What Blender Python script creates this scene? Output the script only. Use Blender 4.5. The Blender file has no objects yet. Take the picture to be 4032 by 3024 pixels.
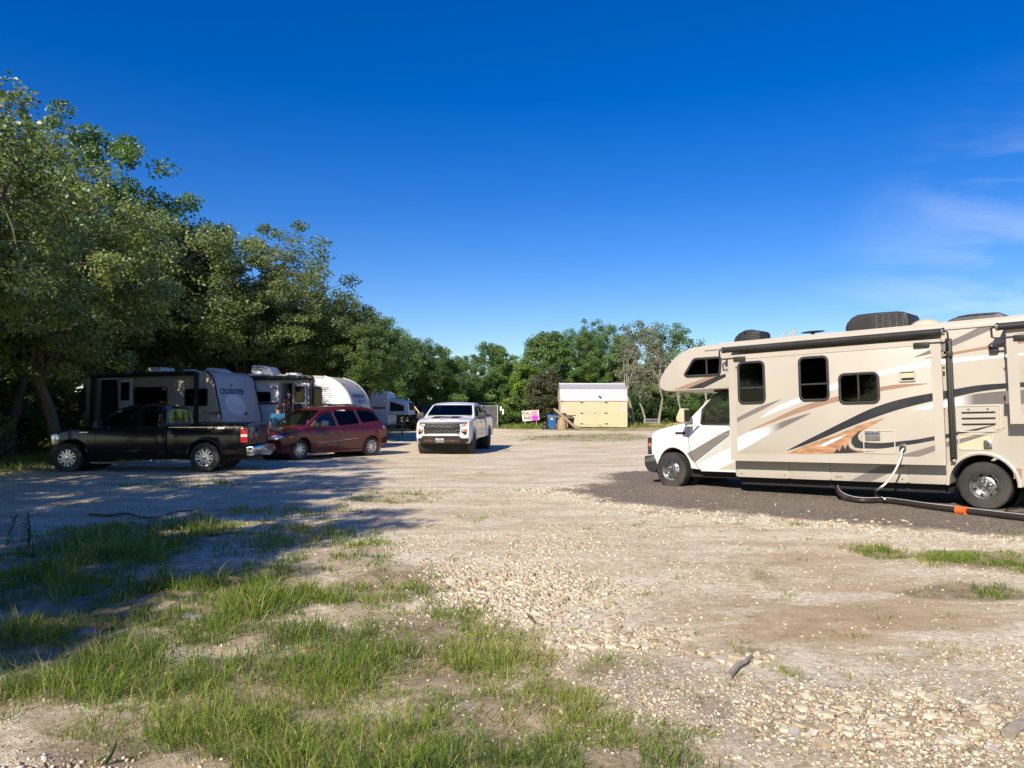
import bpy, bmesh, math, random
import numpy as np
from mathutils import Vector, Matrix, Euler

S = bpy.context.scene
COL = S.collection
R = math.radians
random.seed(7)
RNG = np.random.default_rng(11)

# ------------------------------------------------------------------ camera, sky, sun, exposure
CAM_H, FPX, HZ = 1.63, 3030.0, 1608.0
PITCH = math.atan((HZ - 1512) / FPX)
cam_d = bpy.data.cameras.new('camera')
cam_d.sensor_width = 36.0
cam_d.lens = FPX / 4032 * 36.0
cam_d.clip_start, cam_d.clip_end = 0.05, 3000
cam = bpy.data.objects.new('camera', cam_d)
cam.location = (0, 0, CAM_H)
cam.rotation_euler = (math.pi / 2 + PITCH, 0, 0)
COL.objects.link(cam)
S.camera = cam

SUN_EL = R(34)
SUN_AZ = Vector((-0.45, -0.89)).normalized()          # towards the sun, behind and left of the camera
w = bpy.data.worlds.new('World')
S.world = w
w.use_nodes = True
wn, wl = w.node_tree.nodes, w.node_tree.links
bg = wn['Background']
sky = wn.new('ShaderNodeTexSky')
sky.sky_type = 'NISHITA'
sky.sun_disc = False
sky.sun_elevation = SUN_EL
sky.sun_rotation = math.atan2(SUN_AZ.x, SUN_AZ.y)
sky.altitude = 150
sky.air_density = 1.0
sky.dust_density = 0.45
sky.ozone_density = 4.0
hsv = wn.new('ShaderNodeHueSaturation')
hsv.inputs['Saturation'].default_value = 1.42
hsv.inputs['Hue'].default_value = 0.519
hsv.inputs['Value'].default_value = 1.45
wl.new(sky.outputs[0], hsv.inputs['Color'])
# thin cirrus over the whole sky dome
tc = wn.new('ShaderNodeTexCoord')
sep = wn.new('ShaderNodeSeparateXYZ')
wl.new(tc.outputs['Generated'], sep.inputs[0])
mx = wn.new('ShaderNodeMath'); mx.operation = 'ADD'; mx.inputs[1].default_value = 0.16
wl.new(sep.outputs['Z'], mx.inputs[0])
dv = wn.new('ShaderNodeVectorMath'); dv.operation = 'DIVIDE'
cmb = wn.new('ShaderNodeCombineXYZ')
for i in range(3):
    wl.new(mx.outputs[0], cmb.inputs[i])
wl.new(tc.outputs['Generated'], dv.inputs[0]); wl.new(cmb.outputs[0], dv.inputs[1])
mp_ = wn.new('ShaderNodeMapping')
mp_.inputs['Rotation'].default_value = (0, 0, R(35))
mp_.inputs['Scale'].default_value = (0.55, 0.8, 1)
mp_.inputs['Location'].default_value = (3.1, 1.4, 0)
wl.new(dv.outputs[0], mp_.inputs[0])
cn = wn.new('ShaderNodeTexNoise')
cn.inputs['Scale'].default_value = 2.3; cn.inputs['Detail'].default_value = 9; cn.inputs['Roughness'].default_value = 0.6
cn.inputs['Distortion'].default_value = 0.7
wl.new(mp_.outputs[0], cn.inputs['Vector'])
cr = wn.new('ShaderNodeValToRGB')
cr.color_ramp.elements[0].position = 0.43; cr.color_ramp.elements[0].color = (0, 0, 0, 1)
cr.color_ramp.elements[1].position = 0.74; cr.color_ramp.elements[1].color = (0.5, 0.5, 0.5, 1)
wl.new(cn.outputs['Fac'], cr.inputs[0])
# the cirrus bank lies in the eastern sky
cd = wn.new('ShaderNodeVectorMath'); cd.operation = 'DOT_PRODUCT'; cd.inputs[1].default_value = Vector((0.70, 0.70, -0.06)).normalized()
wl.new(tc.outputs['Generated'], cd.inputs[0])
cm = wn.new('ShaderNodeMapRange'); cm.interpolation_type = 'SMOOTHSTEP'
cm.inputs[1].default_value = 0.88; cm.inputs[2].default_value = 0.985
wl.new(cd.outputs['Value'], cm.inputs[0])
cmul = wn.new('ShaderNodeMath'); cmul.operation = 'MULTIPLY'
wl.new(cm.outputs[0], cmul.inputs[0]); wl.new(cr.outputs[0], cmul.inputs[1])
cmix = wn.new('ShaderNodeMixRGB')
cmix.inputs[2].default_value = (11.5, 12.0, 12.5, 1)
wl.new(cmul.outputs[0], cmix.inputs[0]); wl.new(hsv.outputs[0], cmix.inputs[1])
wl.new(cmix.outputs[0], bg.inputs['Color'])
bg.inputs['Strength'].default_value = 0.068

sun_d = bpy.data.lights.new('sun', 'SUN')
sun_d.energy = 5.0
sun_d.angle = R(0.53)
sun_d.color = (1.0, 0.90, 0.75)
sun = bpy.data.objects.new('sun', sun_d)
c_ = math.cos(SUN_EL)
sun.rotation_euler = Vector((-SUN_AZ.x * c_, -SUN_AZ.y * c_, -math.sin(SUN_EL))).to_track_quat('-Z', 'Y').to_euler()
sun.location = (-20, -30, 40)
COL.objects.link(sun)

S.view_settings.view_transform = 'Standard'
S.view_settings.look = 'None'
S.view_settings.gamma = 1.0
S.view_settings.use_curve_mapping = False
S.view_settings.exposure = 0.47

# ------------------------------------------------------------------ helpers
def ray(x, y):
    xc, yc = (x - 2016) / FPX, -(y - 1512) / FPX
    return np.array([xc, math.cos(PITCH) - math.sin(PITCH) * yc, math.sin(PITCH) + math.cos(PITCH) * yc])

def ground_at(x, y, z=0.0):
    d = ray(x, y); t = (z - CAM_H) / d[2]
    return (d[0] * t, d[1] * t)

def at_depth(x, y, Y):
    d = ray(x, y); t = Y / d[1]
    return (d[0] * t, Y, CAM_H + d[2] * t)

def sstep(a, b, x):
    t = np.clip((x - a) / (b - a), 0, 1)
    return t * t * (3 - 2 * t)

_perm = np.random.default_rng(3).random((256, 256))
def vnoise(x, y):
    x = np.asarray(x, float); y = np.asarray(y, float)
    xi, yi = np.floor(x).astype(int), np.floor(y).astype(int)
    fx, fy = x - xi, y - yi
    fx, fy = fx * fx * (3 - 2 * fx), fy * fy * (3 - 2 * fy)
    a = _perm[xi & 255, yi & 255]; b = _perm[(xi + 1) & 255, yi & 255]
    c = _perm[xi & 255, (yi + 1) & 255]; d = _perm[(xi + 1) & 255, (yi + 1) & 255]
    return (a * (1 - fx) + b * fx) * (1 - fy) + (c * (1 - fx) + d * fx) * fy

def fbm(x, y, s=1.0, o=4, ox=0.0):
    v = 0; a = 0.5; t = 0
    for i in range(o):
        v = v + a * vnoise(np.asarray(x) * s + ox + 17.3 * i, np.asarray(y) * s - ox + 9.1 * i); t += a
        a *= 0.5; s *= 2.03
    return v / t

def gz_base(x, y):
    x = np.asarray(x, float); y = np.asarray(y, float)
    return np.clip(0.012 * (x - 5), -0.06, 0.06) + 0.16 * sstep(34, 58, y)

def gz(x, y):
    return float(gz_base(x, y))

class Frame:
    """a thing's own axes (x forward, y left, z up) placed in the world"""
    def __init__(s, o, yaw, pitch=0.0):
        s.o = Vector(o); s.rot = Euler((0, pitch, yaw), 'XYZ')
        s.M = Matrix.Translation(s.o) @ s.rot.to_matrix().to_4x4()
        s.I = s.M.inverted()
    def side(s, px, py, off):
        d = s.I.to_3x3() @ Vector(ray(px, py)); c = s.I @ Vector((0, 0, CAM_H))
        t = (off - c.y) / d.y
        p = c + d * t
        return (p.x, p.z)
    def front(s, px, py, X):
        d = s.I.to_3x3() @ Vector(ray(px, py)); c = s.I @ Vector((0, 0, CAM_H))
        t = (X - c.x) / d.x
        p = c + d * t
        return (p.y, p.z)

def tag(o, label=None, cat=None, group=None, kind=None):
    if label: o['label'] = label
    if cat: o['category'] = cat
    if group: o['group'] = group
    if kind: o['kind'] = kind
    return o

def empty(name, loc, rot=(0, 0, 0), label=None, cat=None, group=None):
    o = bpy.data.objects.new(name, None)
    o.empty_display_size = 0.3
    o.location = loc; o.rotation_euler = rot
    COL.objects.link(o)
    return tag(o, label, cat, group)

def link(name, me, m=None, parent=None, loc=None, rot=None):
    o = bpy.data.objects.new(name, me)
    if m is not None:
        if len(me.materials): me.materials[0] = m
        else: me.materials.append(m)
    COL.objects.link(o)
    if parent is not None: o.parent = parent
    if loc is not None: o.location = loc
    if rot is not None: o.rotation_euler = rot
    return o

def smooth(me, ang=35):
    me.polygons.foreach_set('use_smooth', [True] * len(me.polygons))
    me.set_sharp_from_angle(angle=R(ang))

def np_mesh(name, V, F, attrs=None, sm=False):
    """V (n,3), F (m,k) all faces with k corners"""
    me = bpy.data.meshes.new(name)
    n, m, k = len(V), len(F), F.shape[1]
    me.vertices.add(n); me.vertices.foreach_set('co', np.ascontiguousarray(V, np.float32).ravel())
    me.loops.add(m * k); me.loops.foreach_set('vertex_index', np.ascontiguousarray(F, np.int32).ravel())
    me.polygons.add(m); me.polygons.foreach_set('loop_start', np.arange(0, m * k, k, dtype=np.int32))
    if sm: me.polygons.foreach_set('use_smooth', np.ones(m, bool))
    for nm, (ty, dat) in (attrs or {}).items():
        a = me.attributes.new(nm, ty, 'POINT')
        a.data.foreach_set('color' if ty == 'FLOAT_COLOR' else 'value', np.ascontiguousarray(dat, np.float32).ravel())
    me.update(calc_edges=True)
    return me

class MB:
    def __init__(s): s.v = []; s.f = []
    def add(s, vs, fs):
        b = len(s.v); s.v += [tuple(v) for v in vs]; s.f += [tuple(i + b for i in f) for f in fs]; return s
    def box(s, x0, x1, y0, y1, z0, z1):
        return s.add([(x0,y0,z0),(x1,y0,z0),(x1,y1,z0),(x0,y1,z0),(x0,y0,z1),(x1,y0,z1),(x1,y1,z1),(x0,y1,z1)],
                     [(3,2,1,0),(4,5,6,7),(0,1,5,4),(1,2,6,5),(2,3,7,6),(3,0,4,7)])
    def bar(s, a, b, w, h, up=(0, 0, 1)):
        a, b = Vector(a), Vector(b); d = (b - a).normalized(); u = Vector(up)
        if abs(d.dot(u)) > 0.98: u = Vector((1, 0, 0))
        r = d.cross(u).normalized(); u = r.cross(d)
        vs = [p + r * sx * w / 2 + u * sz * h / 2 for p in (a, b) for sx, sz in ((-1,-1),(1,-1),(1,1),(-1,1))]
        return s.add(vs, [(0,1,2,3),(7,6,5,4),(0,4,5,1),(1,5,6,2),(2,6,7,3),(3,7,4,0)])
    def tube(s, pts, r, n=8, cap=True):
        pts = [Vector(p) for p in pts]; rr = r if isinstance(r, (list, tuple)) else [r] * len(pts)
        base = len(s.v); prev = None
        for i, p in enumerate(pts):
            d = (pts[min(i + 1, len(pts) - 1)] - pts[max(i - 1, 0)]).normalized()
            if prev is None:
                u = Vector((0, 0, 1)) if abs(d.z) < 0.9 else Vector((1, 0, 0))
            else: u = prev
            a = d.cross(u).normalized(); u = a.cross(d).normalized(); prev = u
            for k in range(n):
                t = 2 * math.pi * k / n
                s.v.append(tuple(p + (a * math.cos(t) + u * math.sin(t)) * rr[i]))
        for i in range(len(pts) - 1):
            for k in range(n):
                q = base + i * n; s.f.append((q + k, q + (k + 1) % n, q + n + (k + 1) % n, q + n + k))
        if cap:
            s.f.append(tuple(base + k for k in range(n))[::-1]); q = base + (len(pts) - 1) * n
            s.f.append(tuple(q + k for k in range(n)))
        return s
    def lathe(s, prof, n=32, axis='y', c=(0, 0, 0), close=False):
        """prof: (radius, position along axis)"""
        base = len(s.v)
        for r_, t_ in prof:
            for k in range(n):
                a = 2 * math.pi * k / n; p, q = r_ * math.cos(a), r_ * math.sin(a)
                v = (p, t_, q) if axis == 'y' else ((t_, p, q) if axis == 'x' else (p, q, t_))
                s.v.append((v[0] + c[0], v[1] + c[1], v[2] + c[2]))
        m = len(prof)
        for i in range(m if close else m - 1):
            j = (i + 1) % m
            for k in range(n):
                s.f.append((base + i * n + k, base + j * n + k, base + j * n + (k + 1) % n, base + i * n + (k + 1) % n))
        return s
    def prism(s, poly, d0, d1, axis='y'):
        n = len(poly); mk = {'y': lambda a, b, d: (a, d, b), 'x': lambda a, b, d: (d, a, b), 'z': lambda a, b, d: (a, b, d)}[axis]
        vs = [mk(a, b, d0) for a, b in poly] + [mk(a, b, d1) for a, b in poly]
        fs = [tuple(range(n)), tuple(range(2 * n - 1, n - 1, -1))] + [(i, i + n, (i + 1) % n + n, (i + 1) % n) for i in range(n)]
        return s.add(vs, fs)
    def sphere(s, c, r, n=12, m=8):
        rr = r if isinstance(r, (tuple, list)) else (r, r, r)
        base = len(s.v)
        for i in range(m + 1):
            t = math.pi * i / m
            for k in range(n):
                a = 2 * math.pi * k / n
                s.v.append((c[0] + rr[0] * math.sin(t) * math.cos(a), c[1] + rr[1] * math.sin(t) * math.sin(a), c[2] + rr[2] * math.cos(t)))
        for i in range(m):
            for k in range(n):
                s.f.append((base + i * n + k, base + (i + 1) * n + k, base + (i + 1) * n + (k + 1) % n, base + i * n + (k + 1) % n))
        return s
    def mesh(s, name='m'):
        me = bpy.data.meshes.new(name); me.from_pydata(s.v, [], s.f)
        bm = bmesh.new(); bm.from_mesh(me)
        bmesh.ops.remove_doubles(bm, verts=bm.verts, dist=1e-5)
        bmesh.ops.recalc_face_normals(bm, faces=bm.faces); bm.to_mesh(me); bm.free()
        return me
    def build(s, name, m, parent=None, loc=None, rot=None, bevel=0.0, sm=True, ang=35, seg=2):
        me = s.mesh(name)
        if bevel > 0: bevel_mesh(me, bevel, seg)
        if sm: smooth(me, ang)
        return link(name, me, m, parent, loc, rot)

def bevel_mesh(me, w, seg=2, amin=30):
    bm = bmesh.new(); bm.from_mesh(me)
    es = [e for e in bm.edges if len(e.link_faces) == 2 and e.calc_face_angle(0) > R(amin)]
    bmesh.ops.bevel(bm, geom=es, offset=w, segments=seg, affect='EDGES', clamp_overlap=True, profile=0.5)
    bm.to_mesh(me); bm.free()

def rrect(x0, x1, z0, z1, r, n=5):
    out = []
    for cx, cz, a0 in ((x1 - r, z1 - r, 0), (x0 + r, z1 - r, 90), (x0 + r, z0 + r, 180), (x1 - r, z0 + r, 270)):
        for i in range(n + 1):
            a = R(a0 + 90 * i / n); out.append((cx + r * math.cos(a), cz + r * math.sin(a)))
    return out

def round_poly(poly, r, n=4):
    out = []; m = len(poly)
    for i in range(m):
        p0, p, p1 = (Vector(poly[i - 1]), Vector(poly[i]), Vector(poly[(i + 1) % m]))
        a, b = (p0 - p), (p1 - p); rr = min(r, a.length * 0.45, b.length * 0.45)
        A, B = p + a.normalized() * rr, p + b.normalized() * rr
        for k in range(n + 1):
            t = k / n; q = A * (1 - t) ** 2 + p * 2 * t * (1 - t) + B * t * t
            out.append((q.x, q.y))
    return out

def inset_poly(poly, d):
    """move every corner inwards by about d"""
    m = len(poly); ar = sum(poly[i][0] * poly[(i + 1) % m][1] - poly[(i + 1) % m][0] * poly[i][1] for i in range(m))
    sg = 1 if ar > 0 else -1; out = []
    for i in range(m):
        p0, p, p1 = Vector(poly[i - 1]), Vector(poly[i]), Vector(poly[(i + 1) % m])
        e0, e1 = (p - p0), (p1 - p)
        if e0.length < 1e-7 or e1.length < 1e-7: out.append(tuple(p)); continue
        e0.normalize(); e1.normalize()
        n0, n1 = Vector((-e0.y, e0.x)) * sg, Vector((-e1.y, e1.x)) * sg
        b = (n0 + n1)
        if b.length < 1e-6: b = n0
        b.normalize(); k = d / max(0.35, b.dot(n0))
        q = p + b * k; out.append((q.x, q.y))
    return out

def crom(pts, n=6):
    """Catmull-Rom through open list of points"""
    P = [Vector(p) for p in pts]; P = [P[0] * 2 - P[1]] + P + [P[-1] * 2 - P[-2]]; out = []
    for i in range(1, len(P) - 2):
        for k in range(n):
            t = k / n; a, b, c, d = P[i - 1], P[i], P[i + 1], P[i + 2]
            out.append(tuple(0.5 * ((2 * b) + (c - a) * t + (2 * a - 5 * b + 4 * c - d) * t * t + (3 * b - a - 3 * c + d) * t ** 3)))
    out.append(tuple(P[-2]))
    return out

def text_mesh(txt, size, depth=0.004, width=1.0, shear=0.0, bold=0.0, align='CENTER'):
    cu = bpy.data.curves.new('lettering', 'FONT'); cu.body = txt; cu.size = size; cu.extrude = depth / 2
    cu.align_x = align; cu.align_y = 'CENTER'; cu.shear = shear; cu.offset = bold; cu.resolution_u = 3
    o = bpy.data.objects.new('tmp', cu); COL.objects.link(o)
    dg = bpy.context.evaluated_depsgraph_get()
    me = bpy.data.meshes.new_from_object(o.evaluated_get(dg))
    bpy.data.objects.remove(o); bpy.data.curves.remove(cu)
    if width != 1.0:
        for v in me.vertices: v.co.x *= width
    return me

def boolean(me, cutters):
    """cut each cutter out in turn; nudge it and try again if the solver gives up"""
    def once(src, c, solver):
        o = bpy.data.objects.new('tmpb', src); COL.objects.link(o)
        co = bpy.data.objects.new('tmpc', c); COL.objects.link(co)
        md = o.modifiers.new('b', 'BOOLEAN'); md.object = co; md.operation = 'DIFFERENCE'; md.solver = solver
        bpy.context.view_layer.update()
        out = bpy.data.meshes.new_from_object(o.evaluated_get(bpy.context.evaluated_depsgraph_get()))
        bpy.data.objects.remove(o); bpy.data.objects.remove(co); return out
    for c in cutters:
        for k in range(6):
            if k:
                for v in c.vertices: v.co += Vector((.0017, .0, -.0013)) * k * (1 if k % 2 else -1)
            r = once(me, c, 'EXACT' if k < 4 else 'FAST')
            if len(r.vertices) > 0.6 * len(me.vertices): me = r; break
        else: print('boolean failed', len(me.vertices))
    return me

def copy_tree(o, parent=None):
    c = o.copy(); COL.objects.link(c); c.parent = parent
    for ch in o.children: copy_tree(ch, c)
    return c

# ------------------------------------------------------------------ materials
def mat(name, col, rough=0.6, metal=0.0, var=0.12, scale=6.0, bump=0.0, bscale=40.0, coat=0.0, spec=0.5, dust=0.0, dustcol=(0.42, 0.36, 0.28), stretch=(1, 1, 1)):
    m = bpy.data.materials.new(name); m.use_nodes = True
    N, L = m.node_tree.nodes, m.node_tree.links
    b = N['Principled BSDF']
    b.inputs['Roughness'].default_value = rough; b.inputs['Metallic'].default_value = metal
    b.inputs['Coat Weight'].default_value = coat; b.inputs['Coat Roughness'].default_value = 0.06
    b.inputs['Specular IOR Level'].default_value = spec
    t = N.new('ShaderNodeTexCoord'); mp = N.new('ShaderNodeMapping'); mp.inputs['Scale'].default_value = stretch
    L.new(t.outputs['Object'], mp.inputs[0])
    n = N.new('ShaderNodeTexNoise'); n.inputs['Scale'].default_value = scale; n.inputs['Detail'].default_value = 5
    L.new(mp.outputs[0], n.inputs['Vector'])
    mr = N.new('ShaderNodeMapRange'); mr.inputs[1].default_value = 0.25; mr.inputs[2].default_value = 0.75
    mr.inputs[3].default_value = 1 - var; mr.inputs[4].default_value = 1 + var
    L.new(n.outputs['Fac'], mr.inputs[0])
    mu = N.new('ShaderNodeVectorMath'); mu.operation = 'SCALE'; mu.inputs[0].default_value = col[:3]
    L.new(mr.outputs[0], mu.inputs['Scale'])
    src = mu.outputs[0]
    if dust > 0:
        n2 = N.new('ShaderNodeTexNoise'); n2.inputs['Scale'].default_value = 2.2; n2.inputs['Detail'].default_value = 8
        n2.inputs['Roughness'].default_value = 0.65
        L.new(t.outputs['Object'], n2.inputs['Vector'])
        r2 = N.new('ShaderNodeMapRange'); r2.inputs[1].default_value = 0.42; r2.inputs[2].default_value = 0.72
        r2.inputs[3].default_value = 0; r2.inputs[4].default_value = dust
        L.new(n2.outputs['Fac'], r2.inputs[0])
        mi = N.new('ShaderNodeMixRGB'); mi.inputs[2].default_value = (*dustcol, 1)
        L.new(r2.outputs[0], mi.inputs[0]); L.new(src, mi.inputs[1]); src = mi.outputs[0]
        mr3 = N.new('ShaderNodeMapRange'); mr3.inputs[3].default_value = rough; mr3.inputs[4].default_value = min(1, rough + 0.5)
        L.new(r2.outputs[0], mr3.inputs[0]); L.new(mr3.outputs[0], b.inputs['Roughness'])
    L.new(src, b.inputs['Base Color'])
    if bump > 0:
        n3 = N.new('ShaderNodeTexNoise'); n3.inputs['Scale'].default_value = bscale; n3.inputs['Detail'].default_value = 4
        L.new(mp.outputs[0], n3.inputs['Vector'])
        bu = N.new('ShaderNodeBump'); bu.inputs['Strength'].default_value = bump; bu.inputs['Distance'].default_value = 0.02
        L.new(n3.outputs['Fac'], bu.inputs['Height']); L.new(bu.outputs[0], b.inputs['Normal'])
    return m

def glass(name, tint=(0.3, 0.33, 0.33), rough=0.02):
    m = bpy.data.materials.new(name); m.use_nodes = True
    N, L = m.node_tree.nodes, m.node_tree.links
    N.remove(N['Principled BSDF'])
    tr = N.new('ShaderNodeBsdfTransparent'); tr.inputs[0].default_value = (*tint, 1)
    gl = N.new('ShaderNodeBsdfGlossy'); gl.inputs['Roughness'].default_value = rough
    n = N.new('ShaderNodeTexNoise'); n.inputs['Scale'].default_value = 3
    bu = N.new('ShaderNodeBump'); bu.inputs['Strength'].default_value = 0.04; bu.inputs['Distance'].default_value = 0.02
    L.new(n.outputs['Fac'], bu.inputs['Height']); L.new(bu.outputs[0], gl.inputs['Normal'])
    fr = N.new('ShaderNodeFresnel'); fr.inputs[0].default_value = 1.45
    mi = N.new('ShaderNodeMixShader'); L.new(fr.outputs[0], mi.inputs[0]); L.new(tr.outputs[0], mi.inputs[1]); L.new(gl.outputs[0], mi.inputs[2])
    L.new(mi.outputs[0], N['Material Output'].inputs[0])
    return m

def leaf_mat(name, cols, trans=0.35, rough=0.55):
    m = bpy.data.materials.new(name); m.use_nodes = True
    N, L = m.node_tree.nodes, m.node_tree.links
    N.remove(N['Principled BSDF'])
    a = N.new('ShaderNodeAttribute'); a.attribute_name = 'rnd'
    cr = N.new('ShaderNodeValToRGB'); el = cr.color_ramp.elements
    while len(el) < len(cols): el.new(0.5)
    for i, c in enumerate(cols):
        el[i].position = i / (len(cols) - 1); el[i].color = (*c, 1)
    L.new(a.outputs['Fac'], cr.inputs[0])
    d = N.new('ShaderNodeBsdfDiffuse'); t = N.new('ShaderNodeBsdfTranslucent'); g = N.new('ShaderNodeBsdfGlossy')
    g.inputs['Roughness'].default_value = rough; g.inputs['Color'].default_value = (0.6, 0.65, 0.55, 1)
    hs = N.new('ShaderNodeHueSaturation'); hs.inputs['Hue'].default_value = 0.48; hs.inputs['Value'].default_value = 1.5; hs.inputs['Saturation'].default_value = 1.15
    L.new(cr.outputs[0], d.inputs[0]); L.new(cr.outputs[0], hs.inputs['Color']); L.new(hs.outputs[0], t.inputs[0])
    m1 = N.new('ShaderNodeMixShader'); m1.inputs[0].default_value = trans
    L.new(d.outputs[0], m1.inputs[1]); L.new(t.outputs[0], m1.inputs[2])
    fr = N.new('ShaderNodeFresnel'); fr.inputs[0].default_value = 1.35
    fm = N.new('ShaderNodeMath'); fm.operation = 'MULTIPLY'; fm.inputs[1].default_value = 0.35; L.new(fr.outputs[0], fm.inputs[0])
    m2 = N.new('ShaderNodeMixShader'); L.new(fm.outputs[0], m2.inputs[0]); L.new(m1.outputs[0], m2.inputs[1]); L.new(g.outputs[0], m2.inputs[2])
    L.new(m2.outputs[0], N['Material Output'].inputs[0])
    return m

M = {}
M['rubber'] = mat('rubber', (0.022, 0.021, 0.020), 0.8, var=0.3, scale=14, bump=0.25, dust=0.35, dustcol=(0.16, 0.14, 0.12))
M['black_plastic'] = mat('black_plastic', (0.018, 0.018, 0.019), 0.55, var=0.2, bump=0.05, dust=0.12, dustcol=(0.15, 0.14, 0.12))
M['grey_plastic'] = mat('grey_plastic', (0.06, 0.063, 0.068), 0.5, var=0.15, dust=0.15)
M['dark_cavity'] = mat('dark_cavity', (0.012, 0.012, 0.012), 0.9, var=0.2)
M['chrome'] = mat('chrome', (0.62, 0.62, 0.62), 0.12, 1.0, var=0.08, dust=0.12)
M['steel'] = mat('steel', (0.42, 0.42, 0.42), 0.32, 1.0, var=0.15, dust=0.2)
M['alloy'] = mat('alloy', (0.62, 0.62, 0.63), 0.33, 0.85, var=0.08, dust=0.15)
M['white_paint'] = mat('white_paint', (0.66, 0.66, 0.66), 0.28, var=0.03, coat=0.6, dust=0.10)
M['cream'] = mat('cream', (0.43, 0.40, 0.345), 0.36, var=0.06, scale=1.6, coat=0.25, dust=0.22, dustcol=(0.40, 0.33, 0.24))
M['cream_trim'] = mat('cream_trim', (0.48, 0.445, 0.38), 0.4, var=0.04, dust=0.06)
M['pale_cream'] = mat('pale_cream', (0.52, 0.46, 0.32), 0.45, var=0.05, dust=0.06)
M['black_paint'] = mat('black_paint', (0.004, 0.004, 0.006), 0.2, var=0.1, coat=0.35, spec=0.3, dust=0.02, dustcol=(0.06, 0.06, 0.06))
M['red_paint'] = mat('red_paint', (0.085, 0.005, 0.007), 0.24, var=0.06, coat=0.5, dust=0.05, dustcol=(0.2, 0.1, 0.08))
M['suv_paint'] = mat('suv_paint', (0.02, 0.022, 0.024), 0.25, var=0.1, coat=0.6)
M['tint'] = glass('tinted_glass', (0.10, 0.11, 0.115))
M['clear'] = glass('clear_glass', (0.66, 0.70, 0.68))
M['rv_glass'] = glass('rv_window_glass', (0.07, 0.078, 0.085), 0.03)
M['seat_cloth'] = mat('seat_cloth', (0.10, 0.095, 0.09), 0.9, var=0.2, bump=0.1)
M['interior'] = mat('interior', (0.035, 0.035, 0.036), 0.8, var=0.2)
M['blind'] = mat('blind_cloth', (0.16, 0.17, 0.13), 0.9, var=0.15)
M['lamp_clear'] = mat('lamp_clear', (0.62, 0.63, 0.64), 0.1, 0.5, var=0.15, coat=1.0)
M['lamp_red'] = mat('lamp_red', (0.42, 0.012, 0.014), 0.15, var=0.15, coat=1.0)
M['lamp_orange'] = mat('lamp_orange', (0.75, 0.17, 0.02), 0.18, var=0.15, coat=1.0)
M['lamp_dark'] = mat('lamp_dark', (0.05, 0.05, 0.052), 0.12, 0.2, var=0.2, coat=1.0)
M['deco_black'] = mat('deco_black', (0.022, 0.024, 0.03), 0.35, var=0.15, dust=0.06)
M['deco_grey'] = mat('deco_grey', (0.17, 0.155, 0.145), 0.4, var=0.08)
M['deco_lgrey'] = mat('deco_lgrey', (0.46, 0.45, 0.43), 0.4, var=0.06)
M['deco_white'] = mat('deco_white', (0.74, 0.74, 0.74), 0.35, var=0.03)
M['deco_brown'] = mat('deco_brown', (0.30, 0.185, 0.13), 0.4, var=0.08)
M['deco_beige'] = mat('deco_beige', (0.42, 0.38, 0.31), 0.4, var=0.05)
M['orange'] = mat('orange_plastic', (0.85, 0.13, 0.02), 0.45, var=0.1, dust=0.1)
M['hose_white'] = mat('hose_white', (0.72, 0.72, 0.68), 0.45, var=0.06, dust=0.15)
M['hose_dark'] = mat('hose_dark', (0.03, 0.022, 0.02), 0.45, var=0.25, scale=20)
M['yellow_wall'] = mat('yellow_wall', (0.55, 0.475, 0.29), 0.7, var=0.05, scale=3, bump=0.08, stretch=(1, 1, 0.2), dust=0.08)
M['metal_roof'] = mat('metal_roof', (0.60, 0.60, 0.59), 0.42, 0.45, var=0.06, dust=0.08)
M['wood'] = mat('weathered_wood', (0.30, 0.21, 0.13), 0.85, var=0.3, scale=9, bump=0.3, stretch=(0.6, 6, 6))
M['wood_grey'] = mat('grey_wood', (0.30, 0.26, 0.21), 0.9, var=0.3, scale=8, bump=0.3, stretch=(0.6, 5, 5))
M['stump_wood'] = mat('stump_wood', (0.38, 0.27, 0.17), 0.9, var=0.4, scale=7, bump=0.5, stretch=(5, 5, 0.5))
M['blue_plastic'] = mat('blue_plastic', (0.012, 0.10, 0.30), 0.45, var=0.08, dust=0.08)
M['bark'] = mat('bark', (0.10, 0.08, 0.062), 0.95, var=0.45, scale=7, bump=0.9, bscale=16, stretch=(3, 3, 0.7))
M['bark_pale'] = mat('bark_pale', (0.27, 0.24, 0.20), 0.95, var=0.4, scale=6, bump=0.7, bscale=14, stretch=(3, 3, 0.7))
M['siding'] = mat('trailer_siding', (0.60, 0.61, 0.61), 0.4, var=0.05, dust=0.12)
M['trailer_grey'] = mat('trailer_grey', (0.44, 0.44, 0.43), 0.4, var=0.05, dust=0.12)
M['trailer_beige'] = mat('trailer_beige', (0.42, 0.39, 0.33), 0.4, var=0.06, dust=0.12)
M['trailer_white'] = mat('trailer_white', (0.66, 0.66, 0.66), 0.4, var=0.04, dust=0.1)
M['tent'] = mat('tent_canvas', (0.62, 0.63, 0.64), 0.75, var=0.08, bump=0.15, bscale=6)
M['galv'] = mat('galvanised', (0.42, 0.43, 0.43), 0.5, 0.6, var=0.15)
M['skin'] = mat('skin', (0.42, 0.24, 0.17), 0.6, var=0.1)
M['hair'] = mat('hair', (0.035, 0.022, 0.015), 0.7, var=0.3)
M['shirt_blue'] = mat('shirt_blue', (0.012, 0.11, 0.22), 0.9, var=0.12, bump=0.2, bscale=12)
M['shirt_dark'] = mat('shirt_dark', (0.05, 0.02, 0.022), 0.9, var=0.2, bump=0.2, bscale=12)
M['jeans'] = mat('jeans', (0.04, 0.055, 0.09), 0.9, var=0.2, bump=0.15)
M['ink_navy'] = mat('ink_navy', (0.03, 0.04, 0.09), 0.5, var=0.1)
M['ink_blue'] = mat('ink_blue', (0.06, 0.12, 0.36), 0.5, var=0.1)
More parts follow.
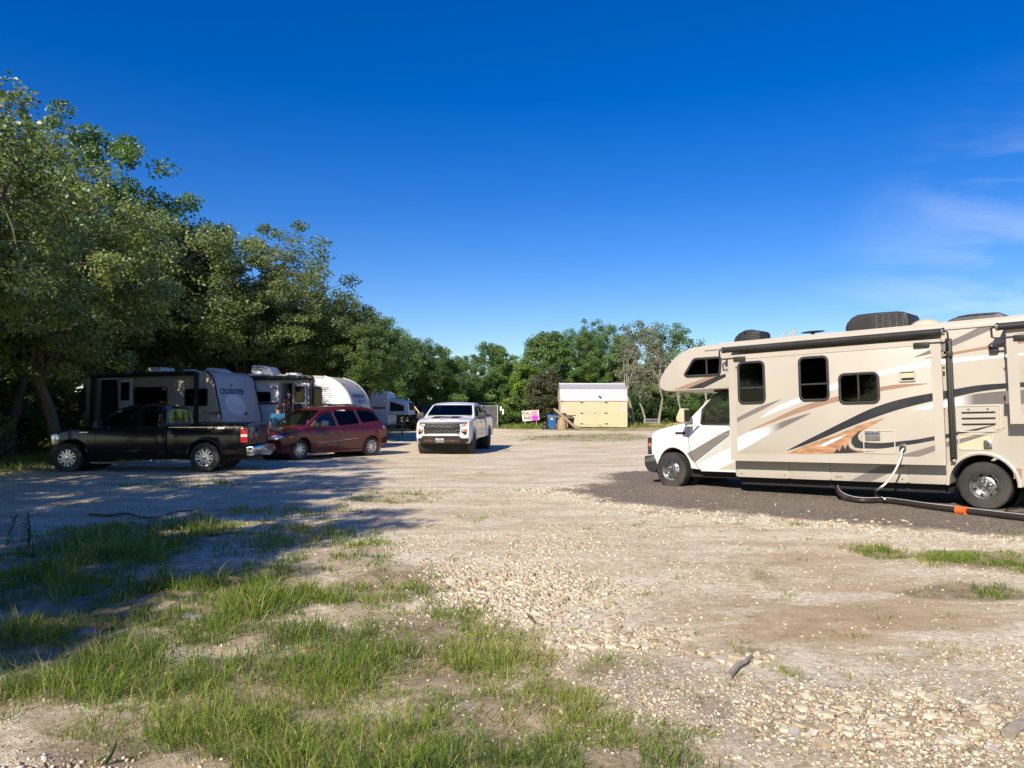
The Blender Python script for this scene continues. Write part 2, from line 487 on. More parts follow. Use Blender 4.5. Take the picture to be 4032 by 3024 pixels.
M['ink_red'] = mat('ink_red', (0.42, 0.03, 0.02), 0.7, var=0.3, scale=30)
M['ink_dark'] = mat('ink_dark', (0.06, 0.02, 0.02), 0.7, var=0.3, scale=30)
M['pink'] = mat('pink_card', (0.85, 0.06, 0.62), 0.6, var=0.04)
M['purple_ink'] = mat('purple_ink', (0.16, 0.01, 0.18), 0.6, var=0.1)
M['sign_white'] = mat('sign_white', (0.74, 0.74, 0.70), 0.6, var=0.05, dust=0.15)
M['yellow'] = mat('yellow_guard', (0.75, 0.55, 0.05), 0.5, var=0.1)

# ------------------------------------------------------------------ the ground
PAD = [(0.8,16.0),(1.6,15.0),(2.3,13.0),(3.0,12.45),(4.4,11.25),(5.4,10.2),(6.45,9.6),(9,7.6),(15,11.5),(10,18),(5.5,21),(2.4,20.0),(2.1,18.2),(2.3,17.4)]
def poly_sd(x, y, poly):
    """signed distance, positive inside"""
    d = np.full(x.shape, 1e9); ins = np.zeros(x.shape, bool); n = len(poly)
    for i in range(n):
        (x0, y0), (x1, y1) = poly[i], poly[(i + 1) % n]
        ex, ey = x1 - x0, y1 - y0
        t = np.clip(((x - x0) * ex + (y - y0) * ey) / (ex * ex + ey * ey), 0, 1)
        d = np.minimum(d, np.hypot(x - x0 - t * ex, y - y0 - t * ey))
        c = (y0 > y) != (y1 > y)
        with np.errstate(divide='ignore', invalid='ignore'):
            ins ^= c & (x < ex * (y - y0) / (ey if ey else 1e-9) + x0)
    return np.where(ins, d, -d)

def blob_world(b):
    cx, cy, rx, ry, s = b
    x0, y0 = ground_at(cx, cy); yn = ground_at(cx, cy + ry)[1]; yf = ground_at(cx, max(cy - ry, 1645))[1]
    return (x0, (yn + yf) / 2, rx * y0 / FPX, max(0.12, (yf - yn) / 2), s)

GRASS = [blob_world(b) for b in [
    (1640,2550,500,200,1.0),(1500,2300,260,100,1.0),(1020,2735,450,140,1.0),(1370,2920,600,150,1.15),(1900,2850,520,200,1.15),
    (2350,2980,480,80,1.0),(700,2970,450,90,0.8),(1650,2990,700,80,1.1),(560,2830,300,90,0.8),(800,2620,520,90,0.95),(350,2780,350,90,0.75),(1000,2480,350,70,0.85),(1750,2420,260,60,0.7),(1250,2640,300,80,0.9),(2120,2560,120,60,0.7),(2500,2910,320,110,0.85),(150,2680,320,120,1.0),(450,2900,380,100,1.0),(950,2870,400,110,1.0),(60,2480,200,100,1.0),(2180,2760,220,110,0.95),(365,2150,430,120,1.1),(640,2370,620,150,1.1),(270,2560,360,150,0.9),(60,2300,300,200,1.1),(1170,2115,360,60,0.55),
    (1090,2010,330,45,0.4),(1550,1950,200,22,0.6),(1330,2180,220,60,0.75),(3470,2172,105,26,1.3),(3880,2215,230,52,1.6),(3800,2335,280,40,1.4),
    (2970,2535,95,22,0.85),(3115,2610,70,22,0.8),(2805,2735,95,42,0.9),(2370,2590,110,40,0.8),(2480,2830,160,60,0.65),(3300,2940,300,50,0.3),
    (2180,2660,140,50,0.8),(3010,2265,60,28,0.8),(2870,2240,45,16,0.6),(2620,2420,40,16,0.5),(2330,2280,50,18,0.5),(2100,2250,40,14,0.5),(3120,2060,30,10,0.8),
    (250,1800,430,90,1.2),(2000,2390,120,30,0.4),(700,1900,240,18,0.4),(2440,1985,40,8,0.4),(1850,2030,60,12,0.6),(1750,1925,60,8,0.5),(3990,2110,80,16,0.9),
    (2200,1690,230,13,1.0),(2500,1700,320,9,0.9),(2330,1727,330,15,0.8),(1985,1670,90,10,1.0),(2100,1673,130,12,1.0),(1500,1700,130,25,0.9),(1430,1730,160,10,0.5)]]

def grass_d(x, y):
    v = np.zeros(np.shape(x))
    for cx, cy, rx, ry, s in GRASS:
        q = ((x - cx) / rx) ** 2 + ((y - cy) / ry) ** 2
        v = np.maximum(v, s * np.clip(1.35 - q, 0, 1))
    wood = sstep(-9.5, -12.5, x) * sstep(23, 27, y) + sstep(61, 66, y) + sstep(-13, -16, x) * sstep(30, 16, y) * sstep(5, 10, y)
    return np.maximum(v, np.clip(wood, 0, 1) * 0.9)

COARSE = [blob_world(b) for b in [(2100,2330,420,150,1.2),(1850,2260,250,60,1.0),(2400,2480,330,60,0.9),(3500,2820,700,180,0.8),(150,2985,220,60,1.1),(2150,2180,600,110,0.6),(1650,2420,200,50,0.6),(4000,2560,300,90,0.5)]]
BROWN = [blob_world(b) for b in [(3350,2460,820,190,1.0),(2850,2190,520,90,0.8),(3600,2080,400,45,0.6),(2140,2440,160,22,1.2),(2600,1900,300,25,0.3),(3000,2330,500,80,0.6),(1000,2250,130,50,1.0),(2050,1700,60,6,0.8),(2700,1712,300,6,1.0)]]
GREYM = [blob_world(b) for b in [(3300,2800,1000,160,1.0),(2500,2640,420,90,0.9),(2700,2760,500,120,0.7),(3800,2960,500,90,0.9)]]
def blobs(L, x, y):
    v = np.zeros(np.shape(x))
    for cx, cy, rx, ry, s in L:
        v = np.maximum(v, s * np.exp(-(((x - cx) / rx) ** 2 + ((y - cy) / ry) ** 2) * 1.1))
    return v

def pad_mask(x, y):
    sd = poly_sd(x, y, PAD) + (fbm(x, y, 1.3, 4, 5.0) - 0.5) * 1.3 + (fbm(x, y, 7.0, 3, 2.0) - 0.5) * 0.5
    return sstep(-0.34, 0.34, sd + (fbm(x, y, 16.0, 2, 7.0) - 0.5) * 0.5), sd

def relief(x, y):
    near = sstep(30, 12, y)
    g = np.clip(grass_d(x, y), 0, 1)
    z = gz_base(x, y)
    z = z + (fbm(x, y, 0.45, 3, 1.0) - 0.5) * 0.05 * sstep(40, 10, y)
    z = z + (fbm(x, y, 2.2, 4, 3.0) - 0.5) * (0.016 + 0.10 * g) * near
    z = z + (fbm(x, y, 7.3, 3, 8.0) - 0.5) * (0.006 + 0.02 * g) * sstep(18, 6, y)
    return z

def rz_(x, y): return float(relief(np.array([x]), np.array([y]))[0])

def axis(segs):
    out = [segs[0][0]]
    for a, b, st in segs:
        n = max(1, int(round((b - a) / st))); out += list(np.linspace(a, b, n + 1)[1:])
    return np.array(out)
gx = axis([(-600,-120,60),(-120,-40,8),(-40,-14,0.9),(-14,-5,0.14),(-5,6,0.055),(6,12,0.13),(12,40,0.9),(40,120,8),(120,600,60)])
gy = axis([(-120,-20,10),(-20,2,1.4),(2,9,0.055),(9,16,0.085),(16,30,0.2),(30,72,0.7),(72,140,6),(140,900,60)])
GX, GY = np.meshgrid(gx, gy)
X1, Y1 = GX.ravel(), GY.ravel()
Z1 = relief(X1, Y1)
pm, psd = pad_mask(X1, Y1)
gd = np.clip(grass_d(X1, Y1), 0, 1)
mask = np.stack([pm, gd, np.clip(blobs(BROWN, X1, Y1), 0, 1), np.clip(np.maximum(blobs(COARSE, X1, Y1), np.exp(-((psd + 0.45) / 0.4) ** 2)), 0, 1)], 1)
grey = np.clip(blobs(GREYM, X1, Y1), 0, 1)
nx, ny = len(gx), len(gy)
ii = (np.arange(ny - 1)[:, None] * nx + np.arange(nx - 1)[None, :]).ravel()
GF = np.stack([ii, ii + 1, ii + nx + 1, ii + nx], 1)
gme = np_mesh('ground', np.stack([X1, Y1, Z1], 1), GF, {'mask': ('FLOAT_COLOR', mask), 'greym': ('FLOAT', grey)}, sm=True)

def ground_material():
    m = bpy.data.materials.new('gravel_ground'); m.use_nodes = True
    N, L = m.node_tree.nodes, m.node_tree.links
    b = N['Principled BSDF']; b.inputs['Roughness'].default_value = 0.95; b.inputs['Specular IOR Level'].default_value = 0.15
    at = N.new('ShaderNodeAttribute'); at.attribute_name = 'mask'
    ag = N.new('ShaderNodeAttribute'); ag.attribute_name = 'greym'
    sp = N.new('ShaderNodeSeparateColor'); L.new(at.outputs['Color'], sp.inputs[0])
    tc = N.new('ShaderNodeTexCoord')
    def noise(sc, det=5, ro=0.6):
        n = N.new('ShaderNodeTexNoise'); n.inputs['Scale'].default_value = sc; n.inputs['Detail'].default_value = det; n.inputs['Roughness'].default_value = ro
        L.new(tc.outputs['Object'], n.inputs['Vector']); return n.outputs['Fac']
    def ramp(src, stops):
        r = N.new('ShaderNodeValToRGB'); e = r.color_ramp.elements
        while len(e) < len(stops): e.new(0.5)
        for i, (p, c) in enumerate(stops): e[i].position = p; e[i].color = (*c, 1)
        L.new(src, r.inputs[0]); return r.outputs[0]
    def vor(sc, feat='F1'):
        v = N.new('ShaderNodeTexVoronoi'); v.inputs['Scale'].default_value = sc; v.feature = feat
        L.new(tc.outputs['Object'], v.inputs['Vector']); return v
    def mix(f, a, c, blend='MIX'):
        x = N.new('ShaderNodeMixRGB'); x.blend_type = blend
        if isinstance(f, float): x.inputs[0].default_value = f
        else: L.new(f, x.inputs[0])
        for k, s in ((1, a), (2, c)):
            if isinstance(s, tuple): x.inputs[k].default_value = (*s, 1)
            else: L.new(s, x.inputs[k])
        return x.outputs[0]
    def math_(op, a, c=0.5, clamp=False):
        x = N.new('ShaderNodeMath'); x.operation = op; x.use_clamp = clamp
        for k, s in ((0, a), (1, c)):
            if isinstance(s, (int, float)): x.inputs[k].default_value = s
            else: L.new(s, x.inputs[k])
        return x.outputs[0]
    v1, v2 = vor(26), vor(60)
    rnd1 = N.new('ShaderNodeSeparateColor'); L.new(v1.outputs['Color'], rnd1.inputs[0])
    rnd2 = N.new('ShaderNodeSeparateColor'); L.new(v2.outputs['Color'], rnd2.inputs[0])
    stone = ramp(rnd1.outputs[0], [(0, (0.29, 0.21, 0.135)), (0.25, (0.56, 0.46, 0.33)), (0.6, (0.74, 0.66, 0.52)), (1, (0.90, 0.85, 0.73))])
    fines = ramp(rnd2.outputs[0], [(0, (0.34, 0.25, 0.16)), (0.5, (0.58, 0.475, 0.34)), (1, (0.80, 0.71, 0.55))])
    big = noise(0.35, 6); mid = noise(2.5, 6)
    col = mix(math_('MULTIPLY', mid, 0.9), fines, stone)
    col = mix(math_('MULTIPLY', math_('MULTIPLY', sp.outputs[2], 1.5), math_('ADD', noise(1.3, 6, 0.65), 0.1), True), col, ramp(noise(5, 7, 0.7), [(0.3, (0.29, 0.195, 0.11)), (0.5, (0.44, 0.315, 0.195)), (0.75, (0.58, 0.46, 0.315))]))
    broadf = ramp(big, [(0.42, (0, 0, 0)), (0.62, (0.55, 0.55, 0.55))])
    col = mix(broadf, col, (0.55, 0.425, 0.285))
    ms = N.new('ShaderNodeMapping'); ms.inputs['Scale'].default_value = (0.55, 1.5, 1); ms.inputs['Rotation'].default_value = (0, 0, R(12)); L.new(tc.outputs['Object'], ms.inputs[0])
    ns = N.new('ShaderNodeTexNoise'); ns.inputs['Scale'].default_value = 0.9; ns.inputs['Detail'].default_value = 10; ns.inputs['Roughness'].default_value = 0.72; L.new(ms.outputs[0], ns.inputs['Vector'])
    chalk = ramp(ns.outputs['Fac'], [(0.47, (0, 0, 0)), (0.60, (0.75, 0.75, 0.75))])
    col = mix(chalk, col, mix(0.5, stone, (0.88, 0.83, 0.72)))
    rut = ramp(ns.outputs['Fac'], [(0.34, (0.6, 0.6, 0.6)), (0.45, (0, 0, 0))])
    col = mix(rut, col, (0.42, 0.32, 0.215))
    coarse = math_('MULTIPLY', at.outputs['Alpha'], 0.85, True)
    col = mix(coarse, col, mix(0.25, stone, (0.80, 0.74, 0.62)))
    col = mix(math_('MULTIPLY', ag.outputs['Fac'], math_('ADD', noise(3.5, 6, 0.7), 0.2), True), col,
              ramp(rnd2.outputs[1], [(0, (0.11, 0.09, 0.08)), (0.5, (0.30, 0.25, 0.21)), (0.8, (0.46, 0.39, 0.31)), (1, (0.80, 0.74, 0.62))]))
    soil = ramp(noise(6, 7, 0.7), [(0.3, (0.15, 0.11, 0.065)), (0.5, (0.30, 0.235, 0.155)), (0.7, (0.50, 0.41, 0.29))])
    gf = ramp(math_('MULTIPLY', sp.outputs[1], math_('ADD', noise(2.6, 7, 0.7), 0.35)), [(0.34, (0, 0, 0)), (0.85, (0.9, 0.9, 0.9))])
    col = mix(gf, col, soil)
    padc = ramp(rnd2.outputs[2], [(0, (0.09, 0.076, 0.064)), (0.5, (0.175, 0.148, 0.124)), (0.88, (0.26, 0.225, 0.19)), (1, (0.60, 0.54, 0.45))])
    padc = mix(ramp(noise(1.1, 5), [(0.4, (0, 0, 0)), (0.7, (0.5, 0.5, 0.5))]), padc, (0.25, 0.205, 0.165))
    col = mix(sp.outputs[0], col, padc)
    col = mix(1.0, col, (1.06, 1.04, 0.985), 'MULTIPLY')
    L.new(col, b.inputs['Base Color'])
    h = math_('ADD', math_('MULTIPLY', rnd1.outputs[1], 0.22), math_('MULTIPLY', rnd2.outputs[0], 0.22))
    h = math_('ADD', h, math_('ADD', math_('MULTIPLY', noise(95, 4, 0.7), 0.8), math_('MULTIPLY', noise(28, 4, 0.65), 0.9)))
    bu = N.new('ShaderNodeBump'); bu.inputs['Strength'].default_value = 0.85; bu.inputs['Distance'].default_value = 0.022
    L.new(h, bu.inputs['Height']); L.new(bu.outputs[0], b.inputs['Normal'])
    return m
ground = link('ground', gme, ground_material())
tag(ground, kind='structure')

# loose gravel: thousands of pebbles nobody could count
def pebbles():
    n = 230000
    y = 3.2 * (16.5 / 3.2) ** RNG.random(n); x = (RNG.random(n) * 1.5 - 0.75) * y
    dens = np.clip(0.24 + blobs(COARSE, x, y) + 0.3 * blobs(GREYM, x, y), 0, 1)
    pmk, sd = pad_mask(x, y)
    dens = np.maximum(dens, np.exp(-((sd + 0.35) / 0.35) ** 2))
    dens *= (0.25 + 1.5 * np.clip(fbm(x, y, 1.1, 3, 4.0) - 0.25, 0, 1)) * (1 - 0.92 * pmk) * (1 - 0.75 * np.clip(grass_d(x, y), 0, 1)) * (1 - 0.85 * np.clip(blobs(BROWN, x, y), 0, 1))
    k = RNG.random(n) < dens * 1.15
    x, y = x[k], y[k]; n = len(x)
    s = (0.0045 + 0.019 * RNG.random(n) ** 4) * (0.75 + 0.06 * y) * (0.6 + 0.55 * np.clip(blobs(COARSE, x, y) + np.exp(-((pad_mask(x, y)[1] + 0.35) / 0.35) ** 2), 0, 1))
    cube = np.array([(-1,-1,-1),(1,-1,-1),(1,1,-1),(-1,1,-1),(-1,-1,1),(1,-1,1),(1,1,1),(-1,1,1)], float) * 0.62
    V = cube[None] + (RNG.random((n, 8, 3)) - 0.5) * 0.75
    V[:, 4:, :2] *= 0.75
    V *= (s[:, None] * np.stack([1 + 0.5 * RNG.random(n), 1 - 0.3 * RNG.random(n), 0.55 + 0.35 * RNG.random(n)], 1))[:, None, :]
    a = RNG.random(n) * 6.283; ca, sa = np.cos(a)[:, None], np.sin(a)[:, None]
    vx, vy = V[:, :, 0] * ca - V[:, :, 1] * sa, V[:, :, 0] * sa + V[:, :, 1] * ca
    V[:, :, 0], V[:, :, 1] = vx + x[:, None], vy + y[:, None]
    V[:, :, 2] += (relief(x, y) + s * 0.22)[:, None]
    fc = np.array([(3,2,1,0),(4,5,6,7),(0,1,5,4),(1,2,6,5),(2,3,7,6),(3,0,4,7)])
    F = (np.arange(n)[:, None, None] * 8 + fc[None]).reshape(-1, 4)
    rnd = np.repeat(RNG.random(n), 8)
    return np_mesh('gravel', V.reshape(-1, 3), F, {'rnd': ('FLOAT', rnd)})

def stone_mat(name, stops):
    m = mat(name, (0.5, 0.45, 0.37), 0.9, var=0.2, scale=30, bump=0.4, bscale=60)
    N, L = m.node_tree.nodes, m.node_tree.links
    a = N.new('ShaderNodeAttribute'); a.attribute_name = 'rnd'
    oi = N.new('ShaderNodeObjectInfo'); ad = N.new('ShaderNodeMath'); ad.operation = 'ADD'
    L.new(a.outputs['Fac'], ad.inputs[0]); L.new(oi.outputs['Random'], ad.inputs[1])
    fr = N.new('ShaderNodeMath'); fr.operation = 'FRACT'; L.new(ad.outputs[0], fr.inputs[0])
    r = N.new('ShaderNodeValToRGB'); e = r.color_ramp.elements
    while len(e) < len(stops): e.new(0.5)
    for i, (p, c) in enumerate(stops): e[i].position = p; e[i].color = (*c, 1)
    L.new(fr.outputs[0], r.inputs[0])
    mu = next(n for n in N if n.type == 'VECT_MATH'); L.new(r.outputs[0], mu.inputs[0])
    return m
M['pebble'] = stone_mat('limestone_pebble', [(0, (0.30, 0.225, 0.145)), (0.35, (0.49, 0.395, 0.27)), (0.7, (0.59, 0.50, 0.36)), (0.92, (0.70, 0.63, 0.50)), (1, (0.42, 0.40, 0.37))])
tag(link('gravel', pebbles(), M['pebble']), 'pale limestone gravel scattered loosely over the lot', 'gravel', kind='stuff')

def stone_mesh(seed):
    bm = bmesh.new(); bmesh.ops.create_cube(bm, size=1.2)
    bmesh.ops.subdivide_edges(bm, edges=bm.edges, cuts=1, use_grid_fill=True)
    r = random.Random(seed)
    for v in bm.verts:
        n = v.co.normalized(); v.co = v.co.lerp(n * 0.8, 0.6) * r.uniform(0.72, 1.22); v.co.z *= 0.62
    me = bpy.data.meshes.new('stone'); bm.to_mesh(me); bm.free(); smooth(me, 28)
    me.materials.append(M['pebble']); return me
STONES = [stone_mesh(i) for i in range(7)]
def add_stone(x, y, s, parent=ground, name='stone'):
    o = link(name, random.choice(STONES), None, parent, (x, y, rz_(x, y) + s * 0.16), (random.uniform(-.2,.2), random.uniform(-.2,.2), random.uniform(0, 6.28)))
    o.scale = (s * random.uniform(.85, 1.25), s * random.uniform(.75, 1.0), s * random.uniform(.6, .95)); return o
for cx, cy, rx, ry, n, s0, s1 in [(2420,2480,330,42,66,.028,.055),(2880,2560,220,40,26,.025,.055),(3480,2800,480,110,95,.025,.055),(3900,2860,140,90,24,.025,.045),(2150,2360,320,100,50,.03,.05),
                                  (2600,2760,500,120,10,.03,.05),(1900,2280,160,30,18,.04,.07),(3300,2060,500,12,22,.03,.055)]:
    for i in range(n):
        a, q = random.uniform(0, 6.28), math.sqrt(random.random())
        px_, py_ = cx + rx * q * math.cos(a), cy + ry * q * math.sin(a)
        if px_ > 4150: continue
        x, y = ground_at(px_, py_); add_stone(x, y, random.uniform(s0, s1))

# grass
def grass_mesh():
    TX, TY, TH, TN, TW, TD = [], [], [], [], [], []
    for cx, cy, rx, ry, s in GRASS:
        area = 4 * rx * ry * 1.35
        D = max(3.4, cy); dn = 180 * min(1.0, (6.0 / D) ** 1.45)
        n = int(min(area * dn * (0.6 + s), 12000))
        x = cx + (RNG.random(n) * 2 - 1) * rx * 1.16; y = cy + (RNG.random(n) * 2 - 1) * ry * 1.16
        q = ((x - cx) / rx) ** 2 + ((y - cy) / ry) ** 2
        d = s * np.clip(1.35 - q, 0, 1) * (0.06 + 3.2 * np.clip(fbm(x, y, 1.9, 4, 6.0) - 0.345, 0, 1))
        k = (RNG.random(n) < d) & (y > 2.6)
        x, y = x[k], y[k]; n = len(x)
        TX.append(x); TY.append(y); TH.append((0.028 + 0.095 * RNG.random(n) ** 1.7 * (0.5 + d[k].clip(0, 1))) * (0.75 if cx > 1.2 else 1.6 if cx < -1.6 else 1.15 if s > 0.9 else 0.8))
        TD.append(np.full(n, 0.0)); 
    # woodland floor and verge
    n = 9000
    x = -9 - RNG.random(n) ** 1.5 * 22; y = 16 + RNG.random(n) * 34
    k = RNG.random(n) < grass_d(x, y) * (0.3 + fbm(x, y, 0.6, 3, 2.0)); x, y = x[k], y[k]
    TX.append(x); TY.append(y); TH.append(0.10 + 0.2 * RNG.random(len(x))); TD.append(np.zeros(len(x)))
    n = 7000
    x = -12 + RNG.random(n) * 36; y = 57 + RNG.random(n) * 12
    k = RNG.random(n) < np.clip(grass_d(x, y), 0, 1); x, y = x[k], y[k]
    TX.append(x); TY.append(y); TH.append(0.15 + 0.3 * RNG.random(len(x))); TD.append(np.zeros(len(x)))
    # stray weeds over the lot
    n = 900
    y = 3.4 * (20 / 3.4) ** RNG.random(n); x = (RNG.random(n) * 1.4 - 0.7) * y
    k = (poly_sd(x, y, PAD) < -0.1) & (RNG.random(n) < 0.6); x, y = x[k], y[k]
    TX.append(x); TY.append(y); TH.append(0.02 + 0.05 * RNG.random(len(x))); TD.append(np.zeros(len(x)))
    tx, ty, th = np.concatenate(TX), np.concatenate(TY), np.concatenate(TH)
    nb = np.clip(RNG.poisson(np.where(ty < 9, 20, 13)), 4, 40)
    bx = np.repeat(tx, nb); by = np.repeat(ty, nb); bh = np.repeat(th, nb); n = len(bx)
    hue = np.repeat(np.clip(fbm(tx, ty, 0.9, 3, 1.0) * 1.1 - 0.1 + (RNG.random(len(tx)) - .5) * .3, 0, 1), nb)
    rr = 0.075 * RNG.random(n) ** 0.6 * (1 + 0.03 * by); an = RNG.random(n) * 6.283
    bx = bx + rr * np.cos(an); by = by + rr * np.sin(an)
    ln = bh * (0.35 + 1.0 * RNG.random(n) ** 1.3); lean = an + (RNG.random(n) - 0.5) * 2.0
    bend = (0.15 + 1.05 * RNG.random(n) ** 1.3) * ln
    wd = (0.0013 + 0.0016 * RNG.random(n)) * np.clip(by / 4.5, 1, 6.0)
    fa = RNG.random(n) * 6.283; wx, wy = np.cos(fa) * wd, np.sin(fa) * wd
    bz = relief(bx, by) - 0.008
    V = np.zeros((n, 5, 3)); dx, dy = np.cos(lean), np.sin(lean)
    for i, (t, ws) in enumerate(((0.0, 1.0), (0.55, 0.8))):
        for sgn, j in ((-1, 0), (1, 1)):
            V[:, 2 * i + j, 0] = bx + dx * bend * t * t + sgn * wx * ws
            V[:, 2 * i + j, 1] = by + dy * bend * t * t + sgn * wy * ws
            V[:, 2 * i + j, 2] = bz + ln * t * (1 - 0.12 * t)
    V[:, 4, 0] = bx + dx * bend; V[:, 4, 1] = by + dy * bend; V[:, 4, 2] = bz + ln * 0.9 - bend * 0.25
    f = np.array([(0, 1, 3), (0, 3, 2), (2, 3, 4)])
    F = (np.arange(n)[:, None, None] * 5 + f[None]).reshape(-1, 3)
    col = np.clip(hue * 0.75 + 0.3 * RNG.random(n), 0, 0.86); col = np.where(RNG.random(n) < 0.13, 1.0, col)
    return np_mesh('grass', V.reshape(-1, 3), F, {'rnd': ('FLOAT', np.repeat(col, 5))}), n
M['grass'] = leaf_mat('grass_blades', [(0.05, 0.095, 0.014), (0.10, 0.175, 0.022), (0.165, 0.25, 0.032), (0.25, 0.31, 0.05), (0.46, 0.38, 0.18)], 0.35)
gm_, nblades = grass_mesh()
tag(link('grass', gm_, M['grass']), 'patchy green grass growing through the gravel', 'grass', kind='stuff')
print('grass blades', nblades, 'ground verts', len(X1))

# ------------------------------------------------------------------ trees
def leaf_quads(P, Nrm, size, r):
    """diamond leaves with a fold: P centres, Nrm normals"""
    n = len(P)
    t = r.normal(size=(n, 3)); t -= (t * Nrm).sum(1)[:, None] * Nrm
    t /= np.linalg.norm(t, axis=1)[:, None] + 1e-9
    b = np.cross(Nrm, t)
    s = (size * (0.6 + 0.8 * r.random(n)))[:, None]
    V = np.empty((n, 4, 3))
    V[:, 0] = P - t * s * 0.5
    V[:, 1] = P + b * s * 0.34 + Nrm * s * 0.10 + t * s * 0.08
    V[:, 2] = P + t * s * 0.5 - Nrm * s * 0.06
    V[:, 3] = P - b * s * 0.34 + Nrm * s * 0.10 + t * s * 0.08
    i = np.arange(n)[:, None] * 4
    F = np.concatenate([i + np.array([[0, 1, 2]]), i + np.array([[0, 2, 3]])], 1).reshape(-1, 3)
    return V.reshape(-1, 3), F

def make_tree(seed, h=9.0, r=3.6, base=2.6, trunk=0.2, clumps=150, leaves=130, lsize=0.17, spread=0.62, gap=0.0, lean=0.3, stems=1, dead=0.0):
    g = np.random.default_rng(seed); rd = random.Random(seed)
    rz = (h - base) / 2; cz = base + rz
    # lobes make the crown outline uneven
    lob = g.normal(size=(9, 3)); lob /= np.linalg.norm(lob, axis=1)[:, None]
    amp = 0.55 * g.random(9) - 0.12
    d = g.normal(size=(clumps * 2, 3)); d /= np.linalg.norm(d, axis=1)[:, None]
    rad = (0.38 + 0.62 * g.random(len(d)) ** 0.55)
    k = 1 + sum(a * np.clip(d @ l, 0, 1) ** 4 for l, a in zip(lob, amp))
    C = d * (rad * k)[:, None] * np.array([r, r, rz]) * 0.86
    C[:, 2] += cz
    keep = (C[:, 2] > base * 0.75) & (g.random(len(d)) > gap * (fbm(C[:, 0], C[:, 2], 0.6, 2, seed) > 0.55))
    C = C[keep][:clumps]
    # wood
    mb = MB()
    ends = []
    for st in range(stems):
        a0 = rd.uniform(0, 6.28); off = 0.0 if stems == 1 else 0.35
        p = Vector((math.cos(a0) * off, math.sin(a0) * off, -0.25)); pts = [p.copy()]; fork = base * rd.uniform(0.75, 1.05)
        dx, dy = rd.uniform(-lean, lean), rd.uniform(-lean, lean)
        nseg = 5
        for i in range(1, nseg + 1):
            t = i / nseg
            pts.append(Vector((pts[0].x + dx * t * t * 2 + rd.uniform(-.06, .06), pts[0].y + dy * t * t * 2 + rd.uniform(-.06, .06), fork * t)))
        tr = trunk * (1.0 if stems == 1 else 0.72)
        mb.tube(pts, [tr * 1.45] + [tr * (1.05 - 0.3 * i / nseg) for i in range(1, nseg + 1)], 8)
        ends.append((pts[-1], tr * 0.75))
    nl = max(5, int(7 * r / 3.5)); limbs = []
    for i in range(nl):
        s0, r0 = ends[i % len(ends)]
        a = 6.28 * i / nl + rd.uniform(-.4, .4); el = rd.uniform(0.35, 1.25)
        tgt = Vector((math.cos(a) * math.cos(el) * r * 0.75, math.sin(a) * math.cos(el) * r * 0.75, cz + math.sin(el) * rz * 0.75 - rz * 0.25))
        pts = [s0.copy()]
        for q in range(1, 5):
            t = q / 4; pp = s0.lerp(tgt, t); pp.z += math.sin(t * math.pi) * 0.35
            pts.append(pp + Vector((rd.uniform(-.22, .22), rd.uniform(-.22, .22), rd.uniform(-.15, .15))))
        mb.tube(pts, [r0 * 0.62, r0 * 0.5, r0 * 0.4, r0 * 0.28, r0 * 0.13], 6)
        limbs += [(p, r0 * (0.42 - 0.09 * j)) for j, p in enumerate(pts[1:])]
    LP = np.array([p for p, _ in limbs])
    for c in C[:: 1 if clumps < 130 else 2]:
        j = int(np.argmin(((LP - c) ** 2).sum(1) + (LP[:, 2] > c[2] + 0.4) * 3)); p, r0 = limbs[j]
        c = Vector(c); m_ = p.lerp(c, 0.5) + Vector((rd.uniform(-.2, .2), rd.uniform(-.2, .2), rd.uniform(-.05, .25)))
        mb.tube([p, m_, c], [max(0.016, r0 * 0.38), 0.016, 0.008], 4, cap=False)
    for i in range(int(dead)):
        j = rd.randrange(len(limbs)); p, r0 = limbs[j]; a = rd.uniform(0, 6.28); q = p + Vector((math.cos(a) * rd.uniform(.8, 1.8), math.sin(a) * rd.uniform(.8, 1.8), rd.uniform(-.9, .5)))
        m_ = p.lerp(q, .5) + Vector((rd.uniform(-.3, .3), rd.uniform(-.3, .3), rd.uniform(-.2, .3)))
        mb.tube([p, m_, q], [0.03, 0.02, 0.008], 4, cap=False)
    wood = mb.mesh('trunk'); smooth(wood, 60)
    # leaves
    n = len(C)
    cr = spread * (0.7 + 0.6 * g.random(n))
    dd = g.normal(size=(n * leaves, 3)); dd /= np.linalg.norm(dd, axis=1)[:, None]
    dd *= (g.random(len(dd)) ** 0.45)[:, None] * (0.8 + 0.45 * vnoise(dd[:, 0] * 2.5 + 40, dd[:, 1] * 2.5 + dd[:, 2] * 3))[:, None]
    P = np.repeat(C, leaves, 0) + dd * np.repeat(cr, leaves)[:, None] * np.array([1.0, 1.0, 0.68])
    out = P - np.array([0, 0, cz]); out /= np.linalg.norm(out, axis=1)[:, None] + 1e-9
    N = out * 0.55 + np.array([0, 0, 0.55]) + g.normal(size=P.shape) * 0.62
    N /= np.linalg.norm(N, axis=1)[:, None] + 1e-9
    V, F = leaf_quads(P, N, np.full(len(P), lsize), g)
    tone = np.repeat(np.clip(0.5 + 0.24 * g.normal(size=n), 0, 1), leaves) * 0.6 + 0.4 * g.random(len(P))
    crown = np_mesh('crown', V, F, {'rnd': ('FLOAT', np.repeat(tone, 4))})
    return wood, crown

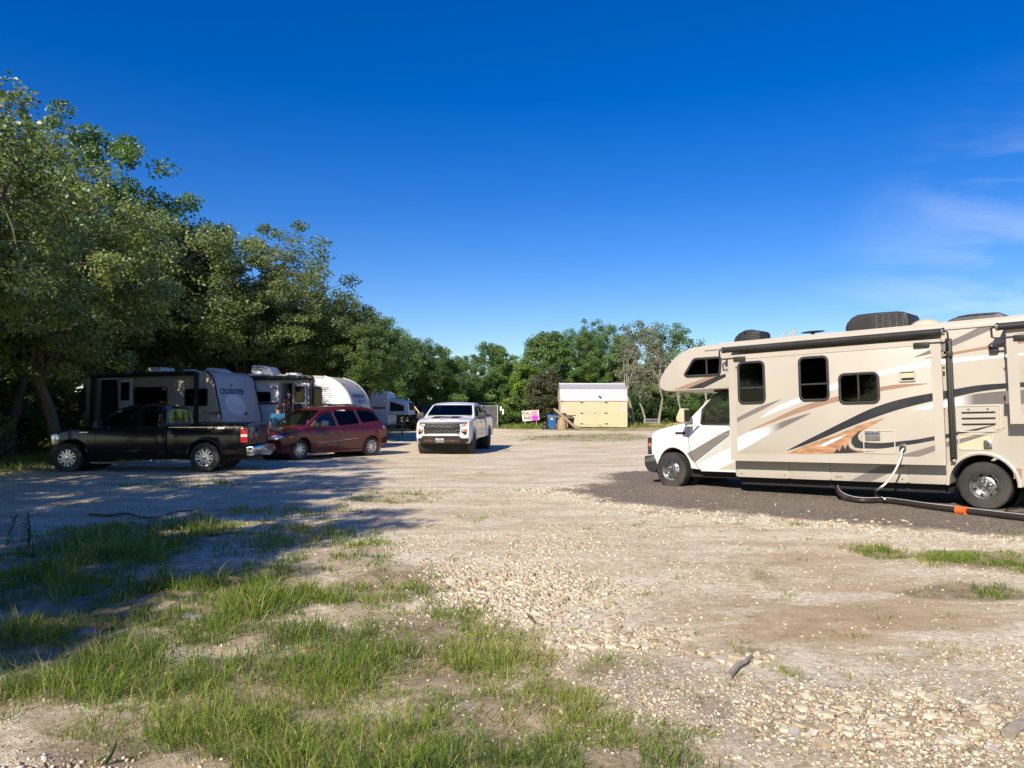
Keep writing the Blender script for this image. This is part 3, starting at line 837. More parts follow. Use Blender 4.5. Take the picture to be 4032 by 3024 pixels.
LEAF = {
    'dark': leaf_mat('oak_leaves_dark', [(0.034, 0.079, 0.021), (0.067, 0.135, 0.028), (0.115, 0.212, 0.041), (0.190, 0.292, 0.062)], 0.42),
    'olive': leaf_mat('oak_leaves_olive', [(0.065, 0.102, 0.033), (0.123, 0.177, 0.048), (0.200, 0.261, 0.069), (0.307, 0.342, 0.102)], 0.47),
    'green': leaf_mat('leaves_mid_green', [(0.048, 0.105, 0.026), (0.093, 0.184, 0.041), (0.154, 0.273, 0.060), (0.230, 0.355, 0.085)], 0.47),
    'lime': leaf_mat('leaves_light_green', [(0.085, 0.152, 0.022), (0.150, 0.250, 0.032), (0.233, 0.348, 0.047), (0.318, 0.428, 0.073)], 0.52),
    'grey': leaf_mat('leaves_grey_green', [(0.101, 0.127, 0.062), (0.172, 0.202, 0.101), (0.243, 0.270, 0.139), (0.345, 0.347, 0.208)], 0.42),
    'cedar': leaf_mat('cedar_foliage', [(0.042, 0.052, 0.022), (0.077, 0.087, 0.037), (0.119, 0.108, 0.050), (0.167, 0.132, 0.064)], 0.32),
}
VAR = {
    'oak1': make_tree(1, 9.0, 3.6, 2.7, 0.21, 320, 165, 0.112, 0.46, dead=8),
    'oak2': make_tree(2, 9.0, 3.7, 2.4, 0.185, 330, 185, 0.110, 0.48, dead=10, lean=0.22),
    'oak3': make_tree(3, 9.0, 3.2, 3.0, 0.18, 290, 180, 0.108, 0.45, gap=0.4, dead=8),
    'oak4': make_tree(4, 9.0, 3.9, 2.2, 0.26, 350, 185, 0.110, 0.48, stems=2, dead=8),
    'edge': make_tree(5, 9.0, 3.3, 3.1, 0.16, 140, 130, 0.105, 0.46, gap=0.7, dead=26, lean=0.6),
    'tall': make_tree(6, 9.0, 2.7, 2.0, 0.15, 150, 110, 0.21, 0.58, gap=0.3, dead=8),
    'round': make_tree(7, 9.0, 3.4, 1.2, 0.16, 190, 105, 0.22, 0.66, stems=3),
    'bare': make_tree(8, 9.0, 3.0, 2.8, 0.14, 90, 80, 0.17, 0.6, gap=0.5, dead=34, lean=0.8),
    'bush': make_tree(9, 2.4, 1.5, 0.15, 0.05, 60, 80, 0.14, 0.45, stems=3),
    'bush2': make_tree(10, 2.6, 1.3, 0.2, 0.05, 50, 80, 0.15, 0.42, stems=4, dead=10),
    'snag': make_tree(12, 9.0, 2.2, 3.2, 0.17, 26, 34, 0.17, 0.45, dead=60, lean=0.5),
    'cedar': make_tree(11, 5.0, 1.5, 0.2, 0.10, 95, 120, 0.12, 0.42, lean=0.1, dead=8),
}
def tree(kind, leaf, x, y, h, wscale, label, group, name='oak_tree', rot=None, cat='tree', bark='bark', std=9.0):
    wood, crown = VAR[kind]
    e = empty(name, (x, y, gz(x, y) - 0.03), (0, 0, random.uniform(0, 6.28) if rot is None else rot), label, cat, group)
    sc = h / std; e.scale = (sc * wscale, sc * wscale, sc)
    t = link('trunk', wood, None, e); c = link('crown', crown, None, e)
    for o, mm in ((t, M[bark]), (c, LEAF[leaf])):
        if not o.data.materials: o.data.materials.append(None)
        o.material_slots[0].link = 'OBJECT'; o.material_slots[0].material = mm
    return e

GL = 'oak trees along the edge of the lot'
LT = [  # kind leaf x y h w label
    ('edge','olive',-11.4,14.6,9.0,1.0,'sparse olive oak with bare twigs nearest the grassy verge, beside the black pickup nose'),
    ('oak1','dark',-17.3,26.5,9.0,1.0,'dark oak with a straight trunk standing left of the black pickup bonnet'),
    ('oak2','olive',-14.3,24.2,9.2,1.0,'olive oak with a crooked trunk rising behind the black pickup bonnet'),
    ('oak4','dark',-18.2,32.5,13.2,0.92,'tallest dark green oak towering behind the crossover trailer'),
    ('oak1','olive',-15.9,33.8,10.9,1.0,'tall olive oak standing between the dark tallest oak and the trailers'),
    ('oak2','olive',-13.0,35.2,10.0,1.1,'broad olive oak spreading over the gap between the two trailers'),
    ('oak1','olive',-10.7,37.0,8.0,1.1,'olive oak standing behind the ribbed white trailer roof'),
    ('oak3','dark',-8.7,39.5,7.2,1.12,'dark oak leaning over the curved nose of the ribbed trailer'),
    ('oak3','dark',-7.0,36.8,6.3,0.95,'small dark oak with a slim trunk between ribbed trailer and tent camper'),
    ('round','green',-8.9,51.0,7.2,0.95,'rounded green oak behind the camper with tent end'),
    ('oak1','dark',-8.4,57,7.4,1.0,'dark oak behind the parked dark vehicle'),
    ('round','green',-5.6,59.0,6.6,1.0,'rounded green tree behind the white pickup roof'),
    ('oak2','green',-4.0,65.0,6.0,0.9,'low green tree at the end of the gravel drive'),
]
for a in LT:
    tree(a[0], a[1], a[2], a[3], a[4], a[5], a[6], GL)
BT = [
    ('tall','green',-1.6,67,7.4,0.8,'slender green tree standing above the fence screen'),
    ('round','lime',0.6,68,6.6,0.85,'light green leafy tree behind the painted sign'),
    ('tall','green',3.0,70,8.7,0.9,'feathery green tree rising behind the painted sign and bins'),
    ('oak1','green',5.6,71.5,9.0,0.9,'full green tree behind the left end of the yellow shed'),
    ('oak2','green',8.6,71.5,9.3,0.85,'dense green tree behind the middle of the yellow shed'),
    ('bare','grey',11.6,69.5,9.8,0.95,'tall grey green tree with pale trunk beside the yellow shed'),
    ('bare','green',14.8,70.5,9.6,0.9,'thin grey tree with bare branches right of the yellow shed'),
    ('oak3','dark',18.6,72,6.6,1.0,'dark tree partly hidden by the motorhome cab'),
    ('oak1','green',23,70,6.4,1.0,'green tree hidden behind the motorhome'),
]
for i, a in enumerate(BT):
    tree(a[0], a[1], a[2], a[3], a[4], a[5], a[6], 'trees behind the yellow shed', name='woodland_tree', bark='bark_pale' if a[1] == 'grey' else 'bark')
tree('cedar','cedar',2.9,64.5,5.2,1.15,'brownish cedar tree standing between painted sign and yellow shed','trees behind the yellow shed','cedar_tree',std=5.0)
for k, (x, y, h) in enumerate([(9.7,61.6,7.4),(11.9,62.2,6.6),(13.6,61.8,5.8),(10.9,63.0,5.6),(15.4,62.8,6.4)]):
    tree('snag','grey',x,y,h,0.9,['pale straight snag nearest the shed corner','slim pale snag behind the pipe rack','short pale snag above the earth heap','thin pale snag between the shed snag and the rack','pale snag beside the motorhome cab'][k],'pale bare trees right of the shed','bare_tree',bark='bark_pale')
# woods further back
WB = [(-25.5,45),(-29,47.5),(-22.5,46.5),(-33,52),(-22,33),(-26,40),(-20,42),(-15.5,45),(-14.5,50),(-24,50),(-17,56),(-12,60),(-9,68),(-30,30),(-5,76),(0,78),(5,80),(11,74.5),(13.6,75.5),(16.2,74),(9,75),(10,80),(15,79),(20,80),(26,78),(31,72),(36,66),(-14,75),(-22,68),(-31,58),(-36,44),(-38,33)]
for i, (x, y) in enumerate(WB):
    lf = random.choice(['dark','green','green','olive'])
    tree(random.choice(['oak1','oak2','oak3','round']), lf, x, y, (random.uniform(4.2, 5.2) if y > 66 else random.uniform(6.4, 7.6)) if -15 < x < 7 else random.uniform(5.4, 6.2) if x > 8.5 else random.uniform(8, 9.5), 1.05,
         {'dark': 'dark green', 'green': 'mid green', 'olive': 'olive'}[lf] + (' tree in the wood behind the trailers' if x < -8 else ' tree in the wood behind the shed'), 'trees of the wood behind', name='woodland_tree')
# trees beside the photographer that shade the verge, the drive and the parked vehicles
for x, y, h, k in [(-9.7,1.4,9.0,'oak4'),(-10.7,6.8,8.8,'oak4'),(-14.5,11.0,7.6,'oak2'),(-19,18.5,7.6,'oak4'),(-10.3,-2.7,8.8,'oak2'),(-16,4,8,'oak4'),(-14.2,17.2,8.0,'oak1'),(-21.5,24.5,8.5,'oak2'),(-18.2,22.0,8.4,'oak4')]:
    tree(k, 'olive', x, y, h, 1.0, 'olive oak on the grassy verge ' + ('beyond the black pickup' if y > 15 else 'along the drive'), 'oaks on the verge')
# understorey
BU = []
for i in range(34):
    x = -27 + 18 * random.random(); y = 30 + 26 * random.random()
    BU.append((x, y))
BU = [(x, y) for x, y in BU if not (-19 < x < -4 and 26 < y < 35.5) and not (-13 < x < -4.5 and 40 < y < 56)]
BU += [(-7.6,58),(-9.5,56),(-3.2,62),(-1.8,63.5),(-6.8,60.5),(-18.6,29.5),(-20,27.5),(-16.8,36),(-15,37),(-12,38.5),(-19.6,24.2),(-17.8,22.6),(-19.4,27.8),(-21.2,29.0),(-18.2,28.2),(-22.5,27.0),(-20.4,31.5),(-17.6,24.8),(-20.5,34.5),(-22.5,37.0),(-21.3,39.5),(-24.3,38.2),(-26.5,36.5)]
for x, y in BU:
    lf = random.choice(['green','dark','olive']); hh = random.uniform(1.8, 3.2)
    tree(random.choice(['bush','bush2']), lf, x, y, hh, 1.15, ('tall ' if hh > 2.5 else 'low ') + {'dark': 'dark green', 'green': 'mid green', 'olive': 'olive'}[lf] + ' shrub growing under the oaks', 'shrubs under the oaks', 'shrub', cat='shrub', std=2.5)
for x, y in [(9.6,68.5),(10.8,70),(12.4,68.4),(13.6,70.2),(15.0,68.6),(16.4,69.6),(17.6,68)]:
    tree('bush2','dark',x,y,random.uniform(3.4,4.4),1.2,'tall dark shrub in the thicket behind the pale bare trees','shrubs along the woodland edge','shrub',cat='shrub',std=2.5)
for i in range(26):
    x = -2.5 + i * 0.95 + random.uniform(-.3, .3); y = random.uniform(64.5, 67.5)
    if 1.4 < x < 4: y += 1.5
    low = 9.2 < x < 16
    lf = random.choice(['green','dark','green','lime']); hh = random.uniform(1.3, 2.4) if low else random.uniform(2.2, 3.9)
    tree(random.choice(['bush','bush2']), lf, x, y, hh, 1.15, ('tall ' if hh > 3 else 'low ') + {'dark': 'dark green', 'green': 'mid green', 'lime': 'light green'}[lf] + ' shrub at the woodland edge ' + ('beside the painted sign' if x < 3 else 'behind the shed' if x < 9 else 'right of the shed'), 'shrubs along the woodland edge', 'shrub', cat='shrub', std=2.5)

# ------------------------------------------------------------------ vehicle building blocks
def prism_body(prof, hw, xc=(), zc=(), sc=(-.9, -.6, -.25, .25, .6, .9), shift=None, bevel=0.0, seg=2, bmin=32, s0=-1, s1=1, merge=0.02):
    bm = bmesh.new()
    vs = [bm.verts.new((x, s0, z)) for x, z in prof]
    f = bm.faces.new(vs)
    ex = bmesh.ops.extrude_face_region(bm, geom=[f])
    bmesh.ops.translate(bm, verts=[v for v in ex['geom'] if isinstance(v, bmesh.types.BMVert)], vec=(0, s1 - s0, 0))
    for n, L in (((1, 0, 0), xc), ((0, 0, 1), zc), ((0, 1, 0), sc)):
        for c in L:
            bmesh.ops.bisect_plane(bm, geom=bm.verts[:] + bm.edges[:] + bm.faces[:], plane_co=Vector(n) * c, plane_no=n, dist=1e-5)
    bmesh.ops.remove_doubles(bm, verts=bm.verts, dist=merge)
    bmesh.ops.recalc_face_normals(bm, faces=bm.faces)
    for v in bm.verts:
        x, s, z = v.co
        y = s * hw(x, z)
        dx, dz = shift(x, s, z) if shift else (0, 0)
        v.co = (x + dx, y, z + dz)
    if bevel > 0:
        bm.normal_update()
        es = [e for e in bm.edges if len(e.link_faces) == 2 and e.calc_face_angle(0) > R(bmin)]
        bmesh.ops.bevel(bm, geom=es, offset=bevel, segments=seg, affect='EDGES', clamp_overlap=True, profile=0.5)
    me = bpy.data.meshes.new('body'); bm.to_mesh(me); bm.free()
    return me

def side_panel(poly, hw, off, thick=0.012, side=1, xc=(), zc=(), shift=None):
    """thin panel that follows the flank of a body"""
    bm = bmesh.new()
    f = bm.faces.new([bm.verts.new((x, 0, z)) for x, z in poly])
    for n, L in (((1, 0, 0), xc), ((0, 0, 1), zc)):
        for c in L:
            bmesh.ops.bisect_plane(bm, geom=bm.verts[:] + bm.edges[:] + bm.faces[:], plane_co=Vector(n) * c, plane_no=n, dist=1e-5)
    ex = bmesh.ops.extrude_face_region(bm, geom=bm.faces[:])
    top = {v for v in ex['geom'] if isinstance(v, bmesh.types.BMVert)}
    for v in bm.verts:
        x, _, z = v.co; dx, dz = shift(x, side, z) if shift else (0, 0)
        v.co = (x + dx, side * (hw(x, z) + off - (0 if v in top else thick)), z + dz)
    bmesh.ops.recalc_face_normals(bm, faces=bm.faces)
    me = bpy.data.meshes.new('panel'); bm.to_mesh(me); bm.free(); return me

def rng(a, b, n): return [a + (b - a) * (i + 1) / (n + 1) for i in range(n)]

def arch(cx, cz, r, zb, n=14):
    """bottom-edge wheel arch points going towards -x"""
    a0 = math.asin(max(-1, min(1, (zb - cz) / r)))
    return [(cx + r * math.cos(a0 + (math.pi - 2 * a0) * i / n), cz + r * math.sin(a0 + (math.pi - 2 * a0) * i / n)) for i in range(n + 1)]

_wheels = {}
def wheel_meshes(style, Rr, W, rim):
    key = (style, Rr, W, rim)
    if key in _wheels: return _wheels[key]
    h = W / 2; out = {}
    t = MB()
    prof = [(rim * 0.97, -h * .8), (rim * 1.05, -h * .98), ((rim + Rr) / 2, -h * 1.04), (Rr * .965, -h * .93), (Rr * .995, -h * .75), (Rr, -h * .3), (Rr, h * .3), (Rr * .995, h * .75), (Rr * .965, h * .93), ((rim + Rr) / 2, h * 1.04), (rim * 1.05, h * .98), (rim * .97, h * .8)]
    t.lathe(prof, 44)
    # tread blocks
    nb = 48
    for k in range(nb):
        a = 2 * math.pi * k / nb
        for y0, y1, sh in ((-h * .9, -h * .45, 0), (-h * .36, h * .0, .5), (h * .04, h * .4, 0), (h * .48, h * .9, .5)):
            aa = a + sh * 2 * math.pi / nb; w2 = math.pi / nb * 0.62; r0, r1 = Rr * .985, Rr * (1.012 if abs(y0) < h * .5 else 1.006)
            vs = [(rr * math.cos(aa + s), y, rr * math.sin(aa + s)) for rr in (r0, r1) for s, y in ((-w2, y0), (w2, y0), (w2, y1), (-w2, y1))]
            t.add(vs, [(4,5,6,7),(0,1,5,4),(1,2,6,5),(2,3,7,6),(3,0,4,7)])
    out['tyre'] = t.mesh('tyre'); smooth(out['tyre'], 30)
    r = MB()
    if style in ('rv_rear', 'rv_front'):
        dp = -h * 0.15 if style == 'rv_rear' else h * 0.55
        r.lathe([(rim * 1.03, h * .86), (rim * .98, h * .98), (rim * .93, h * .9), (rim * .88, dp + .02), (rim * .80, dp - 0.0), (rim * .62, dp + .025), (rim * .45, dp + .03)], 40)
        r.lathe([(rim * .45, dp + .03), (rim * .42, dp + .05), (rim * .25, dp + .055), (rim * .24, dp + .10), (rim * .16, dp + .125), (0.0005, dp + .13)], 28)
        hub = MB()
        for k in range(8):
            a = 2 * math.pi * k / 8; c = (rim * .34 * math.cos(a), 0, rim * .34 * math.sin(a))
            hub.lathe([(.019, dp + .045), (.019, dp + .075), (.012, dp + .088), (.0005, dp + .09)], 8, 'y', c)
        out['wheel_nuts'] = hub.mesh('wheel_nuts'); smooth(out['wheel_nuts'], 40)
        slot = MB()
        for k in range(8):
            a = 2 * math.pi * (k + .5) / 8; c = (rim * .72 * math.cos(a), 0, rim * .72 * math.sin(a))
            slot.lathe([(.02, dp + .001), (.02, dp + .0205), (.0005, dp + .021)], 10, 'y', c)
        out['vent_holes'] = slot.mesh('vent_holes')
        out['back'] = MB().lathe([(rim * .95, -h * .7), (0.001, -h * .7)], 24).mesh('back')
    else:
        r.lathe([(rim * 1.03, h * .84), (rim * .99, h * .97), (rim * .93, h * .93), (rim * .90, h * .60), (rim * .90, -h * .6), (rim, -h * .8)], 40)
        n, w0, w1, pair = {'f150': (6, .085, .075, .030), 'van': (9, .05, .036, 0), 'trail': (6, .05, .042, .03), 'suv': (5, .06, .05, 0), 'trailer': (5, .07, .06, 0)}[style]
        for k in range(n):
            for pr in ((-1, 1) if pair else (0,)):
                a = 2 * math.pi * k / n; u = Vector((math.cos(a), 0, math.sin(a))); tt = Vector((-math.sin(a), 0, math.cos(a)))
                A = u * rim * .22 + tt * pair * pr * .8; B = u * rim * .93 + tt * pair * pr * 1.5
                A.y, B.y = h * .80, h * .74
                wA, wB = (w0 * .62 if pair else w0), (w1 * .62 if pair else w1)
                vs = [P + tt * s * ww / 2 + Vector((0, d, 0)) for P, ww in ((A, wA), (B, wB)) for s, d in ((-1, -.04), (1, -.04), (1, .006), (-1, .006))]
                r.add(vs, [(0,1,2,3),(7,6,5,4),(0,4,5,1),(1,5,6,2),(2,6,7,3),(3,7,4,0)])
        r.lathe([(rim * .30, h * .55), (rim * .30, h * .82), (rim * .26, h * .9), (rim * .15, h * .93), (0.0005, h * .94)], 24)
        out['hub_cap'] = MB().lathe([(rim * .15, h * .90), (rim * .145, h * .975), (0.0005, h * .985)], 20).mesh('hub_cap'); smooth(out['hub_cap'], 40)
        out['brake_disc'] = MB().lathe([(rim * .88, h * .1), (rim * .86, h * .25), (0.0005, h * .25)], 28).mesh('brake_disc')
    out['wheel'] = r.mesh('wheel'); smooth(out['wheel'], 35)
    _wheels[key] = out; return out

def wheel(parent, style, x, y, z, Rr, W, rim, mrim='alloy', spin=0.0, steer=0.0):
    ms = wheel_meshes(style, Rr, W, rim)
    o = link('wheel', ms['wheel'], M[mrim], parent, (x, y, z), (0, 0, steer if y > 0 else math.pi + steer))
    o.rotation_euler = Euler((0, spin, steer if y > 0 else math.pi + steer), 'XYZ')
    link('tyre', ms['tyre'], M['rubber'], o)
    if 'wheel_nuts' in ms:
        link('wheel_nuts', ms['wheel_nuts'], M['chrome'], o); link('vent_hole', ms['vent_holes'], M['dark_cavity'], o); link('rim_back', ms['back'], M['dark_cavity'], o)
    else:
        link('hub_cap', ms['hub_cap'], M['chrome' if mrim != 'black_plastic' else 'black_plastic'], o); link('brake_disc', ms['brake_disc'], M['dark_cavity'], o)
    return o

def seat(parent, x, y, z, m='seat_cloth', w=0.5):
    mb = MB().box(x - .25, x + .27, y - w / 2, y + w / 2, z, z + .14)
    mb.prism([(x - .28, z + .08), (x - .14, z + .08), (x - .26, z + .62), (x - .38, z + .62)], y - w / 2, y + w / 2)
    mb.box(x - .40, x - .30, y - .13, y + .13, z + .66, z + .84)
    return mb.build('seat', M[m], parent, bevel=0.03)

def steering_wheel(parent, x, y, z, r=0.19):
    pts = [(0, r * math.cos(2 * math.pi * k / 20), r * math.sin(2 * math.pi * k / 20)) for k in range(21)]
    mb = MB().tube(pts, 0.016, 6, cap=False)
    for a in (0, 120, 240): mb.tube([(0, 0, 0), (0, r * math.sin(R(a)), -r * math.cos(R(a)))], 0.014, 5)
    mb.tube([(0, 0, 0), (.25, 0, -.03)], 0.03, 6)
    return mb.build('steering_wheel', M['interior'], parent, (x, y, z), (0, R(-24), 0))

def window_ring(poly, d, y0, y1, mb=None):
    """frame ring between poly and its inset, prism along y"""
    q = inset_poly(poly, d); n = len(poly); mb = mb or MB()
    vs = [(a, y0, b) for a, b in poly] + [(a, y0, b) for a, b in q] + [(a, y1, b) for a, b in poly] + [(a, y1, b) for a, b in q]
    fs = []
    for i in range(n):
        j = (i + 1) % n
        fs += [(i, j, n + j, n + i), (2*n+i, 3*n+i, 3*n+j, 2*n+j), (i, 2*n+i, 2*n+j, j), (n+i, n+j, 3*n+j, 3*n+i)]
    return mb.add(vs, fs)

# ------------------------------------------------------------------ the cream class C motorhome
RVF = Frame((8.34, 13.13, 0.03), math.atan2(0.69, -0.724), R(1.5))
rv = empty('motorhome', RVF.o, RVF.rot, 'cream motorhome with cab-over bunk, swoosh graphics and white van cab on dark gravel pad', 'motorhome')
def c1(a, b): return (2500 + a * .6926, 1150 + b * .6926)
def c5(a, b): return (2500 + a * .3919, 1300 + b * .3918)
def s1_(a, b, off): return RVF.side(*c1(a, b), off)
def s5_(a, b, off): return RVF.side(*c5(a, b), off)
HWB = 1.25; SL = 1.52; WZ = 0.37

nose = [s5_(a, b, HWB) for a, b in [(700,152),(570,172),(440,225),(350,300),(270,400),(225,480),(210,545),(225,590),(270,615),(340,621)]]
zun = s5_(700, 600, HWB)[1]
ROOF = 3.01
house = [(-2.95, .45), (-2.95, ROOF - .05), (-2.85, ROOF), (nose[0][0] - .1, ROOF)] + nose[1:] + [(4.26, zun), (4.26, .365)] + arch(0.01, WZ + .02, .475, .365)[::1] + [(-1.2, .365)]
def rvshift(x, s, z):
    return (-(0.07 * abs(s) ** 5) * sstep(4.4, 5.9, x), 0.0)
def rvhw(x, z): return HWB
me = prism_body(house, rvhw, xc=rng(4.3, 6.0, 7), zc=[], sc=(-.97, -.9, -.75, 0, .75, .9, .97), shift=rvshift, bevel=0.035, seg=3, bmin=50)
smooth(me, 40)
link('body', me, M['cream'], rv)
MB().box(.52, 4.2, -1.1, 1.1, .22, .40).box(-2.8, -.52, -1.1, 1.1, .26, .44).build('chassis', M['dark_cavity'], rv)
MB().lathe([(.46, -1.0), (.46, 1.0)], 20, 'y', (0, 0, WZ)).build('wheel_well', M['dark_cavity'], rv)
# roof edge moulding along the driver side
MB().box(-2.9, nose[0][0], HWB + .001, HWB + .022, ROOF - .115, ROOF - .045).build('roof_moulding', M['cream_trim'], rv, bevel=.008)
MB().box(-2.9, nose[0][0] - .3, -1.2, 1.2, ROOF + .002, ROOF + .022).build('roof_membrane', M['cream_trim'], rv)

# lower bay doors with seams standing proud of the sill
yb = HWB
for i, (a0, a1, b1) in enumerate([(582, 876, 1068), (881, 1108, 1074), (1114, 1548, 1085), (1555, 1766, 1090)]):
    x0, zt = s1_(a0, 985, yb); x1, _ = s1_(a1, 985, yb); _, zb = s1_((a0 + a1) / 2, b1 - 4, yb)
    d = MB().prism(rrect(x1 + .004, x0 - .004, .372, .70, .03), yb - .02, yb + .014).build('bay_door', M['cream'], rv, bevel=.004)
    if i in (0, 2):
        for xx in (x0 - .1, x1 + .08): MB().lathe([(.014, yb + .012), (.014, yb + .022), (.0005, yb + .024)], 10, 'y', (xx, 0, .44)).build('lock', M['steel'], d)
    if i == 1:
        window_ring(rrect(x1 + .14, x0 - .14, .43, .68, .06), .008, yb + .012, yb + .02).build('door_trim', M['cream_trim'], d)
    if i == 2: MB().box(x0 - .20, x0 - .10, yb + .012, yb + .018, .43, .445).build('badge', M['chrome'], d)
# arch lip
pts = arch(0.01, WZ + .02, .50, .37, 22)
MB().tube([(x, HWB + .012, z) for x, z in pts], .030, 6).build('arch_trim', M['cream_trim'], rv)

# slide-outs: flat boxes pushed out from the wall, with a flange
def slide(x0, x1, z0, z1):
    sl = MB().box(x0 + .06, x1 - .06, HWB - .05, SL - .03, z0 + .05, z1 - .02).build('slide_out', M['cream'], rv)
    MB().box(x0 + .03, x1 - .03, SL - .06, SL, z0 + .05, z1 - .02).build('slide_wall', M['cream'], sl, bevel=.006)
    pl = [(x0, z0), (x1, z0), (x1, z1), (x0, z1)]
    fl = MB(); q = [(x0 + .15, z0 + .13), (x1 - .15, z0 + .13), (x1 - .15, z1 - .09), (x0 + .15, z1 - .09)]
    V = [(a, SL + .004, b) for a, b in pl] + [(a, SL + .009, b) for a, b in q] + [(a, SL - .05, b) for a, b in pl] + [(a, SL - .05, b) for a, b in q]
    F = []
    for i in range(4):
        j = (i + 1) % 4; F += [(i, j, 4 + j, 4 + i), (8 + i, 12 + i, 12 + j, 8 + j), (i, 8 + i, 8 + j, j), (4 + i, 4 + j, 12 + j, 12 + i)]
    fl.add(V, F).build('slide_flange', M['cream'], sl, sm=False)
    return sl
sx0, sz0 = s1_(1770, 975, SL); sx1, sz0b = s1_(548, 965, SL); sz1 = s1_(1100, 315, SL)[1]
sz0 = .70
s_main = slide(sx0, sx1, sz0, sz1)
tx1, tz0 = s1_(2135, 750, SL); tz1 = s1_(2150, 205, SL)[1]
s_rear = slide(-2.6, tx1, tz0, tz1)

# windows
def rv_window(poly, off, divs, parent=rv, blind=None, name='window'):
    wdw = window_ring(poly, .045, off - .012, off + .022).build(name, M['black_plastic'], parent, bevel=.006, sm=True)
    q = inset_poly(poly, .04)
    MB().prism(q, off + .004, off + .008).build('pane', M['rv_glass'], wdw, sm=False)
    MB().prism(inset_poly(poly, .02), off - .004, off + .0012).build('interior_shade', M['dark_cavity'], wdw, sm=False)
    for a, b in divs: MB().bar(a, b, .03, .03, (0, 1, 0)).build('mullion', M['black_plastic'], wdw)
    if blind:
        x0, x1, z0, z1 = blind; k = int((z1 - z0) / .028)
        for i in range(k): MB().box(x0, x1, off + .0015, off + .0035, z0 + i * .028, z0 + i * .028 + .021).build('blind_slat', M['blind'], wdw, sm=False)
    return wdw
def win_rect(a0, a1, b0, b1, off):
    x0, _ = s1_((a1), (b0 + b1) / 2, off); x1, _ = s1_(a0, (b0 + b1) / 2, off)
    zc = (s1_((a0 + a1) / 2, b0, off)[1], s1_((a0 + a1) / 2, b1, off)[1]); return x0, x1, zc[1], zc[0]
for (a0, a1, b0, b1, vert, f) in [(585, 742, 392, 637, True, .38), (931, 1105, 363, 621, True, .38), (1158, 1393, 456, 637, False, .5)]:
    x0, x1, z0, z1 = win_rect(a0, a1, b0, b1, SL)
    poly = rrect(x0, x1, z0, z1, .11)
    if vert: dv = [((x0 + .03, SL + .010, z0 + (z1 - z0) * f), (x1 - .03, SL + .010, z0 + (z1 - z0) * f))]; bl = None
    else: dv = [(((x0 + x1) / 2, SL + .010, z0 + .03), ((x0 + x1) / 2, SL + .010, z1 - .03))]; bl = ((x0 + x1) / 2 + .03, x1 - .06, z0 + .07, z1 - .07)
    rv_window(poly, SL, dv, s_main, bl)
pw = round_poly([s5_(a, b, HWB) for a, b in [(492,450),(520,475),(862,458),(875,300),(858,262),(590,280)]], .07)
dv = [((*[s5_(722, 282, HWB)[0]], HWB + .010, s5_(722, 282, HWB)[1]), (s5_(728, 452, HWB)[0], HWB + .010, s5_(728, 452, HWB)[1]))]
rv_window(pw, HWB + .004, dv)

# graphics: thin vinyl shapes laid on the walls
def surf_off(a):
    if a < 1766: return SL + .0022, s_main
    if a < 2122: return HWB + .0022, rv
    return SL + .0022, s_rear
def lin(tab, x):
    xs = [t[0] for t in tab]; i = max(0, min(len(xs) - 2, next((k for k in range(len(xs) - 1) if x <= xs[k + 1]), len(xs) - 2)))
    # smooth interpolation (finite-difference Hermite)
    def sl(k):
        k0, k1 = max(0, k - 1), min(len(tab) - 1, k + 1); return (tab[k1][1] - tab[k0][1]) / (tab[k1][0] - tab[k0][0])
    x0, y0 = tab[i]; x1, y1 = tab[i + 1]; hgt = x1 - x0; t = (x - x0) / hgt; m0, m1 = sl(i) * hgt, sl(i + 1) * hgt
    return (2*t**3 - 3*t*t + 1) * y0 + (t**3 - 2*t*t + t) * m0 + (-2*t**3 + 3*t*t) * y1 + (t**3 - t*t) * m1
def grad_mat(name, c0, c1_, x0, x1):
    m = mat(name, c0, 0.38, var=0.0); N, L = m.node_tree.nodes, m.node_tree.links
    t = next(n for n in N if n.type == 'TEX_COORD'); s = N.new('ShaderNodeSeparateXYZ'); L.new(t.outputs['Object'], s.inputs[0])
    r = N.new('ShaderNodeMapRange'); r.inputs[1].default_value = x0; r.inputs[2].default_value = x1
    L.new(s.outputs[0], r.inputs[0]); mi = N.new('ShaderNodeMixRGB'); mi.inputs[1].default_value = (*c0, 1); mi.inputs[2].default_value = (*c1_, 1)
    L.new(r.outputs[0], mi.inputs[0]); L.new(mi.outputs[0], N['Principled BSDF'].inputs['Base Color']); return m
def strip(name, m, up, lo, lift=0.0):
    xs0, xs1 = up[0][0], up[-1][0]
    cuts = [xs0] + [c for c in (1766, 2122) if xs0 < c < xs1] + [xs1]
    for p in range(len(cuts) - 1):
        a0, a1 = cuts[p], cuts[p + 1]; off, par = surf_off((a0 + a1) / 2)
        if a0 == 1766: a0 = 1738
        if a0 == 2122: a0 = 2108
        n = max(3, int((a1 - a0) / 26)); mb = MB(); top, bot = [], []
        for i in range(n + 1):
            a = a0 + (a1 - a0) * i / n
            u = s1_(a, lin(up, a), off); l = s1_(a, lin(lo, a), off)
            top.append(u); bot.append(l)
        V = [(x, off + lift, z) for x, z in top] + [(x, off + lift, z) for x, z in bot] + [(x, off + lift - .0012, z) for x, z in top] + [(x, off + lift - .0012, z) for x, z in bot]
        k = n + 1; F = []
        for i in range(n): F += [(i, i + 1, k + i + 1, k + i), (2*k+i, 3*k+i, 3*k+i+1, 2*k+i+1), (i, 2*k+i, 2*k+i+1, i+1), (k+i, k+i+1, 3*k+i+1, 3*k+i)]
        mb.add(V, F).build(name, m, par, sm=False)
def decal(name, m, pts, fn, off, par, lift=0.0):
    poly = [fn(a, b, off) for a, b in pts]
    return MB().prism(poly, off + .0005 + lift, off + .0018 + lift).build(name, m, par, sm=False)

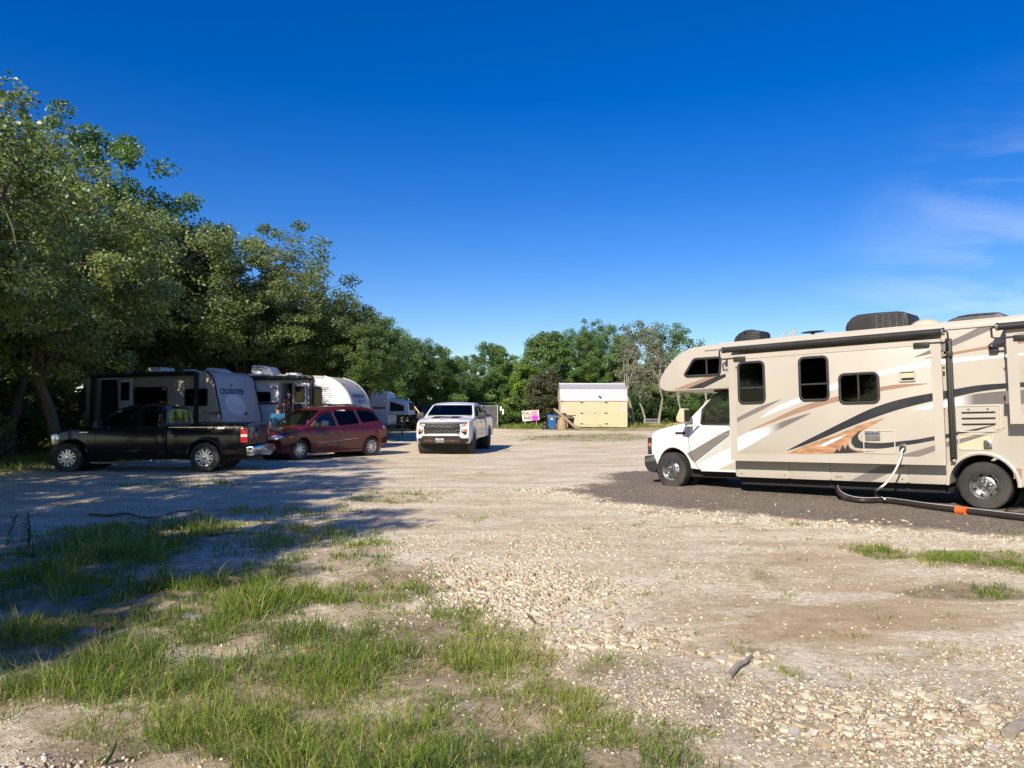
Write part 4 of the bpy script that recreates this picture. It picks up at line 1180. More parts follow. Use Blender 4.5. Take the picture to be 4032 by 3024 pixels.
B = M['deco_black']
strip('graphic_stripe', B, [(862,902),(960,850),(1080,790),(1200,730),(1350,660),(1500,612),(1700,572),(1800,555),(1950,530),(2110,518),(2300,508)],
      [(862,904),(960,872),(1080,825),(1200,775),(1350,718),(1500,668),(1700,618),(1800,600),(1950,568),(2110,548),(2300,534)])
strip('graphic_stripe', M['deco_white'], [(712,715),(800,656),(940,597),(1105,528),(1370,455),(1500,423),(1700,385),(1770,378),(2000,360),(2110,353),(2300,340)],
      [(712,717),(800,682),(940,627),(1105,562),(1370,485),(1500,455),(1700,414),(1770,406),(2000,380),(2110,371),(2300,346)])
strip('graphic_stripe', M['deco_brown'], [(650,784),(760,735),(940,653),(1105,604),(1160,591),(1395,540),(1500,525),(1662,519)],
      [(650,787),(760,749),(940,684),(1105,634),(1160,621),(1395,564),(1500,546),(1662,522)])
xg0, xg1 = s1_(700, 800, SL)[0], s1_(830, 760, SL)[0]
strip('graphic_stripe', grad_mat('deco_fade', (.82,.82,.82), (.15,.14,.13), xg0, xg1), [(548,848),(640,800),(760,765),(900,715),(1000,686)], [(548,924),(640,878),(760,810),(900,741),(1000,689)])
strip('graphic_stripe', M['deco_grey'], [(536,738),(600,705),(700,655),(830,609)], [(536,770),(600,730),(700,682),(830,612)])
strip('graphic_stripe', M['deco_grey'], [(1590,368),(1700,318),(1850,252),(2000,182),(2108,160)], [(1590,371),(1700,346),(1850,290),(2000,225),(2108,172)])
strip('graphic_stripe', M['deco_brown'], [(1645,376),(1770,350),(1900,325),(2050,298),(2110,287),(2300,255)], [(1645,379),(1770,363),(1900,341),(2050,317),(2110,306),(2300,275)])
xg0, xg1 = s1_(1800, 620, HWB)[0], s1_(1930, 610, HWB)[0]
strip('graphic_stripe', grad_mat('deco_fade_rear', (.82,.82,.82), (.14,.13,.125), xg0, xg1), [(1580,668),(1700,632),(1770,615),(1900,585),(2000,572),(2110,562),(2300,550)],
      [(1580,671),(1700,662),(1770,655),(1900,640),(2000,637),(2110,635),(2300,635)])
strip('graphic_stripe', B, [(1290,852),(1400,858),(1500,849),(1600,838),(1700,820),(1770,808),(1850,793),(1950,774),(2045,754)],
      [(1290,889),(1400,890),(1500,876),(1600,862),(1700,844),(1770,832),(1850,808),(1950,786),(2045,757)])
decal('graphic_hook', B, [(1308,772),(1262,800),(1232,832),(1229,858),(1250,884),(1292,890),(1292,853),(1272,838),(1268,815),(1285,790)], s1_, SL, s_main, .0004)
bz = mat('deco_bronze', (.36, .20, .11), .34, var=.55, scale=3.2, stretch=(1.2, 1, 5)); 
decal('graphic_feather', bz, crom([(862,919),(960,878),(1080,834),(1200,788),(1300,748),(1428,713)], 4)[:-1] + crom([(1428,714),(1330,768),(1252,815),(1214,855),(1228,888),(1290,902),(1380,906)], 4)[:-1] + [(1380,907),(1240,916),(1000,921)], s1_, SL, s_main)
decal('graphic_white_fleck', M['deco_white'], [(1040,878),(1120,838),(1210,806),(1150,842),(1080,875)], s1_, SL, s_main, .001)  # white vinyl fleck, part of the feather print
decal('graphic_black_barbs', B, [(1130,916),(1150,890),(1165,905),(1180,868),(1195,895),(1212,862),(1222,892),(1260,905),(1300,910),(1200,916)], s1_, SL, s_main, .001)  # jagged black vinyl barbs at the foot of the feather print
strip('graphic_stripe', M['deco_grey'], [(1400,968),(1500,932),(1600,902),(1770,853),(1840,836),(2050,785),(2108,770)], [(1400,970),(1540,971),(1600,942),(1770,882),(1840,863),(2050,796),(2108,772)], .0006)
decal('graphic_stripe', M['deco_grey'], [(1225,1071),(1400,985),(1540,985),(1345,1076)], s1_, HWB + .0145, rv)
decal('graphic_stripe', M['deco_brown'], [(380,600),(720,472),(815,468),(500,593)], s5_, HWB, rv)
decal('graphic_stripe', B, [(515,591),(800,475),(912,437),(912,470),(690,581)], s5_, HWB, rv)
decal('graphic_stripe', M['deco_grey'], [(912,388),(1030,361),(1030,384),(912,421)], s5_, SL, s_main)
decal('graphic_panel', M['deco_brown'], [(2148,1003),(2200,1003),(2200,1062),(2155,1062)], s1_, HWB, rv)

# hatches, vents, lamp
def hatch(a0, a1, b0, b1, off, par, m='cream', name='hatch', r=.03, d=.012):
    x0, _ = s1_(a1, (b0 + b1) / 2, off); x1, _ = s1_(a0, (b0 + b1) / 2, off)
    z0, z1 = s1_((a0 + a1) / 2, b1, off)[1], s1_((a0 + a1) / 2, b0, off)[1]
    h_ = MB().prism(rrect(x0, x1, z0, z1, r), off + .0002, off + .0009).build(name, M[m], par, sm=False)
    window_ring(rrect(x0, x1, z0, z1, r), .018, off + .001, off + d).build('hatch_rim', M['cream_trim'], h_, bevel=.003)
    return h_, (x0, x1, z0, z1)
h1, (x0, x1, z0, z1) = hatch(1298, 1481, 785, 918, SL, s_main, name='furnace_hatch')
ga, gb = s1_(1312, 796, SL), s1_(1392, 842, SL)
for i in range(7):
    xx = gb[0] + (ga[0] - gb[0]) * (i + .5) / 7
    MB().box(xx - .011, xx + .011, SL + .002, SL + .022, gb[1], ga[1]).build('vent_louvre', M['chrome'], h1, bevel=.004)
MB().box(gb[0] - .01, ga[0] + .01, SL + .0024, SL + .008, gb[1] - .01, ga[1] + .01).build('vent_back', M['steel'], h1)
h2, (x0, x1, z0, z1) = hatch(1505, 1598, 448, 508, SL, s_main, 'pale_cream', 'range_vent', .02, .03)
MB().box(x0 + .03, x1 - .03, SL + .003, SL + .012, z0 + .025, z0 + .06).build('vent_slot', M['dark_cavity'], h2)
h3, (x0, x1, z0, z1) = hatch(1828, 2084, 643, 795, HWB, rv, 'cream', 'fridge_vent', .05)
for k in range(3):
    zz = z1 - (z1 - z0) * (.27 + .22 * k); MB().box(x0 + .08, x1 - .08, HWB + .003, HWB + .012, zz - .012, zz + .012).build('vent_slot', M['dark_cavity'], h3)
for xx in (x0 + .18, x1 - .18): MB().box(xx - .015, xx + .015, HWB + .003, HWB + .012, z1 - .075, z1 - .05).build('latch', M['steel'], h3)
h4, (x0, x1, z0, z1) = hatch(1838, 2038, 805, 898, HWB, rv, 'pale_cream', 'heater_door', .03)
la, lb = s1_(1985, 842, HWB), s1_(2035, 888, HWB)
MB().box(lb[0], la[0], HWB + .002, HWB + .05, lb[1], la[1]).build('exhaust_vent', M['steel'], h4, bevel=.012)
window_ring(rrect(lb[0] + .03, la[0] - .03, lb[1] + .03, la[1] - .03, .02), .03, HWB + .045, HWB + .056).build('vent_grille', M['grey_plastic'], h4)
MB().prism(rrect(-1.45, -.85, .40, .72, .06), HWB + .0008, HWB + .02).build('bay_door', M['pale_cream'], rv, bevel=.005)
MB().tube([(-2.9, HWB + .004, s1_(2100, 985, HWB)[1]), (-.62, HWB + .004, s1_(2100, 985, HWB)[1])], .012, 6).build('body_moulding', M['cream_trim'], rv)
# power inlet
ia = s1_(1523, 872, SL)
MB().prism(rrect(ia[0] - .05, ia[0] + .05, ia[1] - .035, ia[1] + .025, .012), SL + .0005, SL + .014).build('inlet_plate', M['steel'], rv, bevel=.003)
ib = s1_(1524, 892, SL)
MB().lathe([(.05, SL + .001), (.05, SL + .03), (.03, SL + .036), (.0005, SL + .038)], 18, 'y', (ib[0], 0, ib[1])).build('inlet_cap', M['black_plastic'], rv)

# slide toppers (awning rolls), brackets, arm
def topper(xa, xb, z, nm):
    y = SL + .06
    t = MB().tube([(xa, y, z), (xb, y, z)], .055, 14).build(nm, M['black_plastic'], rv)
    for x_, sg in ((xa, -1), (xb, 1)):
        MB().lathe([(.062, 0), (.062, .03), (.03, .05), (.0005, .055)], 14, 'x', (x_ + (0 if sg > 0 else -.05), y, z)).build('roller_cap', M['steel'], t)
        MB().tube([(x_ + sg * .06, y, z + .01), (x_ + sg * .10, y, z - .02), (x_ + sg * .10, y - .02, z - .15), (x_ + sg * .05, y - .06, z - .17), (x_ - sg * .35, y - .06, z - .165)], .016, 6).build('bracket', M['black_plastic'], t)
        MB().box(x_ - sg * .30 - .12, x_ - sg * .30 + .12, SL - .01, SL + .045, z - .225, z - .145).build('bracket_foot', M['black_plastic'], t, bevel=.01)
    MB().add([(xa + .03, y - .02, z + .05), (xb - .03, y - .02, z + .05), (xb - .03, HWB - .02, ROOF - .12), (xa + .03, HWB - .02, ROOF - .12)], [(0, 1, 2, 3)]).build('fabric', M['black_plastic'], t)
    return t
zt = s1_(1100, 280, SL + .06)[1]
topper(sx0 - .02, sx1 + .05, zt, 'slide_topper')
topper(-2.6, tx1 + .08, zt, 'slide_topper')
aa, ab = s1_(1733, 262, SL - .02), s1_(1783, 955, SL - .02)
xa_ = min((aa[0] + ab[0]) / 2, sx0 - .06)
arm = MB().box(xa_ - .045, xa_ + .045, HWB + .02, HWB + .09, ab[1], aa[1]).build('awning_arm', M['black_plastic'], rv, bevel=.012)
MB().box(xa_ - .02, xa_ + .02, HWB + .09, HWB + .13, ab[1] + .03, aa[1] - .3).build('arm_channel', M['black_plastic'], arm, bevel=.006)
zj = s1_(1750, 350, SL)[1]
MB().box(xa_ - .06, xa_ + .06, HWB + .06, HWB + .15, zj - .05, zj + .05).build('arm_joint', M['black_plastic'], arm, bevel=.015)
MB().box(xa_ - .03, xa_ + .03, HWB + .01, HWB + .11, ab[1] - .05, ab[1]).build('arm_foot', M['steel'], arm, bevel=.008)
cb = s1_(2045, 320, HWB)
MB().box(cb[0] - .06, cb[0] + .06, HWB + .001, HWB + .08, cb[1] - .07, cb[1] + .03).build('awning_clip', M['black_plastic'], rv, bevel=.012)

# roof equipment
def rp(a, b, off): return s1_(a, b, off)
def roof_unit(name, prof_px, off, hwid, m, bev=.03, nm2=None):
    poly = [rp(a, b, off) for a, b in prof_px]
    return MB().prism(poly, off - hwid, off + hwid * .15).build(name, m, rv, bevel=bev, seg=3)
zr = ROOF + .02
pf = [(1200,228),(1194,205),(1203,178),(1230,145),(1265,128),(1360,117),(1490,108),(1535,113),(1550,125),(1558,165),(1556,200)]
pts = [rp(a, b, .35) for a, b in pf]; zmin = min(p[1] for p in pts)
pts = [(x, max(z, zr)) for x, z in pts]; pts[0] = (pts[0][0], zr); pts[-1] = (pts[-1][0], zr)
ac = MB().prism(pts, -.35, .35).build('air_conditioner', M['black_plastic'], rv, bevel=.05, seg=3)
ga, gb = rp(1372, 128, .36), rp(1528, 195, .36)
for k in range(9):
    zz = gb[1] + (ga[1] - gb[1]) * k / 8
    MB().box(gb[0], ga[0], .352, .366, zz - .007, zz + .007).build('grille_slat', M['grey_plastic'], ac)
for k in range(5):
    xx = gb[0] + (ga[0] - gb[0]) * k / 4
    MB().box(xx - .008, xx + .008, .353, .37, gb[1], ga[1]).build('grille_bar', M['grey_plastic'], ac)
pf = [(552,292),(570,268),(595,245),(625,230),(660,226),(700,232),(710,245),(713,280)]
pts = [(lambda p: (p[0], max(p[1] + .05, zr)))(rp(a, b, .75)) for a, b in pf]; pts[0] = (pts[0][0], zr); pts[-1] = (pts[-1][0], zr)
fv = MB().prism(pts, .25, .75).build('roof_vent', M['black_plastic'], rv, bevel=.03, seg=3)
ga, gb = rp(660, 240, .76), rp(708, 270, .76)
for k in range(5):
    zz = gb[1] + (ga[1] - gb[1]) * k / 4; MB().box(gb[0], ga[0], .752, .764, zz - .006, zz + .006).build('grille_slat', M['grey_plastic'], fv)
MB().box(rp(632, 240, .76)[0], rp(618, 240, .76)[0], .752, .76, rp(625, 245, .76)[1] + .03, rp(625, 236, .76)[1] + .03).build('badge', M['chrome'], fv)
pf = [(1745,178),(1775,160),(1830,138),(1890,125),(1940,120),(2060,112),(2090,118),(2108,138),(2112,150)]
pts = [(lambda p: (p[0], max(p[1], zr)))(rp(a, b, .45)) for a, b in pf]; pts[0] = (pts[0][0], zr); pts[-1] = (pts[-1][0], zr)
vc = MB().prism(pts, -.3, .45).build('vent_cover', M['grey_plastic'], rv, bevel=.05, seg=3)
for k in range(4):
    ca = rp(1870 + k * 48, 137 - k * 4, .45); MB().box(ca[0] - .09, ca[0] + .09, .448, .4535, ca[1] - .008, ca[1] + .008).build('vent_slot', M['dark_cavity'], vc)
dc = rp(1655, 190, .6)
MB().sphere((dc[0], .6, zr - .02), (.27, .27, .17), 20, 10).build('skylight_dome', M['pale_cream'], rv)
an = rp(1012, 240, .5)
ant = MB().tube([(an[0], .5, zr), (an[0], .5, zr + .10)], .035, 10).build('antenna', M['black_plastic'], rv)
MB().sphere((an[0], .5, zr + .125), (.24, .10, .022), 18, 6).build('antenna_head', M['black_plastic'], ant)
for (a0, b0), (a1, b1) in [((812,262),(860,220)), ((848,262),(905,217)), ((872,260),(920,218))]:
    p, q = rp(a0, b0, .3), rp(a1, b1, .3); MB().tube([(p[0], .3, zr), (q[0], .3, max(q[1], zr + .12))], .016, 6).build('antenna_rod', M['cream_trim'], rv)

# white van cab
CW = 1.0
fz = [s5_(a, b, CW) for a, b in [(112,1085),(118,1060),(135,1030),(165,1004),(210,983),(300,958),(380,942),(470,922),(525,905)]]
belt = s5_(800, 950, CW)[1]
FXC = s5_(372, 1410, CW)[0]; FZC = 0.375 + .065
rock = s5_(800, 1408, CW)[1]; fb = s5_(120, 1248, CW)
cabp = [(4.262, belt), (4.262, rock), (s5_(660, 1412, CW)[0], rock)] + arch(FXC, FZC + .02, .455, rock + .02)[::-1] + [(fb[0] - .05, fb[1]), fb] + fz + [(fz[-1][0] - .08, belt + .03)]
def cabhw(x, z):
    return CW * (1 - .025 * float(sstep(5.6, 6.6, x)) - .05 * float(sstep(belt - .25, belt + .1, z)) * float(sstep(5.0, 5.5, x))) - .02 * (1 - z / belt) ** 2
def cabshift(x, s, z): return (-.11 * abs(s) ** 4 * float(sstep(5.6, 6.5, x)), -.035 * s * s * float(sstep(belt - .2, belt, z)))
me = prism_body(cabp, cabhw, xc=rng(4.4, 6.5, 12), zc=rng(rock, belt, 4), shift=cabshift, bevel=.03, seg=3, bmin=40); smooth(me, 45)
cab = link('cab', me, M['white_paint'], rv)
MB().box(4.3, 6.2, -.82, .82, .30, rock + .05).build('cab_chassis', M['dark_cavity'], cab)
MB().lathe([(.44, -.8), (.44, .8)], 20, 'y', (FXC, 0, FZC)).build('wheel_well', M['dark_cavity'], cab)
# pillars, roof and glass of the cab
wq = [s5_(a, b, CW) for a, b in [(642,948),(655,800),(760,682),(822,655),(960,640),(960,946)]]
wtop = zun - .02
for sd in (1, -1):
    y0, y1 = (.90, .965) if sd > 0 else (-.965, -.90)
    ap = [s5_(a, b, CW) for a, b in [(520,912),(720,706)]]
    MB().prism([ap[0], ap[1], wq[2], wq[1], wq[0], (wq[0][0] + .02, belt - .04), (ap[0][0], belt - .02)], y0, y1).build('a_pillar', M['white_paint'], cab, bevel=.012)
    MB().prism([ap[1], (ap[1][0] - .28, wtop), (4.262, wtop), (4.262, wq[4][1]), wq[3], wq[2]], y0, y1).build('roof_rail', M['black_plastic'], cab, bevel=.008)
    MB().prism(wq[:4] + [(4.27, wq[4][1]), (4.27, wq[5][1])], y0 + .028, y0 + .034).build('door_glass', M['clear'], cab, sm=False)
    MB().tube([(wq[0][0] + .01, y1 if sd > 0 else y0, wq[0][1]), (4.27, y1 if sd > 0 else y0, wq[5][1])], .013, 6).build('window_seal', M['black_plastic'], cab)
wb, wt = (ap[0][0] + .03, ap[0][1] - .01), (ap[1][0] - .22, wtop)
MB().add([(wb[0], -.88, wb[1]), (wb[0], .88, wb[1]), (wt[0], .86, wt[1]), (wt[0], -.86, wt[1])], [(0, 1, 2, 3)]).build('windscreen', M['clear'], cab)
MB().box(4.30, wt[0] + .1, -.9, .9, wtop - .02, wtop + .015).build('cab_roof', M['black_plastic'], cab)
MB().box(4.262, 4.29, -.95, .95, belt - .3, wtop).build('cab_rear_wall', M['interior'], cab)
MB().prism([(5.05, belt - .1), (5.5, belt - .1), (5.5, belt + .05), (5.2, belt + .12), (5.05, belt + .05)], -.85, .85).build('dashboard', M['interior'], cab, bevel=.03)
steering_wheel(cab, 4.98, .42, belt + .06, .2)
seat(cab, 4.68, .42, belt - .42); seat(cab, 4.68, -.42, belt - .42)
# cab details
MB().box(*sorted((s5_(508, 1030, CW)[0], s5_(403, 1030, CW)[0])), CW - .035, CW - .004, s5_(455, 1050, CW)[1], s5_(455, 1023, CW)[1]).build('fender_vent', M['black_plastic'], cab, bevel=.006)
hl = round_poly([s5_(a, b, CW) for a, b in [(118,1078),(163,1082),(155,1170),(137,1248),(120,1248)]], .02)
for sd in (1, -1):
    hm = MB().prism([(x - .015, z) for x, z in hl], sd * (CW - .11), sd * (CW - .012)).build('headlight', M['lamp_dark'], cab, bevel=.01)
    oa, ob = s5_(127, 1135, CW), s5_(152, 1165, CW)
    MB().box(min(oa[0], ob[0]) - .02, max(oa[0], ob[0]) - .02, sd * (CW - .02) - .008, sd * (CW - .02) + .012, ob[1], oa[1]).build('turn_signal', M['lamp_orange'], hm)
bp = [s5_(a, b, CW - .05) for a, b in [(225,1262),(95,1262),(90,1300),(96,1365),(130,1418),(190,1434),(212,1400)]]
MB().prism(round_poly(bp, .03), -(CW - .07), CW - .07).build('front_bumper', M['black_plastic'], cab, bevel=.03, seg=3)
bp2 = [s5_(a, b, CW - .05) for a, b in [(205,1264),(98,1264),(92,1300),(94,1325),(205,1325)]]
MB().prism(bp2, -(CW - .075), CW - .066).build('bumper_chrome', M['steel'], cab, bevel=.02)
for pts_, m_ in [([(522,1236),(600,1195),(952,988),(952,1060),(600,1332),(560,1296)], 'deco_grey'), ([(592,1354),(957,1066),(957,1176),(640,1338)], 'deco_lgrey'), ([(822,1406),(1017,1312),(1017,1406)], 'deco_beige')]:
    pl = [s5_(a, b, CW) for a, b in pts_]; pl = [(max(x, 4.27), z) for x, z in pl]
    link('graphic_stripe', side_panel(pl, cabhw, .003, .002, 1, rng(4.3, 5.4, 5), rng(rock, belt, 4), cabshift), M[m_], cab)
seam = [s5_(a, b, CW) for a, b in [(530,975),(530,1050),(540,1130),(560,1250),(600,1330),(655,1412)]]
MB().tube([(x, cabhw(x, z) + .001, z) for x, z in seam], .006, 4).build('door_seam', M['dark_cavity'], cab)
sb = [s5_(a, b, CW) for a, b in [(170,1075),(500,1060),(700,1058),(945,1048)]]
MB().tube([(x, cabhw(x, z) - .002, z) for x, z in sb], .007, 4).build('body_crease', M['white_paint'], cab)
MB().box(4.28, s5_(640, 1412, CW)[0] - .05, CW - .06, CW + .0, rock - .03, rock + .015).build('running_board', M['white_paint'], cab, bevel=.01)
mz0, mz1 = s5_(490, 932, 1.35)[1], s5_(490, 787, 1.35)[1]; mxx = s5_(487, 860, 1.35)[0]
mir = MB().prism(round_poly([(mxx - .07, mz0), (mxx + .10, mz0 + .03), (mxx + .11, mz1 - .18), (mxx + .02, mz1), (mxx - .07, mz1)], .03), 1.22, 1.46).build('mirror', M['pale_cream'], cab, bevel=.02, seg=3)
MB().box(mxx - .08, mxx - .072, 1.24, 1.44, mz0 + .03, mz1 - .03).build('mirror_glass', M['chrome'], mir)
MB().tube([(mxx - .02, 1.32, mz0 + .02), (mxx - .02, 1.30, mz0 - .06), (mxx - .10, 1.1, mz0 - .06), (mxx - .20, .93, mz0 - .05)], .022, 8).build('mirror_arm', M['white_paint'], mir)
mir2 = MB().prism(round_poly([(mxx - .07, mz0), (mxx + .10, mz0 + .03), (mxx + .11, mz1 - .18), (mxx + .02, mz1), (mxx - .07, mz1)], .03), -1.46, -1.22).build('mirror', M['pale_cream'], cab, bevel=.02, seg=3)
MB().tube([(mxx - .02, -1.32, mz0 + .02), (mxx - .02, -1.30, mz0 - .06), (mxx - .10, -1.1, mz0 - .06), (mxx - .20, -.93, mz0 - .05)], .022, 8).build('mirror_arm', M['white_paint'], mir2)
for y_ in (.3, -.3): MB().tube([(5.45, y_, belt + .03), (5.2, y_ + .35, belt + .10)], .012, 5).build('wiper', M['black_plastic'], cab)
at_ = s5_(375, 940, .8); MB().tube([(at_[0], .78, at_[1] - .03), (at_[0] + .06, .78, at_[1] + .75)], .005, 5).build('aerial', M['black_plastic'], cab)
# wheels
for y_ in (1.06, .80): wheel(rv, 'rv_rear', 0.01, y_, WZ - .0, .372, .22, .215, 'steel'); 
for y_ in (-1.06, -.80): wheel(rv, 'rv_rear', 0.01, y_, WZ, .372, .22, .215, 'steel')
for y_ in (.92, -.92): wheel(rv, 'rv_front', FXC, y_, FZC - .0, .372, .22, .215, 'steel', steer=R(-4))
mudx = s1_(2130, 1150, 1.0)[0]

# hoses and cords on the pad
def gpt(a, b, z=0.0):
    x, y = ground_at(*c1(a, b), gz_base(5, 12) + z); return Vector((x, y, rz_(x, y) + z))
def world_of(fr, p): return fr.M @ Vector(p)
hp0 = s1_(1148, 1098, 1.0); p0 = world_of(RVF, (hp0[0], .98, hp0[1]))
hose = [p0, p0 + Vector((-.03, -.06, -.02)), gpt(1165, 1150, .12), gpt(1215, 1176, .06)] + [gpt(a, b, .05) for a, b in [(1300,1188),(1400,1186),(1500,1198),(1650,1222),(1760,1238),(1860,1250),(1950,1262),(2080,1279),(2212,1296),(2330,1310),(2480,1322),(2640,1328)]]
hs = [Vector(p) for p in crom(hose, 6)]
k_ = len(hs)
sh = empty('sewer_hose', (hs[10].x, hs[10].y, gz(hs[10].x, hs[10].y)), label='dark corrugated sewer hose with orange coupling lying beside the motorhome', cat='hose')
def rel(e, P): return [tuple(Vector(p) - e.location) for p in P]
dense = []
for i in range(k_ - 1):
    n = max(2, int((hs[i + 1] - hs[i]).length / .028))
    dense += [hs[i].lerp(hs[i + 1], t / n) for t in range(n)]
MB().tube(rel(sh, dense), [.040 if i % 2 else .044 for i in range(len(dense))], 12).build('hose_tube', M['hose_dark'], sh, ang=80)
MB().tube(rel(sh, [p + Vector((0, -.02, .05)) for p in dense[6::3]]), .006, 4).build('hose_stripe', M['deco_lgrey'], sh)
oa, ob = gpt(1832, 1247, .052), gpt(1884, 1254, .052)
d_ = (ob - oa)
cpl = MB().tube(rel(sh, [oa, oa + d_ * .12, oa + d_ * .14, oa + d_ * .86, oa + d_ * .88, ob]), [.066, .066, .058, .058, .066, .066], 16).build('coupling', M['orange'], sh)
MB().tube(rel(sh, [p0 + Vector((.0, -.02, .0)), p0 + Vector((-.01, -.07, -.02))]), .07, 14).build('coupling', M['orange'], sh)
MB().tube(rel(sh, [p0 + Vector((.02, .12, .03)), p0]), .06, 14).build('drain_outlet', M['grey_plastic'], sh)

cp = [s1_(1525, 893, SL + .04)]
wpts = [world_of(RVF, (cp[0][0], SL + .03, cp[0][1])), world_of(RVF, (cp[0][0], SL + .12, cp[0][1] - .03))]
for a, b in [(1512,940),(1482,1010),(1435,1078),(1392,1115)]:
    q = s1_(a, b, SL + .10); wpts.append(world_of(RVF, (q[0], SL + .10, q[1])))
wpts += [gpt(1368, 1140, .10), gpt(1372, 1162, .03), gpt(1392, 1172, .02), gpt(1420, 1178, .10)]
wc = empty('power_cord', (wpts[-3].x, wpts[-3].y, rz_(wpts[-3].x, wpts[-3].y)), label='thick white cord hanging from the motorhome wall to the ground', cat='cord')
MB().tube(rel(wc, crom(wpts, 6)), .017, 10).build('cord', M['hose_white'], wc)
bpts = [gpt(a, b, .015) for a, b in [(2240,1232),(2180,1240),(2115,1248),(2108,1254),(2135,1262),(2240,1268)]]
bc = empty('black_cable', (bpts[3].x, bpts[3].y, rz_(bpts[3].x, bpts[3].y)), label='thin black cable looped on the dark gravel behind the motorhome wheel', cat='cable')
MB().tube(rel(bc, crom(bpts, 6)), .012, 6).build('cable', M['rubber'], bc)

